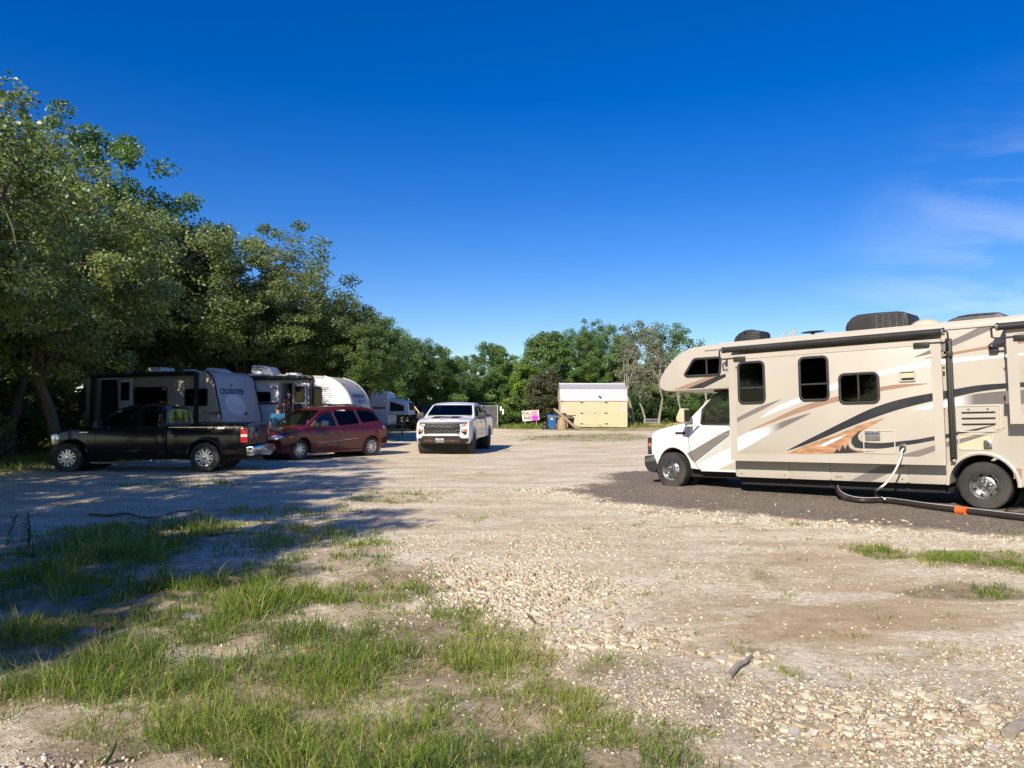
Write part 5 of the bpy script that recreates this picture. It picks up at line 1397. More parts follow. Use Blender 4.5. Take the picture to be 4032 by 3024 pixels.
# ------------------------------------------------------------------ cars
class Car:
    def __init__(s, root, W, belt, tum, xf, xr, paint, nose=.16, tail=.08, crown=.05, ftap=.10, rtap=.04):
        s.root, s.W, s.belt, s.tum, s.xf, s.xr, s.paint = root, W, belt, tum, xf, xr, paint
        s.nose, s.tail, s.crown, s.ftap, s.rtap = nose, tail, crown, ftap, rtap
    def hw(s, x, z):
        w = s.W - .05 * (max(0, .75 - z) / .45) ** 2
        w -= .025 * max(0, (z - .85) / (s.belt - .85)) ** 2 if z < s.belt else .025
        if z > s.belt: w -= s.tum * (z - s.belt)
        w -= s.ftap * float(sstep(s.xf - 1.0, s.xf, x)) ** 2 + s.rtap * float(sstep(s.xr + .7, s.xr, x)) ** 2
        return w
    def shift(s, x, q, z):
        a = abs(q)
        dx = -s.nose * a ** 2.6 * float(sstep(s.xf - 1.9, s.xf, x)) + s.tail * a ** 3 * float(sstep(s.xr + .8, s.xr, x))
        return (dx, -s.crown * a ** 2.4 * float(sstep(s.belt - .35, s.belt + .1, z)))
    def pt(s, x, q, z):
        dx, dz = s.shift(x, q, z); return Vector((x + dx, q * s.hw(x, z), z + dz))
    def body(s, prof, xc, zc, bevel=.025, cuts=(), name='body', mat_=None, s0=-1, s1=1, bmin=38):
        me = prism_body(prof, s.hw, xc, zc, (-.97, -.88, -.7, -.4, 0, .4, .7, .88, .97), s.shift, bevel, 2, bmin, s0, s1)
        if cuts: me = boolean(me, cuts)
        smooth(me, 32); me.materials.clear()
        return link(name, me, mat_ or s.paint, s.root)
    def cavity(s, prof, inset=.07):
        me = prism_body(prof, lambda x, z: s.hw(x, z) - inset, rng(min(p[0] for p in prof), max(p[0] for p in prof), 3), [], (-.6, 0, .6), s.shift, 0)
        return me
    def wcut(s, poly):
        return MB().prism(poly, -1.6, 1.6).mesh()
    def xcut(s, poly, x0, x1):
        return MB().prism(poly, x0, x1, 'x').mesh()
    def side_glass(s, poly, m, parent, off=-.02, name='side_window', sides=(1, -1), trim=True):
        for sd in sides:
            g = link(name, side_panel(poly, s.hw, off, .006, sd, rng(min(p[0] for p in poly), max(p[0] for p in poly), 3), rng(min(p[1] for p in poly), max(p[1] for p in poly), 3), s.shift), M[m], parent)
            if trim:
                pts = [s.pt(x, sd, z) for x, z in poly]; pts = [p + Vector((0, sd * .002, 0)) for p in pts]
                MB().tube(pts + [pts[0]], .010, 5, cap=False).build('window_seal', M['black_plastic'], g)
    def sheet(s, a, b, q0, q1, m, parent, name, inset=.02, nq=9, nt=4, qtop=None):
        """glass across the car between profile points a (bottom) and b (top)"""
        mb = MB(); V = []; nrm = Vector((b[1] - a[1], 0, -(b[0] - a[0]))).normalized()
        for i in range(nt + 1):
            t = i / nt; x, z = a[0] + (b[0] - a[0]) * t, a[1] + (b[1] - a[1]) * t
            for k in range(nq + 1):
                q = q0 + (q1 - q0) * k / nq
                if qtop: q *= 1 + (qtop - 1) * t
                V.append(s.pt(x, q, z) - nrm * inset * (1 if nrm.x * (a[0] - s.xr - (s.xf - s.xr) / 2) > 0 else -1))
        F = [(i * (nq + 1) + k, i * (nq + 1) + k + 1, (i + 1) * (nq + 1) + k + 1, (i + 1) * (nq + 1) + k) for i in range(nt) for k in range(nq)]
        return mb.add(V, F).build(name, M[m], parent, ang=60)
    def end_panel(s, poly, edge, off, thick, m, name, parent=None, yc=None, bevel=0.0, front=True):
        """panel on the nose or tail: poly in (y, z); edge: profile points (x, z) of that end"""
        E_ = sorted(edge, key=lambda p: p[1]); zs = [p[1] for p in E_]; xs = [p[0] for p in E_]
        bm = bmesh.new(); f = bm.faces.new([bm.verts.new((0, y, z)) for y, z in poly])
        y0, y1 = min(p[0] for p in poly), max(p[0] for p in poly); z0, z1 = min(p[1] for p in poly), max(p[1] for p in poly)
        for c in rng(y0, y1, max(1, int((y1 - y0) / .12))): bmesh.ops.bisect_plane(bm, geom=bm.verts[:] + bm.edges[:] + bm.faces[:], plane_co=(0, c, 0), plane_no=(0, 1, 0), dist=1e-5)
        for c in rng(z0, z1, max(1, int((z1 - z0) / .12))): bmesh.ops.bisect_plane(bm, geom=bm.verts[:] + bm.edges[:] + bm.faces[:], plane_co=(0, 0, c), plane_no=(0, 0, 1), dist=1e-5)
        ex = bmesh.ops.extrude_face_region(bm, geom=bm.faces[:]); top = {v for v in ex['geom'] if isinstance(v, bmesh.types.BMVert)}
        sg = 1 if front else -1
        for v in bm.verts:
            _, y, z = v.co; x = float(np.interp(z, zs, xs)); q = max(-1, min(1, y / s.hw(x, z)))
            v.co = (x + s.shift(x, q, z)[0] + sg * (off - (0 if v in top else thick)), y, z)
        bmesh.ops.recalc_face_normals(bm, faces=bm.faces)
        me = bpy.data.meshes.new(name); bm.to_mesh(me); bm.free()
        if bevel: bevel_mesh(me, bevel)
        smooth(me, 35); return link(name, me, M[m] if isinstance(m, str) else m, parent or s.root)
    def seam(s, pts, parent, r=.005, sides=(1, -1), m='dark_cavity', name='door_seam', off=0.0):
        for sd in sides:
            P = []
            for i in range(len(pts) - 1):
                for k in range(5):
                    t = k / 5; x, z = pts[i][0] + (pts[i + 1][0] - pts[i][0]) * t, pts[i][1] + (pts[i + 1][1] - pts[i][1]) * t
                    P.append(s.pt(x, sd, z) + Vector((0, sd * off, 0)))
            P.append(s.pt(*[pts[-1][0], sd, pts[-1][1]]) + Vector((0, sd * off, 0)))
            MB().tube(P, r, 5).build(name, M[m], parent)
    def lip(s, cx, cz, r, zb, m, parent, rad=.028, sides=(1, -1)):
        for sd in sides:
            P = [s.pt(x, sd, z) for x, z in arch(cx, cz, r, zb, 18)]
            MB().tube(P, rad, 6).build('arch_lip', m, parent)
    def handle(s, x, z, m, parent, sides=(1, -1), L=.2):
        for sd in sides:
            a, b = s.pt(x - L / 2, sd, z), s.pt(x + L / 2, sd, z); o = Vector((0, sd * .028, 0))
            MB().tube([a, a + o, b + o, b], .014, 6).build('door_handle', m, parent)
    def mirror(s, x, z, m, parent, sides=(1, -1), w=.24, h=.19, d=.13):
        for sd in sides:
            p = s.pt(x, sd, z); y0 = p.y + sd * .06
            mm = MB().prism(round_poly([(y0, z - h * .4), (y0 + sd * w, z - h * .35), (y0 + sd * w, z + h * .5), (y0 + sd * .03, z + h * .6)], .04), p.x - d * .2, p.x + d * .8, 'x').build('mirror', m, parent, bevel=.02)
            MB().prism(round_poly([(y0 + sd * .02, z - h * .3), (y0 + sd * (w - .02), z - h * .25), (y0 + sd * (w - .02), z + h * .4), (y0 + sd * .04, z + h * .5)], .03), p.x - d * .22, p.x - d * .2 - .004, 'x').build('mirror_glass', M['chrome'], mm)
            MB().bar(p - Vector((0, sd * .03, .03)), Vector((p.x + .03, y0 + sd * .03, z - .03)), .06, .04).build('mirror_arm', m, mm)

def text_on(parent, txt, size, loc, rot, m, depth=.006, width=1.0, bold=0.0, shear=0.0, name='lettering'):
    return link(name, text_mesh(txt, size, depth, width, shear, bold), M[m] if isinstance(m, str) else m, parent, loc, rot)

# ---- black extended-cab pickup
PF = Frame((-8.22, 21.55, -.06), R(181))
bt = empty('pickup_truck', PF.o, PF.rot, 'black extended cab pickup with silver wheels parked in the shade', 'pickup truck')
C = Car(bt, .985, 1.20, .36, 4.28, -1.13, M['black_paint'], nose=.20, tail=.03, crown=.045, ftap=.07, rtap=.0)
prof = [(1.03,.42),(1.03,1.25),(1.09,1.66),(1.20,1.78),(1.7,1.83),(2.1,1.80),(2.38,1.72),(3.02,1.26),(3.3,1.24),(3.65,1.19),(4.02,1.09),(4.17,1.0),(4.22,.85),(4.24,.62)] + [(4.24,.45),(4.14,.38)] + arch(3.63,.40,.455,.40) + [(3.0,.42)]
cuts = [C.cavity([(1.16,1.0),(2.95,1.0),(2.93,1.2),(2.34,1.66),(2.05,1.745),(1.25,1.725),(1.15,1.6)]),
        C.wcut(round_poly([(2.73,1.245),(2.43,1.57),(1.90,1.665),(1.86,1.225)], .05)), C.wcut(round_poly([(1.68,1.66),(1.30,1.67),(1.25,1.245),(1.68,1.23)], .05)),
        C.xcut(round_poly([(-.83,1.30),(.83,1.30),(.70,1.67),(-.70,1.67)], .06), 2.36, 3.2), C.xcut(round_poly([(-.72,1.30),(.72,1.30),(.64,1.66),(-.64,1.66)], .06), .9, 1.3)]
body = C.body(prof, rng(1.05, 4.2, 11), rng(.5, 1.8, 6), .022, cuts)
C.side_glass([(2.74,1.24),(2.43,1.575),(1.89,1.67),(1.85,1.22)], 'clear', bt, trim=False)
C.side_glass([(1.69,1.665),(1.29,1.675),(1.24,1.24),(1.69,1.225)], 'tint', bt, trim=False)
C.sheet((3.02,1.265), (2.36,1.725), -.9, .9, 'clear', bt, 'windscreen', .02)
C.sheet((1.045,1.29), (1.09,1.66), -.84, .84, 'tint', bt, 'rear_window', .015)
for q in (-.28, .28): MB().bar(C.pt(1.045, q, 1.30), C.pt(1.085, q, 1.65), .025, .02).build('window_divider', M['black_plastic'], bt)
MB().box(1.11, 1.17, -.18, .18, 1.755, 1.79).build('brake_lamp', M['lamp_red'], bt, bevel=.01)
MB().box(1.108, 1.14, .05, .17, 1.757, 1.788).build('cargo_lamp', M['lamp_clear'], bt)
# bed
bp = [(1.0,.46),(1.0,1.27),(-1.09,1.29),(-1.12,1.0),(-1.12,.47)] + [(-.5,.45)] + arch(0,.40,.455,.44)[::-1]
bcut = [MB().box(-1.04, .93, -.82, .82, .80, 1.6).mesh()]
bed = C.body(bp, rng(-1.1, .95, 8), rng(.5, 1.28, 4), .018, bcut, 'bed')
for sd in (1, -1): MB().box(-1.06, .96, sd * .885 - .075, sd * .885 + .075, 1.252, 1.292).build('bed_rail', M['black_paint'], bed, bevel=.012)
C.seam([(-1.05,1.235),(.98,1.225)], bed, .010, (1, -1), 'chrome', 'trim_strip', .0)
C.end_panel(rrect(-.80,.80,.66,1.27,.03), [(-1.09,1.29),(-1.12,1.0),(-1.12,.47)], .012, .02, M['black_paint'], 'tailgate', bt, front=False, bevel=.008)
MB().prism(rrect(-.13,.13,1.06,1.13,.03), -1.158, -1.13, 'x').build('tailgate_handle', M['black_plastic'], bt, bevel=.008)
em = MB().lathe([(.055,-1.138),(.055,-1.148),(.0005,-1.15)], 20, 'x', (0,.30,.97)).build('emblem', M['steel'], bt)
for sd in (1, -1):
    tl = MB().prism(rrect(-1.13,-.955,.775,1.165,.02), sd * .90, sd * 1.0).build('tail_light', M['lamp_red'], bt, bevel=.015)
    MB().box(-1.137,-.965, sd * 1.0 - .004, sd * 1.0 + .004, .93, 1.0).build('reverse_lamp', M['lamp_clear'], tl)
    MB().box(-1.140,-1.126, sd * .955 - .04, sd * .955 + .04, .93, 1.0).build('reverse_lamp', M['lamp_clear'], tl)
bm_ = MB().prism(round_poly([(-1.10,.44),(-1.10,.66),(-1.30,.68),(-1.33,.62),(-1.31,.46),(-1.25,.42)], .03), -.97, .97).build('rear_bumper', M['chrome'], bt, bevel=.03, seg=3)
MB().box(-1.27,-1.12,-.5,.5,.672,.70).build('bumper_step', M['black_plastic'], bm_)
MB().box(-1.46,-1.2,-.05,.05,.40,.47).box(-1.50,-1.42,-.03,.03,.44,.52).sphere((-1.46,0,.55),.03,10,6).build('tow_hitch', M['galv'], bt)
C.end_panel(rrect(-.62,.62,.66,.98,.06), [(4.17,1.0),(4.22,.85),(4.24,.62)], .015, .02, 'chrome', 'grille', bt)
C.end_panel(rrect(-.85,.85,.42,.60,.05), [(4.24,.62),(4.24,.45)], .05, .08, 'black_plastic', 'front_bumper', bt, bevel=.01)
for sd in (1, -1):
    poly = round_poly([(4.21,.72),(4.23,.98),(4.10,1.02),(3.98,.98),(4.02,.74)], .03)
    MB().prism([(x - .14, z) for x, z in poly], sd * .83, sd * .932).build('headlight', M['lamp_clear'], bt, bevel=.015)
C.lip(0,.40,.47,.45, M['black_paint'], bed); C.lip(3.63,.40,.47,.42, M['black_paint'], bt)
for px_ in ([(2.95,1.2),(2.95,.8),(2.9,.45)], [(1.80,1.66),(1.78,1.2),(1.78,.46)], [(1.02,1.25),(1.02,.45)]): C.seam(px_, bt)
C.seam([(3.2,.63),(1.04,.62)], bt, .012, (1, -1), 'black_paint', 'side_moulding', .004); C.seam([(.95,.66),(.5,.66)], bed, .012, (1,-1), 'black_paint', 'side_moulding', .004)
C.handle(1.95, 1.08, M['black_paint'], bt); C.mirror(2.72, 1.25, M['black_plastic'], bt, w=.27, h=.24)
for k in range(5): MB().box(3.10 + k * .045, 3.133 + k * .045, .966, .975, 1.03, 1.06).build('fender_badge', M['chrome'], bt)
for sd in (1, -1):
    rb = MB().tube([(3.03, sd * .95, .26), (2.98, sd * 1.02, .25), (1.25, sd * 1.02, .25), (1.2, sd * .95, .26)], .032, 10).build('running_board', M['chrome'], bt)
    for x_ in (2.8, 1.4): MB().bar((x_, sd * .6, .34), (x_, sd * 1.0, .26), .04, .02).build('board_bracket', M['black_plastic'], rb)
MB().box(-1.05,4.0,-.6,.6,.30,.50).build('underbody', M['dark_cavity'], bt)
for wx in (0, 3.63): MB().lathe([(.44,-.78),(.44,.78)], 18, 'y', (wx,0,.40)).build('wheel_well', M['dark_cavity'], bt)
MB().prism([(2.6,1.0),(2.95,1.0),(2.9,1.18),(2.62,1.22),(2.55,1.12)], -.8, .8).build('dashboard', M['interior'], bt, bevel=.02)
steering_wheel(bt, 2.5, .4, 1.18); seat(bt, 2.1, .42, .82); seat(bt, 2.1, -.42, .82)
for x_, z_ in ((0, .385), (3.63, .375)):
    for y_ in (.86, -.86): wheel(bt, 'f150', x_, y_, z_, .385, .27, .235, 'alloy', spin=.4 if x_ else 0.0)

# ---- red minivan
yaw = math.atan2(-.819, -.573) - R(4)
VF = Frame((-5.74, 28.07, -.06), yaw)
vn = empty('minivan', VF.o, VF.rot, 'dark red minivan with tinted rear windows parked nose to the black pickup', 'minivan')
C = Car(vn, .985, 1.08, .42, 4.0, -.86, M['red_paint'], nose=.30, tail=.10, crown=.06, ftap=.14, rtap=.07)
vprof = [(-.84,.42),(-.87,.65),(-.78,1.08),(-.48,1.45),(-.27,1.69),(-.05,1.765),(.6,1.80),(1.2,1.80),(1.75,1.755),(2.08,1.67),(2.98,1.07),(3.35,1.0),(3.7,.91),(3.88,.82),(3.96,.68),(3.98,.50),(3.95,.28),(3.85,.22)] + arch(3.03,.35,.385,.22) + [(2.6,.20),(.45,.19)] + arch(0,.35,.385,.22) + [(-.6,.36)]
w1 = round_poly([(2.62,1.10),(2.17,1.465),(1.66,1.61),(1.52,1.10)], .05)
w2 = round_poly([(1.55,1.615),(.64,1.665),(.49,1.17),(1.42,1.105)], .05)
w3 = round_poly([(.54,1.67),(-.08,1.64),(-.30,1.53),(-.56,1.27),(.40,1.185)], .07)
cuts = [C.cavity([(-.5,.8),(2.9,.8),(2.88,1.03),(2.04,1.60),(1.72,1.69),(1.2,1.73),(.6,1.73),(-.05,1.70),(-.22,1.62),(-.42,1.4)]), C.wcut(w1), C.wcut(w2), C.wcut(w3),
        C.xcut(round_poly([(-.84,1.115),(.84,1.115),(.68,1.63),(-.68,1.63)], .07), 2.02, 3.0), C.xcut(round_poly([(-.72,1.14),(.72,1.14),(.60,1.62),(-.60,1.62)], .07), -1.0, -.2)]
body = C.body(vprof, rng(-.8, 3.9, 14), rng(.3, 1.75, 8), .022, cuts)
C.side_glass(inset_poly(w1, -.012), 'clear', vn); C.side_glass(inset_poly(w2, -.012), 'tint', vn); C.side_glass(inset_poly(w3, -.012), 'tint', vn)
C.sheet((3.0,1.06), (2.06,1.685), -.94, .94, 'clear', vn, 'windscreen', .018)
C.sheet((-.77,1.10), (-.29,1.665), -.9, .9, 'tint', vn, 'rear_window', .018)
C.seam([(2.75,1.0),(2.68,.75),(2.6,.3)], vn); C.seam([(1.49,1.08),(1.47,.7),(1.48,.24)], vn); C.seam([(.47,1.12),(.44,.6),(.46,.28)], vn); C.seam([(2.6,.25),(.46,.25)], vn)
C.seam([(-.60,1.1),(1.4,1.03)], vn, .004, (1,-1), 'dark_cavity', 'slide_rail')
for x0_, x1_, z0_, z1_ in ((2.37,1.52,.557,.605),(1.47,.64,.608,.66)): C.seam([(x0_,z0_),(x1_,z1_)], vn, .014, (1,-1), 'chrome', 'side_moulding', .006)
C.handle(1.66,.90, M['red_paint'], vn); C.handle(1.30,.92, M['red_paint'], vn)
C.mirror(2.45,1.12, M['black_plastic'], vn, w=.22, h=.18)
fe = [(3.7,.91),(3.88,.82),(3.96,.68),(3.98,.50),(3.95,.28)]
C.end_panel(round_poly([(-.34,.72),(.34,.72),(.38,.84),(-.38,.84)], .04), fe, .012, .02, 'chrome', 'grille', vn)
C.end_panel(rrect(-.5,.5,.34,.46,.05), fe, .008, .015, 'dark_cavity', 'air_intake', vn)
for sd in (1, -1):
    hl = round_poly([(sd*.48,.66),(sd*.80,.70),(sd*.86,.80),(sd*.70,.845),(sd*.50,.80)], .03)
    h_ = C.end_panel(hl, fe, .014, .05, 'lamp_clear', 'headlight', vn, bevel=.006)
    oa = [(3.62,.70),(3.50,.755),(3.42,.785),(3.60,.82),(3.72,.80),(3.74,.72)]
    link('turn_signal', side_panel(round_poly(oa,.03), C.hw, .006, .02, sd, rng(3.4,3.8,3), [], C.shift), M['lamp_orange'], h_)
    oa = [(3.74,.69),(3.76,.82),(3.86,.80),(3.90,.70)]
    link('headlight_wrap', side_panel(round_poly(oa,.03), C.hw, .004, .02, sd, rng(3.4,3.9,3), [], C.shift), M['lamp_clear'], h_)
    tl = round_poly([(-.66,.75),(-.80,.70),(-.80,1.0),(-.70,1.14),(-.62,1.10)], .03)
    t_ = link('tail_light', side_panel(tl, C.hw, .008, .03, sd, rng(-.8,-.6,2), [], C.shift), M['lamp_red'], vn)
    tl = round_poly([(-.66,1.02),(-.76,1.02),(-.71,1.13),(-.63,1.10)], .02)
    link('reverse_lamp', side_panel(tl, C.hw, .012, .004, sd, [], [], C.shift), M['lamp_clear'], t_)
    rr = MB(); rr.tube([C.pt(1.7, sd*.86, 1.76)+Vector((0,0,.0)), C.pt(1.6, sd*.86, 1.83), C.pt(1.0, sd*.86, 1.85), C.pt(.2, sd*.86, 1.83), C.pt(.1, sd*.86, 1.775)], .017, 6)
    rr.build('roof_rail', M['black_plastic'], vn)
    link('rocker_panel', side_panel([(2.58,.20),(.45,.19),(.42,.27),(2.62,.30)], C.hw, .028, .06, sd, rng(.5,2.5,3), [], C.shift), M['red_paint'], vn)
    link('mud_flap', MB().box(-.44,-.42, sd*.82-.1, sd*.82+.1, .12, .34).mesh(), M['sign_white'], vn)
for x_ in (1.35, .35): MB().tube([C.pt(x_, -.86, 1.84), C.pt(x_, 0, 1.86), C.pt(x_, .86, 1.84)], .014, 6).build('roof_crossbar', M['black_plastic'], vn)
C.end_panel(rrect(-.88,.88,.40,.62,.08), [(-.84,.42),(-.87,.65)], .045, .08, M['red_paint'], 'rear_bumper', vn, front=False, bevel=.015)
C.lip(0,.35,.395,.24, M['red_paint'], vn, .018); C.lip(3.03,.35,.395,.24, M['red_paint'], vn, .018)
MB().box(-.7,3.7,-.55,.55,.18,.40).build('underbody', M['dark_cavity'], vn)
for wx in (0, 3.03): MB().lathe([(.37,-.76),(.37,.76)], 18, 'y', (wx,0,.35)).build('wheel_well', M['dark_cavity'], vn)
MB().prism([(2.3,.85),(2.9,.85),(2.85,1.02),(2.45,1.06),(2.3,.98)], -.82, .82).build('dashboard', M['interior'], vn, bevel=.02)
for (sx, sy) in ((1.85,.42),(1.85,-.42),(.95,.42),(.95,-.42),(.1,.42),(.1,-.42)): seat(vn, sx, sy, .66, 'interior' if sx < 1.5 else 'deco_grey')
steering_wheel(vn, 2.27, .42, 1.05); MB().box(2.15,2.4,.60,.85,.93,1.02).build('paper', M['deco_white'], vn)
for a, b in (((2.95,-.55,1.11),(2.80,.1,1.19)), ((2.95,.15,1.12),(2.82,.72,1.16))): MB().tube([a, b], .011, 5).build('wiper', M['black_plastic'], vn)
for x_ in (0, 3.03):
    for y_ in (.84, -.84): wheel(vn, 'van', x_, y_, .338, .338, .22, .215, 'alloy', spin=.2 if x_ else .9)

# ---- white crew-cab pickup facing the camera
yaw = math.atan2(-3.5, -.43)
SF = Frame((-1.965, 32.52, -.06), yaw)
wt_ = empty('pickup_truck', SF.o, SF.rot, 'white crew cab pickup facing forward with black grille and bonnet stripes', 'pickup truck')
C = Car(wt_, 1.02, 1.33, .34, 4.74, -1.12, M['white_paint'], nose=.17, tail=.03, crown=.05, ftap=.05, rtap=0)
fe = [(4.52,1.245),(4.66,1.18),(4.70,1.08),(4.72,.85),(4.74,.66),(4.68,.50),(4.50,.42)]
prof = [(.86,.56),(.86,1.42),(.93,1.75),(1.08,1.88),(1.6,1.945),(2.15,1.935),(2.62,1.865),(3.45,1.385),(3.9,1.35),(4.3,1.30)] + fe + arch(3.75,.46,.52,.46) + [(3.1,.54)]
w1 = round_poly([(3.02,1.40),(2.58,1.74),(2.05,1.80),(2.02,1.38)], .05); w2 = round_poly([(1.90,1.80),(1.30,1.78),(1.12,1.40),(1.90,1.38)], .05)
cuts = [C.cavity([(1.0,1.0),(3.35,1.0),(3.35,1.32),(2.58,1.80),(2.12,1.875),(1.6,1.88),(1.12,1.82),(1.0,1.7)]), C.wcut(w1), C.wcut(w2),
        C.xcut(round_poly([(-.88,1.43),(.88,1.43),(.75,1.82),(-.75,1.82)], .06), 2.6, 3.6), C.xcut(round_poly([(-.75,1.45),(.75,1.45),(.68,1.78),(-.68,1.78)], .05), .7, 1.1)]
C.body(prof, rng(.9, 4.6, 13), rng(.5, 1.9, 7), .022, cuts)
C.side_glass(inset_poly(w1, -.012), 'tint', wt_); C.side_glass(inset_poly(w2, -.012), 'tint', wt_)
C.sheet((3.47,1.385), (2.60,1.875), -.92, .92, 'tint', wt_, 'windscreen', .018)
C.sheet((.86,1.43), (.93,1.78), -.88, .88, 'tint', wt_, 'rear_window', .015)
bp = [(.83,.58),(.83,1.40),(-1.08,1.42),(-1.12,1.1),(-1.12,.60),(-.55,.58)] + arch(0,.46,.52,.56)[::-1]
bed = C.body(bp, rng(-1.1, .8, 7), rng(.6, 1.4, 4), .018, [MB().box(-1.03,.76,-.84,.84,.9,1.7).mesh()], 'bed')
for sd in (1, -1): MB().box(-1.06,.80, sd*.90-.07, sd*.90+.07, 1.385, 1.425).build('bed_rail', M['black_plastic'], bed, bevel=.012)
C.lip(0,.46,.53,.58, M['white_paint'], bed); C.lip(3.75,.46,.53,.52, M['white_paint'], wt_)
for p_ in ([(3.15,1.3),(3.13,.9),(3.1,.56)], [(1.97,1.8),(1.96,1.3),(1.96,.58)], [(1.02,1.5),(1.0,1.0),(.6,.95)][:2]): C.seam(p_, wt_)
C.handle(2.12,1.19, M['black_plastic'], wt_); C.handle(1.10,1.20, M['black_plastic'], wt_); C.mirror(2.98,1.38, M['black_plastic'], wt_, w=.29, h=.27, d=.16)
# front fascia (sizes measured on the photograph)
def c4(a, b): return (1550 + a * .226, 1500 + b * .226)
def fy(a, b): return SF.front(*c4(a, b), 4.66)
def fr_(a0, a1, b0, b1, r=.02):
    (y1, z1), (y0, z0) = fy(a0, b0), fy(a1, b1); return rrect(min(y0, y1), max(y0, y1), z0, z1, r)
ycen = (fy(490, 800)[0] + fy(1385, 800)[0]) / 2
def mir_(pts): return [(2 * ycen - y, z) for y, z in pts]
def ctr(pts): return [(y - ycen, z) for y, z in pts]
FP = lambda pts, off, th, m, nm, par=None, bv=0.0: C.end_panel(ctr(pts), fe, off, th, m, nm, par, bevel=bv)
gr = FP([fy(a, b) for a, b in [(605,748),(1262,748),(1240,915),(625,918)]], .006, .03, 'dark_cavity', 'grille')
FP([fy(a, b) for a, b in [(528,722),(1365,716),(1362,742),(530,748)]], .022, .04, 'grey_plastic', 'grille_bar', gr, .006)
FP([fy(a, b) for a, b in [(632,760),(1222,757),(1210,828),(640,832)]], .014, .03, 'black_plastic', 'grille_bar', gr, .006)
lp, lz = fy(925, 792)
text_on(wt_, 'CHEVROLET', .155, (4.735, lp - ycen, lz), (math.pi/2, 0, math.pi/2), 'grey_plastic', .014, 1.18, .006)
for row, bb in enumerate((858, 885, 907)):
    for k in range(7):
        aa = 650 + k * 94 + (47 if row % 2 else 0)
        if aa > 1235: continue
        q = fy(aa, bb); hexa = [(q[0] + .075 * math.cos(R(t)), q[1] + .021 * math.sin(R(t))) for t in range(0, 360, 60)]
        qq = [fy(aa - 48, bb)]
        V = window_ring([(y - ycen, z) for y, z in hexa], .014, 4.712, 4.728)
        V.v = [(b_, a_, c_) for a_, b_, c_ in V.v]; V.build('grille_mesh', M['grey_plastic'], gr)
for k in range(-1, 2, 2):
    f = (lambda p: p) if k < 0 else mir_
    hl = FP(f([fy(a, b) for a, b in [(527,738),(628,752),(628,795),(585,800),(540,778)]]), .016, .06, 'lamp_clear', 'headlight', None, .006)
    FP(f([fy(a, b) for a, b in [(527,737),(562,742),(562,785),(530,778)]]), .020, .03, 'lamp_orange', 'turn_signal', hl)
    lo = FP(f([fy(a, b) for a, b in [(512,840),(607,832),(605,890),(548,938),(514,930)]]), .010, .05, 'black_plastic', 'fog_lamp_pod', None, .006)
    FP(f([fy(a, b) for a, b in [(522,840),(555,838),(553,878),(524,880)]]), .016, .03, 'lamp_orange', 'side_marker', lo); FP(f([fy(a, b) for a, b in [(562,838),(600,836),(598,876),(560,882)]]), .016, .03, 'lamp_clear', 'fog_lamp', lo)
    FP(f([fy(a, b) for a, b in [(705,1026),(760,1028),(755,1058),(710,1056)]]), .055, .05, 'lamp_red', 'tow_hook', None, .008)
FP([fy(a, b) for a, b in [(502,1000),(560,1000),(600,955),(1232,955),(1275,1000),(1392,1000),(1385,1060),(1300,1100),(560,1100),(510,1060)]], .018, .05, 'black_plastic', 'lower_fascia', None, .008)
FP([fy(a, b) for a, b in [(620,1022),(1228,1022),(1250,1088),(590,1088)]], .032, .04, 'grey_plastic', 'skid_plate', None, .008)
pl = FP(fr_(832,974,1000,1072,.01), .062, .012, 'deco_white', 'number_plate')
q = fy(903, 1038); text_on(pl, 'TWB-9466', .088, (4.74 + .066, q[0] - ycen, q[1]), (math.pi/2, 0, math.pi/2), 'ink_navy', .003, .92, .002)
q = fy(903, 1008); text_on(pl, 'TEXAS', .03, (4.74 + .066, q[0] - ycen, q[1]), (math.pi/2, 0, math.pi/2), 'ink_navy', .003)
# bonnet stripes and bulge
def hood_strip(y0, y1, x0, x1, m, nm, up=.008):
    mb = MB(); V = []
    hx = [3.45, 3.9, 4.3, 4.52]; hz = [1.385, 1.35, 1.30, 1.245]
    for i in range(7):
        x = x0 + (x1 - x0) * i / 6; z = float(np.interp(x, hx, hz))
        for y in (y0, y1):
            p = C.pt(x, y / C.hw(x, z), z); V.append((p.x, p.y, p.z + up))
    b = len(V); V += [(x, y, z - .03) for x, y, z in V]
    F = [(2*i, 2*i+1, 2*i+3, 2*i+2) for i in range(6)] + [(0,1,b+1,b),(12,13,b+13,b+12)] + [(2*i, 2*i+2, b+2*i+2, b+2*i) for i in range(6)] + [(2*i+1, 2*i+3, b+2*i+3, b+2*i+1) for i in range(6)]
    return mb.add(V, F).build(nm, M[m], wt_)
hood_strip(.18, .50, 3.55, 4.25, 'black_plastic', 'bonnet_stripe', .026); hood_strip(-.50, -.18, 3.55, 4.25, 'black_plastic', 'bonnet_stripe', .026); hood_strip(-.165, .165, 3.55, 4.1, 'grey_plastic', 'bonnet_stripe', .016)
hood_strip(.14, .56, 3.5, 4.42, 'white_paint', 'bonnet_bulge', .018); hood_strip(-.56, -.14, 3.5, 4.42, 'white_paint', 'bonnet_bulge', .018)
MB().prism([(1.9,0),(2.08,0),(1.93,.10)], -.01, .01).build('roof_fin', M['black_plastic'], wt_, (0, .28, 1.93))
MB().box(3.3,3.36,-.85,.85,1.38,1.42).build('cowl', M['black_plastic'], wt_)
C.end_panel(rrect(-.82,.82,.74,1.40,.03), [(-1.08,1.42),(-1.12,1.1),(-1.12,.60)], .01, .02, M['white_paint'], 'tailgate', wt_, front=False)
MB().prism(round_poly([(-1.08,.55),(-1.08,.76),(-1.28,.76),(-1.30,.58)], .02), -.98, .98).build('rear_bumper', M['black_plastic'], wt_, bevel=.02)
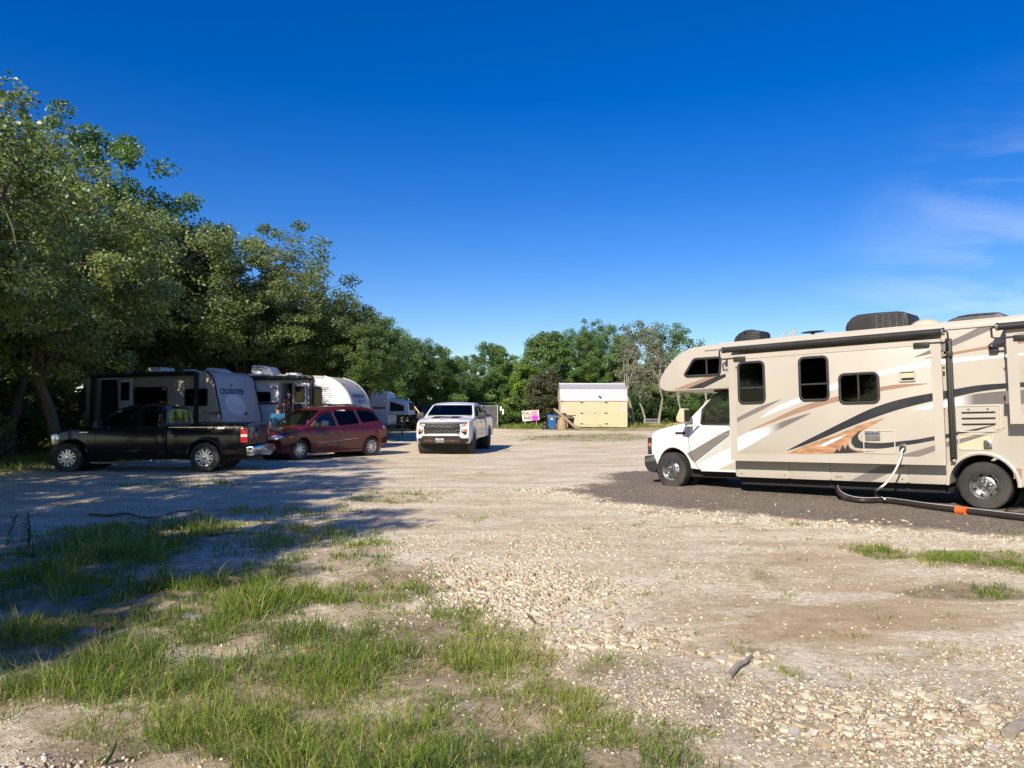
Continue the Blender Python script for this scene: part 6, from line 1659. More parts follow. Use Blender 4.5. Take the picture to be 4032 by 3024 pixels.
for sd in (1, -1):
    MB().box(-1.135,-1.0, sd*.955-.05, sd*.955+.05, .95, 1.30).build('tail_light', M['lamp_red'], wt_, bevel=.012)
MB().box(-1.05,4.35,-.55,.55,.50,.66).build('underbody', M['dark_cavity'], wt_)
for wx in (0, 3.75): MB().lathe([(.50,-.78),(.50,.78)], 18, 'y', (wx,0,.46)).build('wheel_well', M['dark_cavity'], wt_)
MB().prism([(2.95,1.05),(3.4,1.05),(3.35,1.32),(3.0,1.36),(2.9,1.22)], -.85, .85).build('dashboard', M['interior'], wt_, bevel=.02)
steering_wheel(wt_, 2.86, .42, 1.36); seat(wt_, 2.4, .45, .95); seat(wt_, 2.4, -.45, .95); seat(wt_, 1.4, .4, .95); seat(wt_, 1.4, -.4, .95)
for x_ in (0, 3.75):
    for y_ in (.88, -.88): wheel(wt_, 'trail', x_, y_, .425, .42, .29, .235, 'black_plastic')

# ---- dark sport utility vehicle, seen from behind
sv = empty('suv', (-6.15, 54.0, gz(-6.15, 54)), (0, 0, R(90)), 'dark grey sport utility vehicle seen from behind at the woodland edge', 'car')
C = Car(sv, .95, 1.05, .34, 3.6, -1.05, M['suv_paint'], nose=.15, tail=.06, crown=.05)
prof = [(-1.0,.45),(-1.05,.7),(-1.0,1.05),(-.88,1.55),(-.72,1.70),(.3,1.75),(1.3,1.72),(1.75,1.62),(2.45,1.12),(3.4,1.0),(3.58,.8),(3.58,.4)] + arch(2.75,.38,.42,.4) + [(2.2,.38),(.5,.38)] + arch(0,.38,.42,.4)
w1 = round_poly([(2.2,1.12),(1.75,1.52),(1.2,1.6),(1.15,1.10)], .05); w2 = round_poly([(1.08,1.6),(.3,1.63),(.25,1.1),(1.08,1.1)], .05); w3 = round_poly([(.2,1.62),(-.6,1.58),(-.75,1.14),(.2,1.1)], .06)
cuts = [C.cavity([(-.9,.8),(2.3,.8),(2.3,1.08),(1.7,1.56),(1.3,1.65),(.3,1.68),(-.7,1.62),(-.85,1.3)]), C.wcut(w1), C.wcut(w2), C.wcut(w3), C.xcut(round_poly([(-.72,1.12),(.72,1.12),(.6,1.58),(-.6,1.58)], .08), -1.2, -.7)]
C.body(prof, rng(-1, 3.5, 10), rng(.5, 1.7, 6), .02, cuts)
for w_ in (w1, w2, w3): C.side_glass(w_, 'tint', sv, trim=False)
C.sheet((-1.0,1.08), (-.875,1.6), -.88, .88, 'tint', sv, 'rear_window', .015); C.sheet((2.45,1.12), (1.75,1.62), -.9, .9, 'tint', sv, 'windscreen', .015)
for sd in (1, -1):
    MB().box(-1.04,-.92, sd*.86-.07, sd*.86+.07, .95, 1.22).build('tail_light', M['lamp_red'], sv, bevel=.015)
    MB().tube([(1.2,sd*.66,1.70),(1.1,sd*.66,1.79),(-.4,sd*.66,1.79),(-.5,sd*.66,1.72)], .016, 6).build('roof_rail', M['black_plastic'], sv)
C.end_panel(rrect(-.85,.85,.42,.62,.05), [(-1.0,.45),(-1.05,.7)], .06, .1, 'black_plastic', 'rear_bumper', sv, front=False, bevel=.012)
C.end_panel(rrect(-.18,.18,.78,.90,.01), [(-1.05,.7),(-1.0,1.05)], .01, .012, 'deco_white', 'number_plate', sv, front=False)
MB().box(-.8,3.3,-.55,.55,.28,.5).build('underbody', M['dark_cavity'], sv)
for x_ in (0, 2.75):
    for y_ in (.80, -.80): wheel(sv, 'suv', x_, y_, .36, .36, .23, .22, 'alloy')

# ------------------------------------------------------------------ travel trailers
def cA(a, b): return (150 + a * .4295, 1350 + b * .4295)
def cB(a, b): return (900 + a * .3165, 1380 + b * .3165)
XF = Frame((-10.80, 29.83, -.06), R(-19.3))
ct = empty('travel_trailer', XF.o, XF.rot, 'beige travel trailer with sloping grey front cap lettered CROSSOVER behind the black pickup', 'trailer')
YS = -1.2
cp_ = [(-6.2,.62),(-6.2,3.05),(-6.1,3.11),(-.6,3.11),(-.3,3.05),(-.10,2.93),(.03,2.79),(.40,1.37),(.44,.95),(.30,.70),(.1,.62)]
me = prism_body(cp_, lambda x, z: 1.2, rng(-.6,.4,3), [], (-.95, 0, .95), None, .04, 3, 35); smooth(me, 40)
link('body', me, M['trailer_beige'], ct)
capp = [(-.28,3.055),(-.10,2.95),(.035,2.80),(.405,1.37),(.445,.95)]
def ext(line, t):
    P = [Vector((x, z)) for x, z in line]; out = []
    for i, p in enumerate(P):
        d = (P[min(i+1, len(P)-1)] - P[max(i-1, 0)]).normalized(); out.append(tuple(p + Vector((-d.y, d.x)) * -t if False else p + Vector((abs(d.y), abs(d.x))) * t))
    return out
cap = MB().prism(ext(capp, .014) + ext(capp, -.01)[::-1], -1.13, 1.13).build('front_cap', M['trailer_grey'], ct, bevel=.004)
for y_ in (-1.16, 1.16): MB().tube([(x, y_, z) for x, z in ext(capp, .008)], .035, 6).build('edge_trim', M['black_plastic'], cap)
def capx(z): return .035 + (2.80 - z) * .2587
def on_cap(px, py):
    z = 2.0
    for _ in range(6): y, z = XF.front(px, py, capx(z) + .016)
    return (capx(z) + .018, y, z)
TH = math.atan2(.37, 1.43)
def cR(a, b): return (750 + a * .1582, 1480 + b * .1582)
E2 = []
for k in range(28):
    t = 2 * math.pi * k / 28; u, v = 305 * math.cos(t), 205 * math.sin(t); ang = R(47)
    E2.append(on_cap(*cR(1122 + u * math.cos(ang) - v * math.sin(ang), 716 + u * math.sin(ang) + v * math.cos(ang))))
nE = len(E2)
MB().add(E2 + [(x - .012, y, z) for x, y, z in E2], [tuple(range(nE))] + [(i, (i+1) % nE, nE + (i+1) % nE, nE + i) for i in range(nE)]).build('oval_panel', M['trailer_white'], cap, sm=False)
for (a0, b0), (a1, b1) in [((950,770),(1330,800)), ((1050,750),(1100,720)), ((1190,850),(1330,840)), ((980,640),(1010,680))]:
    p, q = on_cap(*cR(a0, b0)), on_cap(*cR(a1, b1)); MB().tube([(p[0] + .002, p[1], p[2]), (q[0] + .002, q[1], q[2])], .008, 4).build('scenery_print', M['deco_lgrey'], cap)
p, q = on_cap(*cR(725, 370)), on_cap(*cR(1318, 395)); c_y, c_z = (p[1] + q[1]) / 2, (p[2] + q[2]) / 2
tm = text_mesh('CROSSOVER', .30, .006, 1.0, 0.15, .008)
wdt = max(v.co.x for v in tm.vertices) - min(v.co.x for v in tm.vertices); sc_ = (q[1] - p[1]) / wdt
for v in tm.vertices: v.co.x *= sc_
link('lettering', tm, M['ink_navy'], cap, (capx(c_z) + .026, c_y, c_z - .02), (math.pi/2 - TH, 0, math.pi/2))
tp = [on_cap(*cR(a, b)) for a, b in [(965,200),(1062,222),(1018,232),(1048,280),(985,272)]]
MB().add(tp + [(x - .01, y, z) for x, y, z in tp], [(0,1,2,3,4)] + [(i, (i+1) % 5, 5 + (i+1) % 5, 5 + i) for i in range(5)]).build('emblem', M['deco_brown'], cap, sm=False)
for a, b in ((555,58),(1355,150)):
    p = on_cap(*cR(a, b)); MB().sphere(p, (.02,.06,.03), 10, 6).build('clearance_lamp', M['lamp_red'], cap)
p = on_cap(*cR(1375, 940)); MB().lathe([(.06,p[0]-.01),(.06,p[0]+.03),(.0005,p[0]+.035)], 14, 'x', (0,p[1],p[2])).build('cap_knob', M['grey_plastic'], cap)
def tr_window(par, x0, x1, z0, z1, r=.08, shade='rv_glass', y=YS):
    wf = window_ring(rrect(x0, x1, z0, z1, r), .04, y - .02, y + .01).build('window', M['black_plastic'], par, bevel=.004)
    MB().prism(inset_poly(rrect(x0, x1, z0, z1, r), .03), y - .0065, y - .006).build('pane', M[shade], wf, sm=False)
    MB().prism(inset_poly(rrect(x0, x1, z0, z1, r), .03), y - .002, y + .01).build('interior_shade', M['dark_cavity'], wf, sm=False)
    return wf
def awning(par, x0, x1, z, arms, y=YS):
    a_ = MB().tube([(x0, y - .14, z), (x1, y - .14, z)], .09, 12).build('awning', M['black_plastic'], par)
    MB().box(x0, x1, y - .12, y + .01, z + .02, z + .09).build('awning_rail', M['cream_trim'], a_)
    for xx, zb in arms: MB().box(xx - .07, xx + .07, y - .12, y - .005, zb, z + .05).build('awning_arm', M['black_plastic'], a_, bevel=.01)
    return a_
tr_window(ct, -3.71, -2.07, 1.80, 2.52); tr_window(ct, -1.25, -.18, 1.775, 2.435)
awning(ct, -5.9, -.62, 3.0, [(-.66, 1.0), (-5.75, 1.0)])
op = MB().box(-5.35,-4.52, YS - .004, YS + .6, .95, 2.84).build('doorway', M['dark_cavity'], ct)
window_ring(rrect(-5.40,-4.47,.92,2.88,.05), .05, YS - .03, YS + .01).build('door_frame', M['steel'], op)
dr = MB().prism(rrect(-4.43,-3.74,.95,2.87,.08), YS - .06, YS - .025).build('door', M['siding'], ct, bevel=.006)
tr_window(dr, -4.31, -3.88, 2.0, 2.72, .05, 'rv_glass', YS - .055)
MB().box(-3.86,-3.80, YS - .09, YS - .06, 1.72, 1.80).build('door_handle', M['black_plastic'], dr)
MB().lathe([(.09,YS-.012),(.09,YS+.01)], 16, 'y', (-1.75,0,2.77)).build('speaker', M['black_plastic'], ct)
MB().prism(crom([(-.62,1.62),(-.2,1.55),(.1,1.56),(.36,1.60)],4) + [(.40,1.44),(.1,1.44),(-.2,1.50)], YS - .004, YS + .002).build('graphic_stripe', M['deco_brown'], ct, sm=False)
MB().prism([(-.6,1.42),(-.1,1.22),(.05,1.20),(-.3,1.30)], YS - .004, YS + .002).build('graphic_stripe', M['deco_black'], ct, sm=False)
rb_ = MB().box(-6.0,.1,-1.0,1.0,.42,.64).build('chassis', M['dark_cavity'], ct)
MB().tube([(.2,-.5,.5),(1.2,0,.48),(.2,.5,.5)], .05, 6).build('tow_frame', M['dark_cavity'], ct)
for x_ in (-3.7, -2.95):
    for y_ in (1.05, -1.05): wheel(ct, 'trailer', x_, y_, .335, .335, .2, .19, 'steel')
MB().box(-3.9,-3.2,-.4,.4,3.11,3.33).build('air_conditioner', M['trailer_white'], ct, bevel=.06, seg=3)
MB().box(-2.2,-1.8,-.3,.1,3.11,3.22).build('roof_vent', M['trailer_white'], ct, bevel=.03)
rv1 = MB().prism([(-1.1,3.10),(-.95,3.26),(-.55,3.24),(-.2,3.06)], -.4,.3).build('vent_cover', M['trailer_white'], ct, bevel=.04, seg=3)
MB().box(-6.24,-6.19,-1.12,-1.0,1.05,1.18).build('tail_light', M['lamp_red'], ct)

KF = Frame((-6.404, 32.19, -.06), R(-7))
kt = empty('travel_trailer', KF.o, KF.rot, 'ribbed white travel trailer with curved nose lettered KINGSPORT and open door', 'trailer')
nose_k = [(-1.09,2.985),(-.69,2.85),(-.35,2.62),(-.08,2.29),(.075,1.87),(.13,1.3),(.08,.85),(-.05,.72)]
kp = [(-6.9,.66),(-6.9,3.06),(-5.2,3.10),(-3.0,3.07)] + crom(nose_k, 3) + [(-.3,.66)]
# doorway cut into the shell
me = prism_body(kp, lambda x, z: 1.19, [], [], (-.9, 0, .9), None, 0); me = boolean(me, [MB().box(-2.93,-2.40,-2.0,-.2,.78,2.72).mesh(), MB().box(-2.94,-2.39,-.6,-.3,.77,2.73).mesh()]); smooth(me, 40); me.materials.clear()
link('body', me, M['siding'], kt)
MB().box(-2.95,-2.38,-.32,-.2,.77,2.74).build('doorway_interior', M['interior'], kt)
def kx(z):
    pts = sorted([(b, a) for a, b in crom(nose_k, 3)]); return float(np.interp(z, [p[0] for p in pts], [p[1] for p in pts]))
HOLE = (-2.99, -2.34, .74, 2.78)
nz = 26
for i in range(nz):
    z0 = .74 + i * (2.96 - .74) / nz; z1 = z0 + (2.96 - .74) / nz; zm = (z0 + z1) / 2
    xr_ = min(kx(z0), kx(z1)) - .04
    spans = [(-6.85, HOLE[0]), (HOLE[1], xr_)] if zm < HOLE[3] else [(-6.85, xr_)]
    for x0, x1 in spans:
        y = -1.192; zz = [z0, z0 + .012, z0 + .035, z1 - .02, z1]; yy = [0, .004, .018, .012, 0]
        V = [(x, y - d, z) for x in (x0, x1) for z, d in zip(zz, yy)]; F = [(k, k+1, 5+k+1, 5+k) for k in range(4)] + [(0,1,2,3,4),(9,8,7,6,5)]
        MB().add(V, F).build('siding_board', M['siding'], kt)
cap = MB().prism(ext(crom(nose_k[:-1], 3), .012) + crom(nose_k[:-1], 3)[::-1], -1.10, 1.10).build('front_cap', M['trailer_grey'], kt)
for y_ in (-1.15, 1.15): MB().tube([(x, y_, z) for x, z in ext(crom(nose_k[:-1], 3), .010)], .035, 6).build('edge_trim', M['galv'], cap)
TK = math.atan2(.155, .42)
def kc(z): return kx(z) + .018
pan = [(kc(z), y, z) for z, y in ((2.30,-1.0),(1.75,-1.0),(1.75,1.0),(2.30,1.0))]
MB().add(pan, [(0,1,2,3)]).build('nose_panel', M['trailer_white'], cap)
link('lettering', text_mesh('KINGSPORT', .24, .006, 1.12, 0, .004), M['ink_navy'], cap, (kc(2.20) + .012, 0, 2.20), (math.pi/2 - TK, 0, math.pi/2))
for zz, L in ((2.04,.78),(1.97,.78),(1.90,.78)):
    for sg in (-1, 1): MB().bar((kc(zz) + .006, sg * .32, zz), (kc(zz) + .006, sg * L, zz), .012, .032, (0,0,1)).build('logo_stripe', M['ink_blue'], cap)
ov = [(kc(1.97) + .006 - .22 * .10 * math.sin(t), .30 * math.cos(t), 1.97 + .10 * math.sin(t)) for t in [2 * math.pi * k / 20 for k in range(20)]]
MB().add(ov + [(x + .01, y, z) for x, y, z in ov], [tuple(range(20)), tuple(range(39, 19, -1))] + [(i, (i+1) % 20, 20 + (i+1) % 20, 20 + i) for i in range(20)]).build('logo_oval', M['ink_blue'], cap)
for y_ in (-.85, .85): MB().sphere((kx(2.68) + .03, y_, 2.68), (.05,.06,.025), 10, 6).build('clearance_lamp', M['lamp_red'], cap)
yk = -1.20
window_ring(rrect(-2.99,-2.34,.74,2.78,.08), .05, yk - .035, yk + .03).build('door_frame', M['steel'], kt, bevel=.005)
dr = MB().prism(rrect(-2.33,-1.76,.80,2.72,.09), yk - .10, yk - .06).build('door', M['steel'], kt, bevel=.006)
MB().prism(rrect(-2.30,-1.79,.84,1.88,.03), yk - .108, yk - .098).build('door_lower_panel', M['interior'], dr)
tr_window(dr, -2.26, -1.84, 1.95, 2.60, .05, 'rv_glass', yk - .098)
tr_window(kt, -1.50, -1.15, 1.40, 2.59, .12, 'rv_glass', yk - .015); tr_window(kt, -3.98, -3.31, 1.95, 2.37, .07, 'rv_glass', yk - .015); tr_window(kt, -5.6, -4.6, 1.9, 2.4, .07, 'rv_glass', yk - .015)
MB().lathe([(.085,yk-.035),(.085,yk)], 16, 'y', (-3.39,0,2.53)).build('speaker', M['black_plastic'], kt)
MB().sphere((-3.13, yk - .02, 2.545), (.10,.03,.04), 14, 8).build('porch_lamp', M['lamp_red'], kt)
MB().box(-6.8,-3.0, yk - .03, yk - .005, 1.86, 1.93).build('belt_stripe', M['deco_black'], kt); MB().box(-1.76,.03, yk - .03, yk - .005, 1.80, 1.86).build('belt_stripe', M['deco_black'], kt)
awning(kt, -6.2, -1.52, 2.93, [(-1.58, 1.2), (-6.1, 1.2)], yk)
MB().prism([(-6.85,3.07),(-5.2,3.115),(-3.0,3.085),(-1.09,3.0),(-1.09,2.93),(-3.0,3.01),(-6.85,3.0)], yk - .03, yk).build('roof_edge', M['cream_trim'], kt)
ac = MB().prism(round_poly([(-4.38,3.09),(-4.36,3.46),(-4.0,3.48),(-3.6,3.40),(-3.42,3.20),(-3.38,3.08)], .05), -.75, .0).build('air_conditioner', M['trailer_white'], kt, bevel=.04, seg=3)
for r_ in range(2):
    for k in range(9): MB().box(-4.30 + k * .05, -4.275 + k * .05, -.756, -.742, 3.24 + r_ * .10, 3.32 + r_ * .10).build('vent_slot', M['dark_cavity'], ac)
MB().box(-2.9,-2.4,-.7,-.2,3.06,3.16).build('roof_vent', M['trailer_white'], kt, bevel=.03)
MB().box(-6.7,-.4,-1.0,1.0,.45,.68).build('chassis', M['dark_cavity'], kt)
for x_ in (-4.2, -3.4):
    for y_ in (1.05, -1.05): wheel(kt, 'trailer', x_, y_, .335, .335, .2, .19, 'steel')

# camper with a canvas bunk pulled out of its end
HF = Frame((-7.15, 46.0, gz(-7, 46)), R(-4))
hc = empty('camper_trailer', HF.o, HF.rot, 'small white ribbed camper with a canvas tent bunk at its end', 'trailer')
hp = [(-4.6,.6),(-4.6,2.5),(-.35,2.62),(-.08,2.5),(.02,2.2),(.02,.75),(-.1,.6)]
me = prism_body(hp, lambda x, z: 1.1, [], [], (-.9, 0, .9), None, .05, 3, 30); smooth(me, 40); link('body', me, M['siding'], hc)
for i in range(22):
    z0 = .66 + i * .083; V = [(x, -1.102 - d, z) for x in (-4.5, -.10) for z, d in ((z0, 0), (z0 + .02, .016), (z0 + .06, .012), (z0 + .078, 0))]
    MB().add(V, [(k, k+1, 5+k, 4+k) for k in range(3)]).build('siding_board', M['siding'], hc)
MB().box(-.9,-.15,-1.125,-1.10,1.58,1.70).build('belt_stripe', M['ink_red'], hc)
MB().sphere((-.5,-1.12,1.36),(.05,.03,.03),8,6).build('marker_lamp', M['lamp_red'], hc)
bx = [(.02,1.30),(.02,2.16),(.35,2.20),(1.0,2.06),(1.14,1.9),(1.18,1.36),(1.15,1.30)]
me = prism_body(bx, lambda x, z: 1.02, rng(.1,1.1,4), rng(1.35,2.1,3), (-.8,-.4,0,.4,.8), lambda x, s, z: (0, -.06 * s * s * float(sstep(1.6,2.1,z)) + .02 * math.sin(x * 9 + s * 5)), .05, 3, 30); smooth(me, 50)
bunk = link('tent_bunk', me, M['tent'], hc)
MB().prism(round_poly([(.10,1.45),(.10,2.02),(.92,1.76),(.92,1.45)], .03), -1.032, -1.0).build('mesh_window', M['dark_cavity'], bunk, sm=False)
MB().prism(rrect(-.62,.62,1.5,1.95,.15), 1.1, 1.2, 'x').build('mesh_window', M['dark_cavity'], bunk, sm=False)
MB().box(-.02,1.2,-1.05,1.05,1.24,1.31).build('bunk_floor', M['trailer_white'], hc, bevel=.02)
for y_ in (-.8,.8): MB().tube([(1.0,y_,1.25),(.15,y_,.75)], .02, 6).build('bunk_brace', M['galv'], hc)
MB().prism([(.8,1.3),(1.1,1.3),(1.35,2.28),(1.2,2.3)], -.1,.1).build('bunk_step', M['wood_grey'], hc, (-.3,.9,-.95)) if False else None
MB().box(-4.3,-.1,-.9,.9,.42,.62).build('chassis', M['dark_cavity'], hc)
for y_ in (1.0,-1.0): wheel(hc, 'trailer', -2.2, y_, .33, .33, .2, .19, 'steel')
MB().box(-3.0,-2.4,-.4,.1,2.58,2.80).build('air_conditioner', M['trailer_white'], hc, bevel=.05)

# dark picnic table under the bunk
tx_, ty_ = -6.75, 44.2
pt_ = empty('picnic_table', (tx_, ty_, gz(tx_, ty_)), (0,0,R(12)), 'dark wooden picnic table standing beside the tent bunk', 'table')
for k in range(4): MB().box(-.62,.62,-.30 + k * .155,-.16 + k * .155,.70,.74).build('table_plank', M['wood_grey'], pt_)
for y_ in (-.62,.62): MB().box(-.62,.62,y_-.12,y_+.12,.42,.46).build('bench_plank', M['wood_grey'], pt_)
for x_ in (-.45,.45):
    for sg in (-1,1): MB().bar((x_, sg*.15,.70),(x_, sg*.55,0),.05,.09).build('leg', M['wood_grey'], pt_)
    MB().bar((x_+.03,-.7,.40),(x_+.03,.7,.40),.04,.09).build('crossbar', M['wood_grey'], pt_)

# pale cargo trailer glimpsed between the trunks at the far left
pc = empty('cargo_trailer', (-24.5, 41.0, gz(-24.5, 41)), (0,0,R(10)), 'pale low trailer half hidden behind the tree trunks', 'trailer')
MB().prism(round_poly([(-1.6,.5),(-1.6,1.75),(1.4,1.75),(1.7,1.4),(1.7,.5)],.06), -.9,.9).build('body', M['trailer_white'], pc, bevel=.03)
MB().box(-.9,-.1,-.93,-.89,.6,1.6).build('door', M['deco_brown'], pc)
MB().box(-1.5,1.6,-.7,.7,.35,.5).build('chassis', M['dark_cavity'], pc)
for y_ in (.85,-.85): wheel(pc, 'trailer', 0, y_, .32, .32, .2, .19, 'steel')

# ------------------------------------------------------------------ the yellow shed
SY = 57.0
def sX(a): return (2000 + a * .2712 - 2016) / FPX * SY
def sZ(b): return CAM_H + (HZ - (1450 + b * .2712)) / FPX * SY
sg0 = gz(6, SY)
x0s, x1s = sX(766), sX(1730); zb_, ze_, zk_, zt_ = sg0 + .12, sZ(466), sZ(293), sZ(217)
shed = empty('shed', ((x0s + x1s) / 2, SY, sg0), label='yellow wooden storage shed with double doors and silver metal roof', cat='shed')
hwS = (x1s - x0s) / 2; dep = 3.0; ez, kz, tz, bz_ = ze_ - sg0, zk_ - sg0, zt_ - sg0, .12
sp_ = [(0,bz_),(dep,bz_),(dep,ez),(dep-.48,kz),(dep/2,tz - .04),(.48,kz),(0,ez)]
MB().prism(sp_, -hwS + .02, hwS - .02, 'x').build('wall', M['yellow_wall'], shed, sm=False)
nb = 26; bw = 2 * hwS / nb
dx0, dx1 = sX(1055) - shed.location.x, sX(1440) - shed.location.x
for i in range(nb):
    a, b = -hwS + i * bw + .006, -hwS + (i + 1) * bw - .006
    if a > dx0 - bw * .3 and b < dx1 + bw * .3: continue
    MB().box(a, b, -.014, .01, bz_ + .02, ez - .03).build('wall_board', M['yellow_wall'], shed)
MB().box(-hwS - .01, hwS + .01, -.02, .005, bz_ - .04, bz_ + .02).build('base_trim', M['yellow_wall'], shed)
for x_ in (-hwS + .04, hwS - .04): MB().box(x_ - .05, x_ + .05, -.028, .01, bz_ + .02, ez - .02).build('corner_trim', M['yellow_wall'], shed)
MB().box(-hwS - .03, hwS + .03, -.05, .02, ez - .05, ez - .01).build('eave_trim', M['wood_grey'], shed)
mid = (dx0 + dx1) / 2
for k, (a, b) in enumerate(((dx0, mid - .008), (mid + .008, dx1))):
    d = MB().box(a, b, -.03, .005, bz_ + .05, ez - .06).build('door', M['yellow_wall'], shed)
    for z0, z1 in ((bz_ + .16, bz_ + .93), (bz_ + 1.06, ez - .16)):
        p_ = [(a + .14, z0), (b - .14, z0), (b - .14, z1 - .16), (b - .28, z1), (a + .28, z1), (a + .14, z1 - .16)]
        window_ring(p_, .03, -.052, -.028).build('door_trim', M['yellow_wall'], d)
        for q in range(1, 6): xx = a + .14 + (b - a - .28) * q / 6; MB().box(xx - .005, xx + .005, -.034, -.029, z0 + .02, z1 - .17).build('board_groove', M['deco_beige'], d)
    for zz in (bz_ + .20, bz_ + .98, ez - .16):
        hx = a + .02 if k == 0 else b - .02; s_ = 1 if k == 0 else -1
        MB().prism([(hx, zz - .05), (hx + s_ * .22, zz - .012), (hx + s_ * .22, zz + .012), (hx, zz + .05)], -.044, -.029).build('hinge', M['black_plastic'], d, sm=False)
        MB().box(hx - .03, hx + .03, -.046, -.029, zz - .06, zz + .06).build('hinge_plate', M['black_plastic'], d)
    if k: MB().box(a + .04, a + .08, -.07, -.029, bz_ + .93, bz_ + 1.05).build('door_handle', M['black_plastic'], d)
npn = 22; pw_ = (2 * hwS + .08) / npn
def roof_row(y0, z0, y1, z1, m=M['metal_roof']):
    L_ = math.hypot(y1 - y0, z1 - z0); ny_, nz_ = -(z1 - z0) / L_, (y1 - y0) / L_
    if nz_ < 0: ny_, nz_ = -ny_, -nz_
    for i in range(npn):
        a = -hwS - .04 + i * pw_; pr = [(0, .002), (.012, .022), (.03, .022), (.042, .002), (pw_ * .4, .002), (pw_ * .43, .009), (pw_ * .5, .009), (pw_ * .53, .002), (pw_ - .001, .002)]
        V = [(a + u, y + ny_ * h_, z + nz_ * h_) for y, z in ((y0, z0), (y1, z1)) for u, h_ in pr]; n_ = len(pr)
        MB().add(V, [(k, k+1, n_+k+1, n_+k) for k in range(n_ - 1)]).build('roof_panel', m, shed, sm=False)
roof_row(-.07, ez - .06, .46, kz - .01); roof_row(.42, kz - .02, dep / 2, tz)
for y0, z0, y1, z1 in ((dep + .07, ez - .06, dep - .46, kz - .01), (dep - .42, kz - .02, dep / 2, tz)):
    MB().add([(-hwS - .04, y0, z0), (hwS + .04, y0, z0), (hwS + .04, y1, z1), (-hwS - .04, y1, z1)], [(0,1,2,3)]).build('roof_sheet', M['metal_roof'], shed)
MB().tube([(-hwS - .05, dep / 2, tz + .01), (hwS + .05, dep / 2, tz + .01)], .05, 8).build('ridge_cap', M['metal_roof'], shed)
for x_ in (-hwS + .3, 0, hwS - .3): MB().box(x_ - .15, x_ + .15, .1, 2.9, -.1, bz_ - .002).build('skid', M['wood_grey'], shed)
lx, lz = sX(1333) - shed.location.x, sZ(412) - sg0
fx = MB().tube([(lx - .12, .05, lz + .05), (lx, -.06, lz + .09), (lx + .12, -.10, lz - .03)], .022, 6).build('flood_lamp', M['galv'], shed)
MB().sphere((lx, -.07, lz), (.10,.06,.06), 12, 8).build('lamp_head', M['grey_plastic'], fx)
MB().bar((-hwS + .05,-.1, ez - .03), (-hwS + .14,-.02, ez - .12), .07,.05).build('lamp_bracket', M['black_plastic'], shed)
for a0, a1, b0, b1 in ((785,850,560,605), (1643,1708,574,618)):
    X0, X1, Z0, Z1 = sX(a0) - shed.location.x, sX(a1) - shed.location.x, sZ(b1) - sg0, sZ(b0) - sg0
    nt = empty('warning_notice', (shed.location.x + (X0 + X1) / 2, SY - .03, sg0 + Z0), label='white notice with red header on the shed wall ' + ('near the leaning boards' if a0 < 1000 else 'at the corner facing the trees'), cat='sign')
    w_ = (X1 - X0) / 2; h_ = Z1 - Z0
    MB().box(-w_, w_, -.006, .012, 0, h_).build('board', M['deco_white'], nt)
    MB().box(-w_ + .008, w_ - .008, -.009, -.005, h_ * .72, h_ - .012).build('red_header', M['lamp_red'], nt)
    for t_, zz, sz in (('header', .85, .05), ('line', .48, .036), ('line', .24, .04)):
        if t_ == 'header': MB().box(-w_ * .7, w_ * .7, -.0115, -.0085, h_ * zz - .012, h_ * zz + .012).build('lettering', M['deco_white'], nt)
        else:
            for q in range(3): MB().box(-w_ * .75 + q * w_ * .52, -w_ * .75 + q * w_ * .52 + w_ * (.42 if q < 2 else .36), -.008, -.005, h_ * zz - .012, h_ * zz + .012).build('lettering', M['ink_dark'], nt)

# ------------------------------------------------------------------ clutter beside the shed
def cS(a, b): return (2030 + a * .11754, 1590 + b * .11754)
def sp(a, b, Y): return Vector(at_depth(*cS(a, b), Y))
YB = 55.2
def zg(x, y=YB): return gz(x, y)
c0, c1b = sp(1060, 820, YB), sp(1375, 390, YB)
bw_, bx_ = (c1b.x - c0.x) / 2, (c0.x + c1b.x) / 2; bh_ = c1b.z - zg(bx_)
bb = empty('wheelie_bin', (bx_, YB, zg(bx_)), label='blue plastic wheelie bin with white emblem beside the log', cat='bin')
V = []
for z_, s_ in ((.05,.76), (bh_*.1,.78), (bh_*.68,.92), (bh_*.70,.97), (bh_*.93,1.0), (bh_*.94,1.06), (bh_,1.06)):
    V += [(sx * bw_ * s_ * .94, sy * bw_ * s_ * .9, z_) for sx, sy in ((-1,-1),(1,-1),(1,1),(-1,1))]
F = [(3,2,1,0)] + [(4*i + k, 4*i + (k+1) % 4, 4*i + 4 + (k+1) % 4, 4*i + 4 + k) for i in range(6) for k in range(4)] + [(24,25,26,27)]
MB().add(V, F).build('bin_body', M['blue_plastic'], bb, bevel=.025)
MB().prism([(-bw_*1.02, bh_), (bw_*1.02, bh_), (bw_*.95, bh_+.05), (-bw_*.95, bh_+.05)], -bw_, bw_*.95).build('lid', M['blue_plastic'], bb, bevel=.015)
for sx in (-1, 1): MB().lathe([(.13,-.03),(.13,.03),(.05,.035),(.0005,.035)], 20, 'x', (sx * bw_ * .72, -bw_*.72 if sx > 0 else bw_*.7, .13)).lathe([(.13,-.03),(.0005,-.03)], 20, 'x', (sx * bw_ * .72, -bw_*.72 if sx > 0 else bw_*.7, .13)).build('bin_wheel', M['rubber'], bb)
st_ = [((.085 if k % 2 == 0 else .036) * math.sin(math.pi * k / 5) - .02, (.085 if k % 2 == 0 else .036) * math.cos(math.pi * k / 5) + bh_ * .80) for k in range(10)]
MB().prism(st_, -bw_*.905, -bw_*.87).build('emblem', M['deco_white'], bb, sm=False)
MB().box(-.14,.11,-bw_*.90,-bw_*.86, bh_*.72, bh_*.745).box(-.15,.12,-bw_*.90,-bw_*.86, bh_*.685, bh_*.70).build('emblem_text', M['deco_white'], bb)
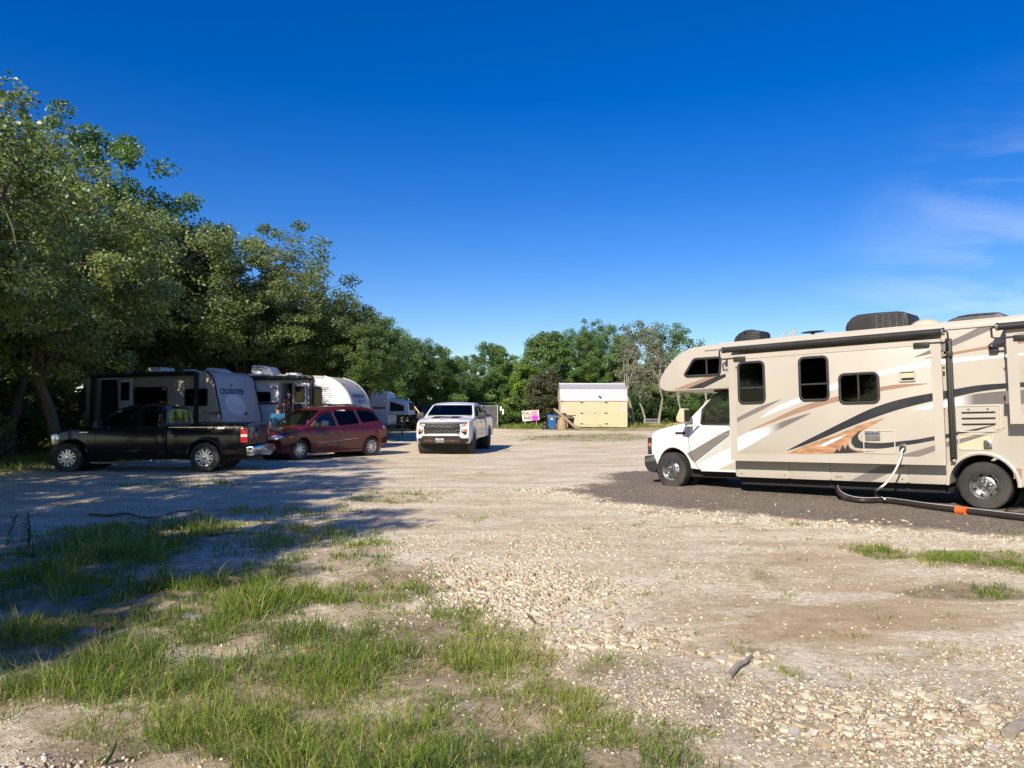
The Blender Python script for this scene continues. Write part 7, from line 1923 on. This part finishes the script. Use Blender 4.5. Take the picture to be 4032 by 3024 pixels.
for (a0, a1, b0, b1, lab, z0) in ((862,1095,672,806,'wide black plastic tub on the grass beside the blue bin',0), (900,1078,545,672,'smaller black bucket stacked on the wide black tub',1)):
    p, q = sp(a0, b1, YB), sp(a1, b0, YB); w_ = (q.x - p.x) / 2; h_ = q.z - p.z; cx = (p.x + q.x) / 2
    base = zg(cx) if not z0 else tub_top; tub_top = base + h_ + .004
    tb = empty('plastic_tub', (cx, YB - .02, base), label=lab, cat='tub')
    MB().lathe([(.001,.0),(w_*.82,.0),(w_*.84,.02),(w_*.97,h_-.05),(w_*1.03,h_-.045),(w_*1.03,h_),(w_*.95,h_),(w_*.80,.04),(.001,.04)], 22, 'z').build('tub_wall', M['black_plastic'], tb)
    MB().tube([(-w_*.5,-w_*.86,h_*.75),(-w_*.3,-w_*1.02,h_*.7),(w_*.3,-w_*1.02,h_*.7),(w_*.5,-w_*.86,h_*.75)], .012, 5).build('handle', M['deco_lgrey'], tb)
p, q = sp(1397, 850, YB), sp(1728, 470, YB); w_ = (q.x - p.x) / 2; cx = (p.x + q.x) / 2; h_ = q.z - zg(cx)
lg = empty('log_section', (cx, YB, zg(cx)), label='upright section of thick log carrying a pile of boards', cat='log')
pr = MB(); n = 26; V = []
for z_ in (-.05, h_*.3, h_*.6, h_*.9, h_):
    for k in range(n):
        t = 2 * math.pi * k / n; r_ = w_ * (1 + .05 * math.sin(t * 3) + .03 * math.sin(t * 7 + z_ * 4)); V.append((r_ * math.cos(t), r_ * math.sin(t), z_))
F = [(i*n + k, i*n + (k+1) % n, (i+1)*n + (k+1) % n, (i+1)*n + k) for i in range(4) for k in range(n)] + [tuple(range(4*n, 5*n))]
pr.add(V, F).build('log', M['stump_wood'], lg)
def plank(a, b, w, t, lab, grp=None, m='wood', up=(0,0,1)):
    a, b = Vector(a), Vector(b); o = empty('plank', tuple(a if a.z < b.z else b), label=lab, cat='plank', group=grp)
    MB().bar(a - o.location, b - o.location, w, t, up).build('board', M[m], o, bevel=.006); return o
ztop = zg(cx) + h_
plank((cx - .95, YB - .25, ztop + .06), (cx + .55, YB - .30, ztop + .065), .22, .045, 'thick grey plank lying flat across the log, lowest of the pile', m='wood_grey')
plank((cx - .85, YB + .10, ztop + .085), (cx + .75, YB + .05, ztop + .09), .30, .09, 'brown timber lying flat on the log behind the grey plank')
plank((cx - .3, YB - .05, ztop + .155), (cx + .98, YB - .12, ztop + .16), .18, .07, 'dark brown short timber on top of the pile', m='bark')
ck = empty('wood_chunk', (cx + .12, YB, ztop + .19), label='lumpy dark wood chunk lying on the board pile', cat='wood')
me = stone_mesh(31); me.materials.clear(); o = link('chunk', me, M['bark'], ck, (0, 0, .08)); o.scale = (.26,.2,.22)
for k, (pa, pb, yy) in enumerate((((1268,158),(2035,905),YB - .75), ((1335,178),(2090,900),YB - .68), ((1600,490),(2140,905),YB - .6))):
    A, Bp = sp(*pa, YB - .25 + .05 * k), sp(*pb, yy); Bp.z = zg(Bp.x, yy) + .05
    plank(tuple(Bp), tuple(A), .09 if k < 2 else .13, .045, ['long tan board leaning steeply over the log, the outermost', 'long tan board leaning over the log, the inner of two', 'shorter brown board leaning against the log side'][k], 'boards leaning on the log', up=(0, 1, 0))
p, q = sp(1735, 800, YB + .7), sp(1960, 455, YB + .7); cx2 = (p.x + q.x) / 2; w_ = (q.x - p.x) / 2; h_ = q.z - zg(cx2, YB + .7)
gb_ = empty('wheelie_bin', (cx2, YB + .7, zg(cx2, YB + .7)), label='dark grey bin with its lid tilted behind the log', cat='bin')
V = []
for z_, s_ in ((.03,.72),(h_*.8,.95),(h_*.82,1.02),(h_,1.02)): V += [(sx*w_*s_, sy*w_*s_, z_) for sx, sy in ((-1,-1),(1,-1),(1,1),(-1,1))]
MB().add(V, [(3,2,1,0)] + [(4*i+k, 4*i+(k+1)%4, 4*i+4+(k+1)%4, 4*i+4+k) for i in range(3) for k in range(4)] + [(12,13,14,15)]).build('bin_body', M['grey_plastic'], gb_, bevel=.02)
MB().prism([(-w_*1.05,h_+.01),(w_*1.15,h_-.10),(w_*1.17,h_-.05),(-w_*1.05,h_+.06)], -w_, w_).build('lid', M['grey_plastic'], gb_, bevel=.01)

# painted sign with a pink card
YP = 59.5
pc_ = [sp(a, b, YP) for a, b in ((205,240),(775,205),(797,545),(235,588))]
cxp = sum(p.x for p in pc_) / 4; czp = sum(p.z for p in pc_) / 4; gzp = gz(cxp, YP)
sgn = empty('painted_sign', (cxp, YP, gzp), label='white plywood sign with red hand-painted letters at the woodland edge', cat='sign')
loc = [(p.x - cxp, p.z - gzp) for p in pc_]
MB().prism(loc, 0, .02).build('board', M['sign_white'], sgn, sm=False)
for x_ in (-.45,.45): MB().box(x_-.03,x_+.03,.021,.07,-.2,loc[0][1]-.1).build('post', M['wood_grey'], sgn)
rt = math.atan2(loc[1][1] - loc[0][1], loc[1][0] - loc[0][0])
def sgn_text(t, a, b, size, m, wd=.8, par=sgn, y=-.004, bold=.012):
    p = sp(a, b, YP); link('lettering', text_mesh(t, size, .006, wd, 0, bold), M[m], par, (p.x - cxp, y, p.z - gzp), (math.pi/2, -rt, 0))
sgn_text('CHILI', 368, 330, .42, 'ink_red', .62); sgn_text('RIES', 640, 310, .42, 'ink_red', .66); sgn_text('WAS', 392, 480, .40, 'ink_dark', .66); sgn_text('H', 532, 470, .36, 'ink_red', .5)
rs = random.Random(5)
for k in range(16):
    a, b = (rs.uniform(215,330), rs.uniform(250,570)) if k < 10 else (rs.uniform(330,760), rs.uniform(215,260))
    p = sp(a, b, YP); MB().sphere((p.x - cxp, -.001, p.z - gzp), (rs.uniform(.012,.05), .003, rs.uniform(.015,.05)), 7, 4).build('paint_splash', M['ink_dark'], sgn)
p = sp(655, 462, YP); card = empty('pink_card', (p.x, YP - .03, sp(655, 550, YP).z), label='bright pink card with purple handwriting fixed to the painted sign', cat='sign')
q0, q1 = sp(548, 548, YP), sp(765, 378, YP); w_ = (q1.x - q0.x) / 2; h_ = q1.z - q0.z
MB().box(-w_, w_, -.003, .004, 0, h_).build('card', M['pink'], card, rot=(0, R(-1), 0))
link('lettering', text_mesh('Boys', .19, .004, .95, .1, .004), M['purple_ink'], card, (0, -.006, h_ * .56), (math.pi/2, R(-4), 0))
MB().prism([(-.03, h_*.12), (.03, h_*.12), (0, h_*.24)], -.006, -.002).build('arrow_mark', M['purple_ink'], card, sm=False)

# tube cage, earth heap, screen fence, guy wire
def cC(a, b): return (2440 + a * .1928, 1400 + b * .1929)
YC = 60.0
p, q = Vector(at_depth(*cC(505, 1450), YC)), Vector(at_depth(*cC(782, 1300), YC))
cg = empty('pipe_rack', ((p.x + q.x) / 2, YC, gz((p.x + q.x) / 2, YC)), label='galvanised pipe rack standing on earth heap right of the shed', cat='rack')
w_ = (q.x - p.x) / 2; h_ = q.z - cg.location.z
for zz in (h_, h_ * .58):
    for yy in (-.3,.3): MB().tube([(-w_, yy, zz), (w_, yy, zz)], .022, 6).build('rail', M['galv'], cg)
for k in range(5):
    for yy in (-.3,.3): MB().tube([(-w_ + 2*w_*k/4, yy, 0), (-w_ + 2*w_*k/4, yy, h_)], .018, 6).build('upright', M['galv'], cg)
for x_ in (-w_, w_): MB().tube([(x_, -.3, h_), (x_, .3, h_)], .02, 6).build('rail', M['galv'], cg)
M['clay'] = mat('clay', (.42,.25,.14), .95, var=.35, scale=8, bump=.7, bscale=14)
M['grey_rock'] = mat('grey_rock', (.26,.26,.27), .9, var=.4, scale=14, bump=.8, bscale=24)
def lump(name, x, y, sx, sy, sz, m, lab, cat, seed=1, n=22):
    mb = MB(); V = []; g_ = random.Random(seed)
    for j in range(7):
        t = j / 6
        for k in range(n):
            a = 2 * math.pi * k / n; r_ = math.cos(t * math.pi / 2) ** .8 * (1 + .25 * (vnoise(math.cos(a) * 2 + seed, math.sin(a) * 2 + t * 3) - .5) + g_.uniform(-.05,.05))
            V.append((sx * r_ * math.cos(a), sy * r_ * math.sin(a), sz * (math.sin(t * math.pi / 2) + g_.uniform(-.08,.08)) - .04))
    F = [(j*n+k, j*n+(k+1)%n, (j+1)*n+(k+1)%n, (j+1)*n+k) for j in range(6) for k in range(n)]
    o = mb.add(V, F).build(name, m, None, (x, y, rz_(x, y))); return tag(o, lab, cat)
p = at_depth(*cC(730, 1450), YC - .6); lump('earth_heap', p[0], YC - .5, .95, .45, .26, M['clay'], 'low heap of orange earth at the foot of the pipe rack', 'earth heap', 3)
p = at_depth(*cC(1150, 1440), YC + 1); lump('earth_heap', p[0], YC + 1, .8, .4, .3, M['clay'], 'small heap of orange earth behind the motorhome bonnet', 'earth heap', 4)
fn = empty('screen_fence', (-2.4, 60.5, gz(-2.4, 60.5)), label='grey slatted screen fence behind the white pickup bed', cat='fence')
for k in range(15): MB().box(-1.3 + k * .165, -1.3 + k * .165 + .150, -.012, .012, .05, 1.72).build('slat', M['grey_plastic'], fn)
for zz in (.35, 1.70): MB().box(-1.35, 1.25, .013, .05, zz, zz + .05).build('rail', M['galv'], fn)
for x_ in (-1.38, 0.0, 1.25): MB().box(x_ - .04, x_ + .04, .02, .10, -.1, 1.8).build('post', M['galv'], fn)
for k in range(2):
    tp = MB().box(1.45 + k * .18, 1.58 + k * .18, -.02, .02, 1.35 - k * .3, 1.68 - k * .2).build('fence_notice', M['sign_white'], fn)
gw0, gw1 = Vector(at_depth(1500, 1435, 51.5)), Vector(at_depth(1646, 1619, 50.0)); dgw = (gw1 - gw0).normalized()
kk = (gz(gw1.x, 50) - gw1.z) / dgw.z; ga_ = gw1 + dgw * kk
gy = empty('guy_wire', tuple(ga_), label='taut guy wire with yellow guard sleeve beside the dark vehicle', cat='wire')
MB().tube([tuple(gw0 - ga_), (0, 0, 0)], .012, 5).build('wire', M['galv'], gy); gs = Vector(at_depth(1630, 1598, 50.15))
MB().tube([tuple(gs - ga_), tuple(gw1 + dgw * .3 - ga_)], .035, 8).build('guard_sleeve', M['yellow'], gy)

# ------------------------------------------------------------------ people
def skin_mesh(verts, edges, rad, sub=2, root=0):
    me = bpy.data.meshes.new('p'); me.from_pydata(verts, edges, []); o = bpy.data.objects.new('tmp', me); COL.objects.link(o)
    md = o.modifiers.new('s', 'SKIN'); md.use_smooth_shade = True
    for i, sv_ in enumerate(me.skin_vertices[0].data):
        r_ = rad[i]; sv_.radius = r_ if isinstance(r_, tuple) else (r_, r_); sv_.use_root = (i == root)
    o.modifiers.new('d', 'SUBSURF').levels = sub; o.modifiers['d'].render_levels = sub
    bpy.context.view_layer.update(); out = bpy.data.meshes.new_from_object(o.evaluated_get(bpy.context.evaluated_depsgraph_get()))
    bpy.data.objects.remove(o); return out
def person(x, y, z, yaw, h, shirt, lab, la, ra, beard=False):
    e = empty('person', (x, y, z), (0, 0, yaw), lab, 'person'); k = h / 1.78
    P = {'pel': (0,0,.95), 'wst': (.01,0,1.10), 'chs': (0,0,1.32), 'nk': (0,0,1.47), 'nk2': (.01,0,1.53), 'hd': (.02,0,1.61), 'hd2': (.02,0,1.695)}
    for s_, n in ((1,'l'),(-1,'r')):
        P['sh'+n] = (0, s_*.19, 1.40); P['el'+n] = (la if s_ > 0 else ra)[0]; P['wr'+n] = (la if s_ > 0 else ra)[1]; P['ha'+n] = (la if s_ > 0 else ra)[2]
        P['hp'+n] = (0, s_*.10, .88); P['kn'+n] = (.02, s_*.11, .48); P['an'+n] = (-.02, s_*.11, .09); P['to'+n] = (.15, s_*.12, .035)
    nm = list(P); V = [tuple(c * k for c in P[n]) for n in nm]
    ed = [('pel','wst'),('wst','chs'),('chs','nk'),('nk','nk2'),('nk2','hd'),('hd','hd2')]
    for n in 'lr': ed += [('chs','sh'+n),('sh'+n,'el'+n),('el'+n,'wr'+n),('wr'+n,'ha'+n),('pel','hp'+n),('hp'+n,'kn'+n),('kn'+n,'an'+n),('an'+n,'to'+n)]
    E_ = [(nm.index(a), nm.index(b)) for a, b in ed]
    rd = {'pel': (.12,.10),'wst': (.11,.09),'chs': (.12,.09),'nk': .06,'nk2': .055,'hd': (.085,.10),'hd2': (.07,.085)}
    for n in 'lr': rd.update({'sh'+n: .055,'el'+n: .045,'wr'+n: .032,'ha'+n: (.035,.02),'hp'+n: .085,'kn'+n: .06,'an'+n: .04,'to'+n: (.04,.03)})
    b = link('body', skin_mesh(V, E_, [rd[n] for n in nm]), M['skin'], e)
    # fingers
    for n in 'lr':
        w_, h0 = Vector(P['wr'+n]) * k, Vector(P['ha'+n]) * k; d = (h0 - w_).normalized(); sd = d.cross(Vector((1,0,.2))).normalized()
        for q in range(4): f0 = h0 + sd * (.012 * (q - 1.5)) * 1.6; MB().tube([f0 - d*.02, f0 + d*.04, f0 + d*.065 + Vector((.012,0,0)), f0 + d*(.08 - .006*abs(q-1.5)) + Vector((.03,0,0))], [.010,.009,.008,.006], 6).build('finger', M['skin'], b)
        MB().tube([w_ + d*.03, w_ + d*.05 + Vector((.035,0,0)), w_ + d*.085 + Vector((.045,0,0))], [.011,.010,.007], 6).build('thumb', M['skin'], b)
    sub_ = ['wst','chs','nk','shl','shr','ell','elr','pel']; V2 = []
    for n in sub_:
        p = Vector(P[n]) * k
        if n.startswith('el'): p = Vector(P['sh'+n[2]]) * k * .25 + p * .75
        V2.append(tuple(p))
    ix = sub_.index; E3 = [(ix('pel'),ix('wst')),(ix('wst'),ix('chs')),(ix('chs'),ix('nk')),(ix('chs'),ix('shl')),(ix('chs'),ix('shr')),(ix('shl'),ix('ell')),(ix('shr'),ix('elr'))]
    r2 = {'wst': (.19,.19),'chs': (.20,.19),'nk': .085,'shl': .105,'shr': .105,'ell': .075,'elr': .075,'pel': (.19,.19)}
    link('shirt', skin_mesh(V2, E3, [r2[n] for n in sub_]), M[shirt], e)
    sub_ = ['pel','hpl','hpr','knl','knr','anl','anr']; ix = sub_.index
    link('trousers', skin_mesh([tuple(c*k for c in P[n]) for n in sub_], [(0,ix('hpl')),(0,ix('hpr')),(ix('hpl'),ix('knl')),(ix('hpr'),ix('knr')),(ix('knl'),ix('anl')),(ix('knr'),ix('anr'))], [(.15,.15),.10,.10,.075,.075,.06,.06]), M['jeans'], e)
    for s_ in (1,-1): MB().sphere(((.05)*k, s_*.115*k, .04*k), (.14*k,.05*k,.045*k), 12, 8).build('shoe', M['black_plastic'], e)
    hc_ = Vector(P['hd2']) * k
    hm = MB().sphere((hc_.x - .018, 0, hc_.z - .01), (.108*k,.092*k,.10*k), 16, 10); hm.v = [v if not (v[2] < hc_.z - .03 and v[0] > hc_.x) else (v[0] - .05, v[1], max(v[2], hc_.z - .02)) for v in hm.v]
    hm.build('hair', M['hair'], e)
    for s_ in (1,-1):
        MB().sphere((hc_.x - .01, s_*.088*k, hc_.z - .06*k), (.022,.012,.032), 8, 6).build('ear', M['skin'], b); MB().sphere((hc_.x + .083*k, s_*.032*k, hc_.z - .045*k), (.010,.014,.008), 8, 6).build('eye', M['ink_dark'], b)
    MB().prism([(hc_.x + .08*k, hc_.z - .05*k), (hc_.x + .115*k, hc_.z - .085*k), (hc_.x + .08*k, hc_.z - .092*k)], -.014,.014).build('nose', M['skin'], b); MB().sphere((hc_.x + .078*k, 0, hc_.z - .118*k), (.012,.026,.006), 8, 5).build('mouth', M['lamp_red'], b)
    if beard: MB().sphere((hc_.x + .055*k, 0, hc_.z - .13*k), (.05,.06,.05), 10, 6).build('beard', M['deco_lgrey'], e)
    return e
arm = lambda s_, fx: ((.02, s_*.25, 1.13), (fx, s_*.24, .90), (fx + .02, s_*.24, .83))
pb_ = person(-8.2, 27.0, gz(-8.2, 27), R(96), 1.82, 'shirt_blue', 'person in a bright blue t-shirt seen from behind, facing the trailers', arm(1,.12), arm(-1,.12))
for q, (t, zz) in enumerate((('THE JOB', 1.32), ('IS DONE', 1.26))):
    for k in range(5): MB().box(-.176, -.155, -.13 + k*.055, -.09 + k*.055, zz - .02, zz + .02).build('shirt_print', M['ink_navy'], pb_)
pd = KF.M @ Vector((-2.62, -.95, .79)); person(pd.x, pd.y, pd.z, R(-80), 1.62, 'shirt_dark', 'bearded person in dark clothes standing in the open trailer doorway', ((.03,.25,1.15),(.12,.16,1.0),(.16,.12,.95)), arm(-1,.05), True)

# ------------------------------------------------------------------ sticks, stones and weeds in the foreground
def stick(pts, r0, r1, lab, m='wood_grey'):
    P = [Vector((*ground_at(a, b), 0)) for a, b in pts]; P = [Vector((p.x, p.y, rz_(p.x, p.y) + max(r0, r1) * .75 + (0.0 if i in (0, len(P)-1) else .01))) for i, p in enumerate(P)]
    Q = crom(P, 4); o = empty('branch', tuple(P[0] - Vector((0,0,max(r0,r1)*.75))), label=lab, cat='branch')
    MB().tube([tuple(Vector(p) - o.location) for p in Q], [r0 + (r1 - r0) * i / (len(Q)-1) for i in range(len(Q))], 7).build('stem', M[m], o); return o
stick([(352,2015),(430,2022),(500,2014),(560,2028),(620,2026),(700,2006),(760,1998)], .02, .008, 'long thin dark branch lying on the shaded gravel', 'bark')
stick([(2868,2640),(2905,2605),(2935,2590),(2958,2560)], .022, .012, 'short weathered grey stick lying among pale stones')
stick([(3968,2885),(4000,2866),(4045,2845)], .035, .03, 'broken grey wood stub at the edge of the stones')
stick([(2075,2388),(2090,2405),(2108,2422)], .014, .010, 'dark bark sliver at the edge of the grass', 'bark')
for (a, b, sx, sy, sz, m, lab, sd) in [(340,2460,.105,.08,.085,'grey_rock','grey fractured rock in the shaded grass',5),(875,2258,.28,.14,.07,'clay','crumbly orange clay clod in the grass',6),(720,2405,.22,.10,.06,'grey_rock','broad grey clod of dried mud among the grass',7),(600,2412,.12,.08,.05,'grey_rock','small grey clod of dried mud beside the broad one',8),
                                (1210,2520,.16,.10,.05,'clay','pale clay clod at the sunlit grass edge',9),(950,2560,.22,.08,.04,'clay','long low clay ridge between the grass tufts',12),(2130,2440,.16,.05,.03,'clay','low brown clay patch beside the coarse gravel',13),(2650,2745,.028,.022,.022,'grey_rock','single pale grey rock beside a grass tuft',15)]:
    x, y = ground_at(a, b); lump('rock' if m == 'grey_rock' else 'clay_clod', x, y, sx, sy, sz, M[m], lab, 'rock' if m == 'grey_rock' else 'clod', sd)
def weed(px_, py_, h, n, lab, seed):
    g_ = random.Random(seed); x, y = ground_at(px_, py_); e = empty('weed', (x, y, rz_(x, y)), label=lab, cat='weed')
    top = Vector((g_.uniform(-.06,.10), g_.uniform(-.05,.05), h)); st = MB().tube([(0,0,-.03), tuple(top * .5 + Vector((.02,0,0))), tuple(top)], [.010,.008,.004], 6); st.build('stem', M['weed_leaf'], e)
    for k in range(n):
        t = .12 + .86 * k / n; b_ = top * t; a = g_.uniform(0, 6.28); L = h * g_.uniform(.16,.30) * (1.15 - .6 * t); d = Vector((math.cos(a), math.sin(a), g_.uniform(.1,.8))).normalized(); s_ = d.cross(Vector((0,0,1))).normalized(); up_ = s_.cross(d)
        V = [b_, b_ + d*L*.4 + s_*L*.2 + up_*L*.05, b_ + d*L - up_*L*.12, b_ + d*L*.4 - s_*L*.2 + up_*L*.05]
        me = np_mesh('leaf', np.array([tuple(v) for v in V]), np.array([(0,1,2),(0,2,3)]), {'rnd': ('FLOAT', np.full(4, g_.random()))}); link('leaf', me, M['weed_leaf'], e)
M['weed_leaf'] = leaf_mat('weed_leaf', [(.03,.06,.015),(.05,.09,.02),(.10,.13,.03)], .3)
weed(112, 2135, .42, 34, 'tall leafy weed rising from the shaded verge', 1); weed(30, 2090, .28, 18, 'dark twiggy weed beside the tall leafy weed', 2); weed(300, 2150, .24, 22, 'low bushy weed at the edge of the shaded gravel', 4)
weed(390, 2960, .10, 16, 'broad-leaved weed in the pebbly corner of the verge', 6)
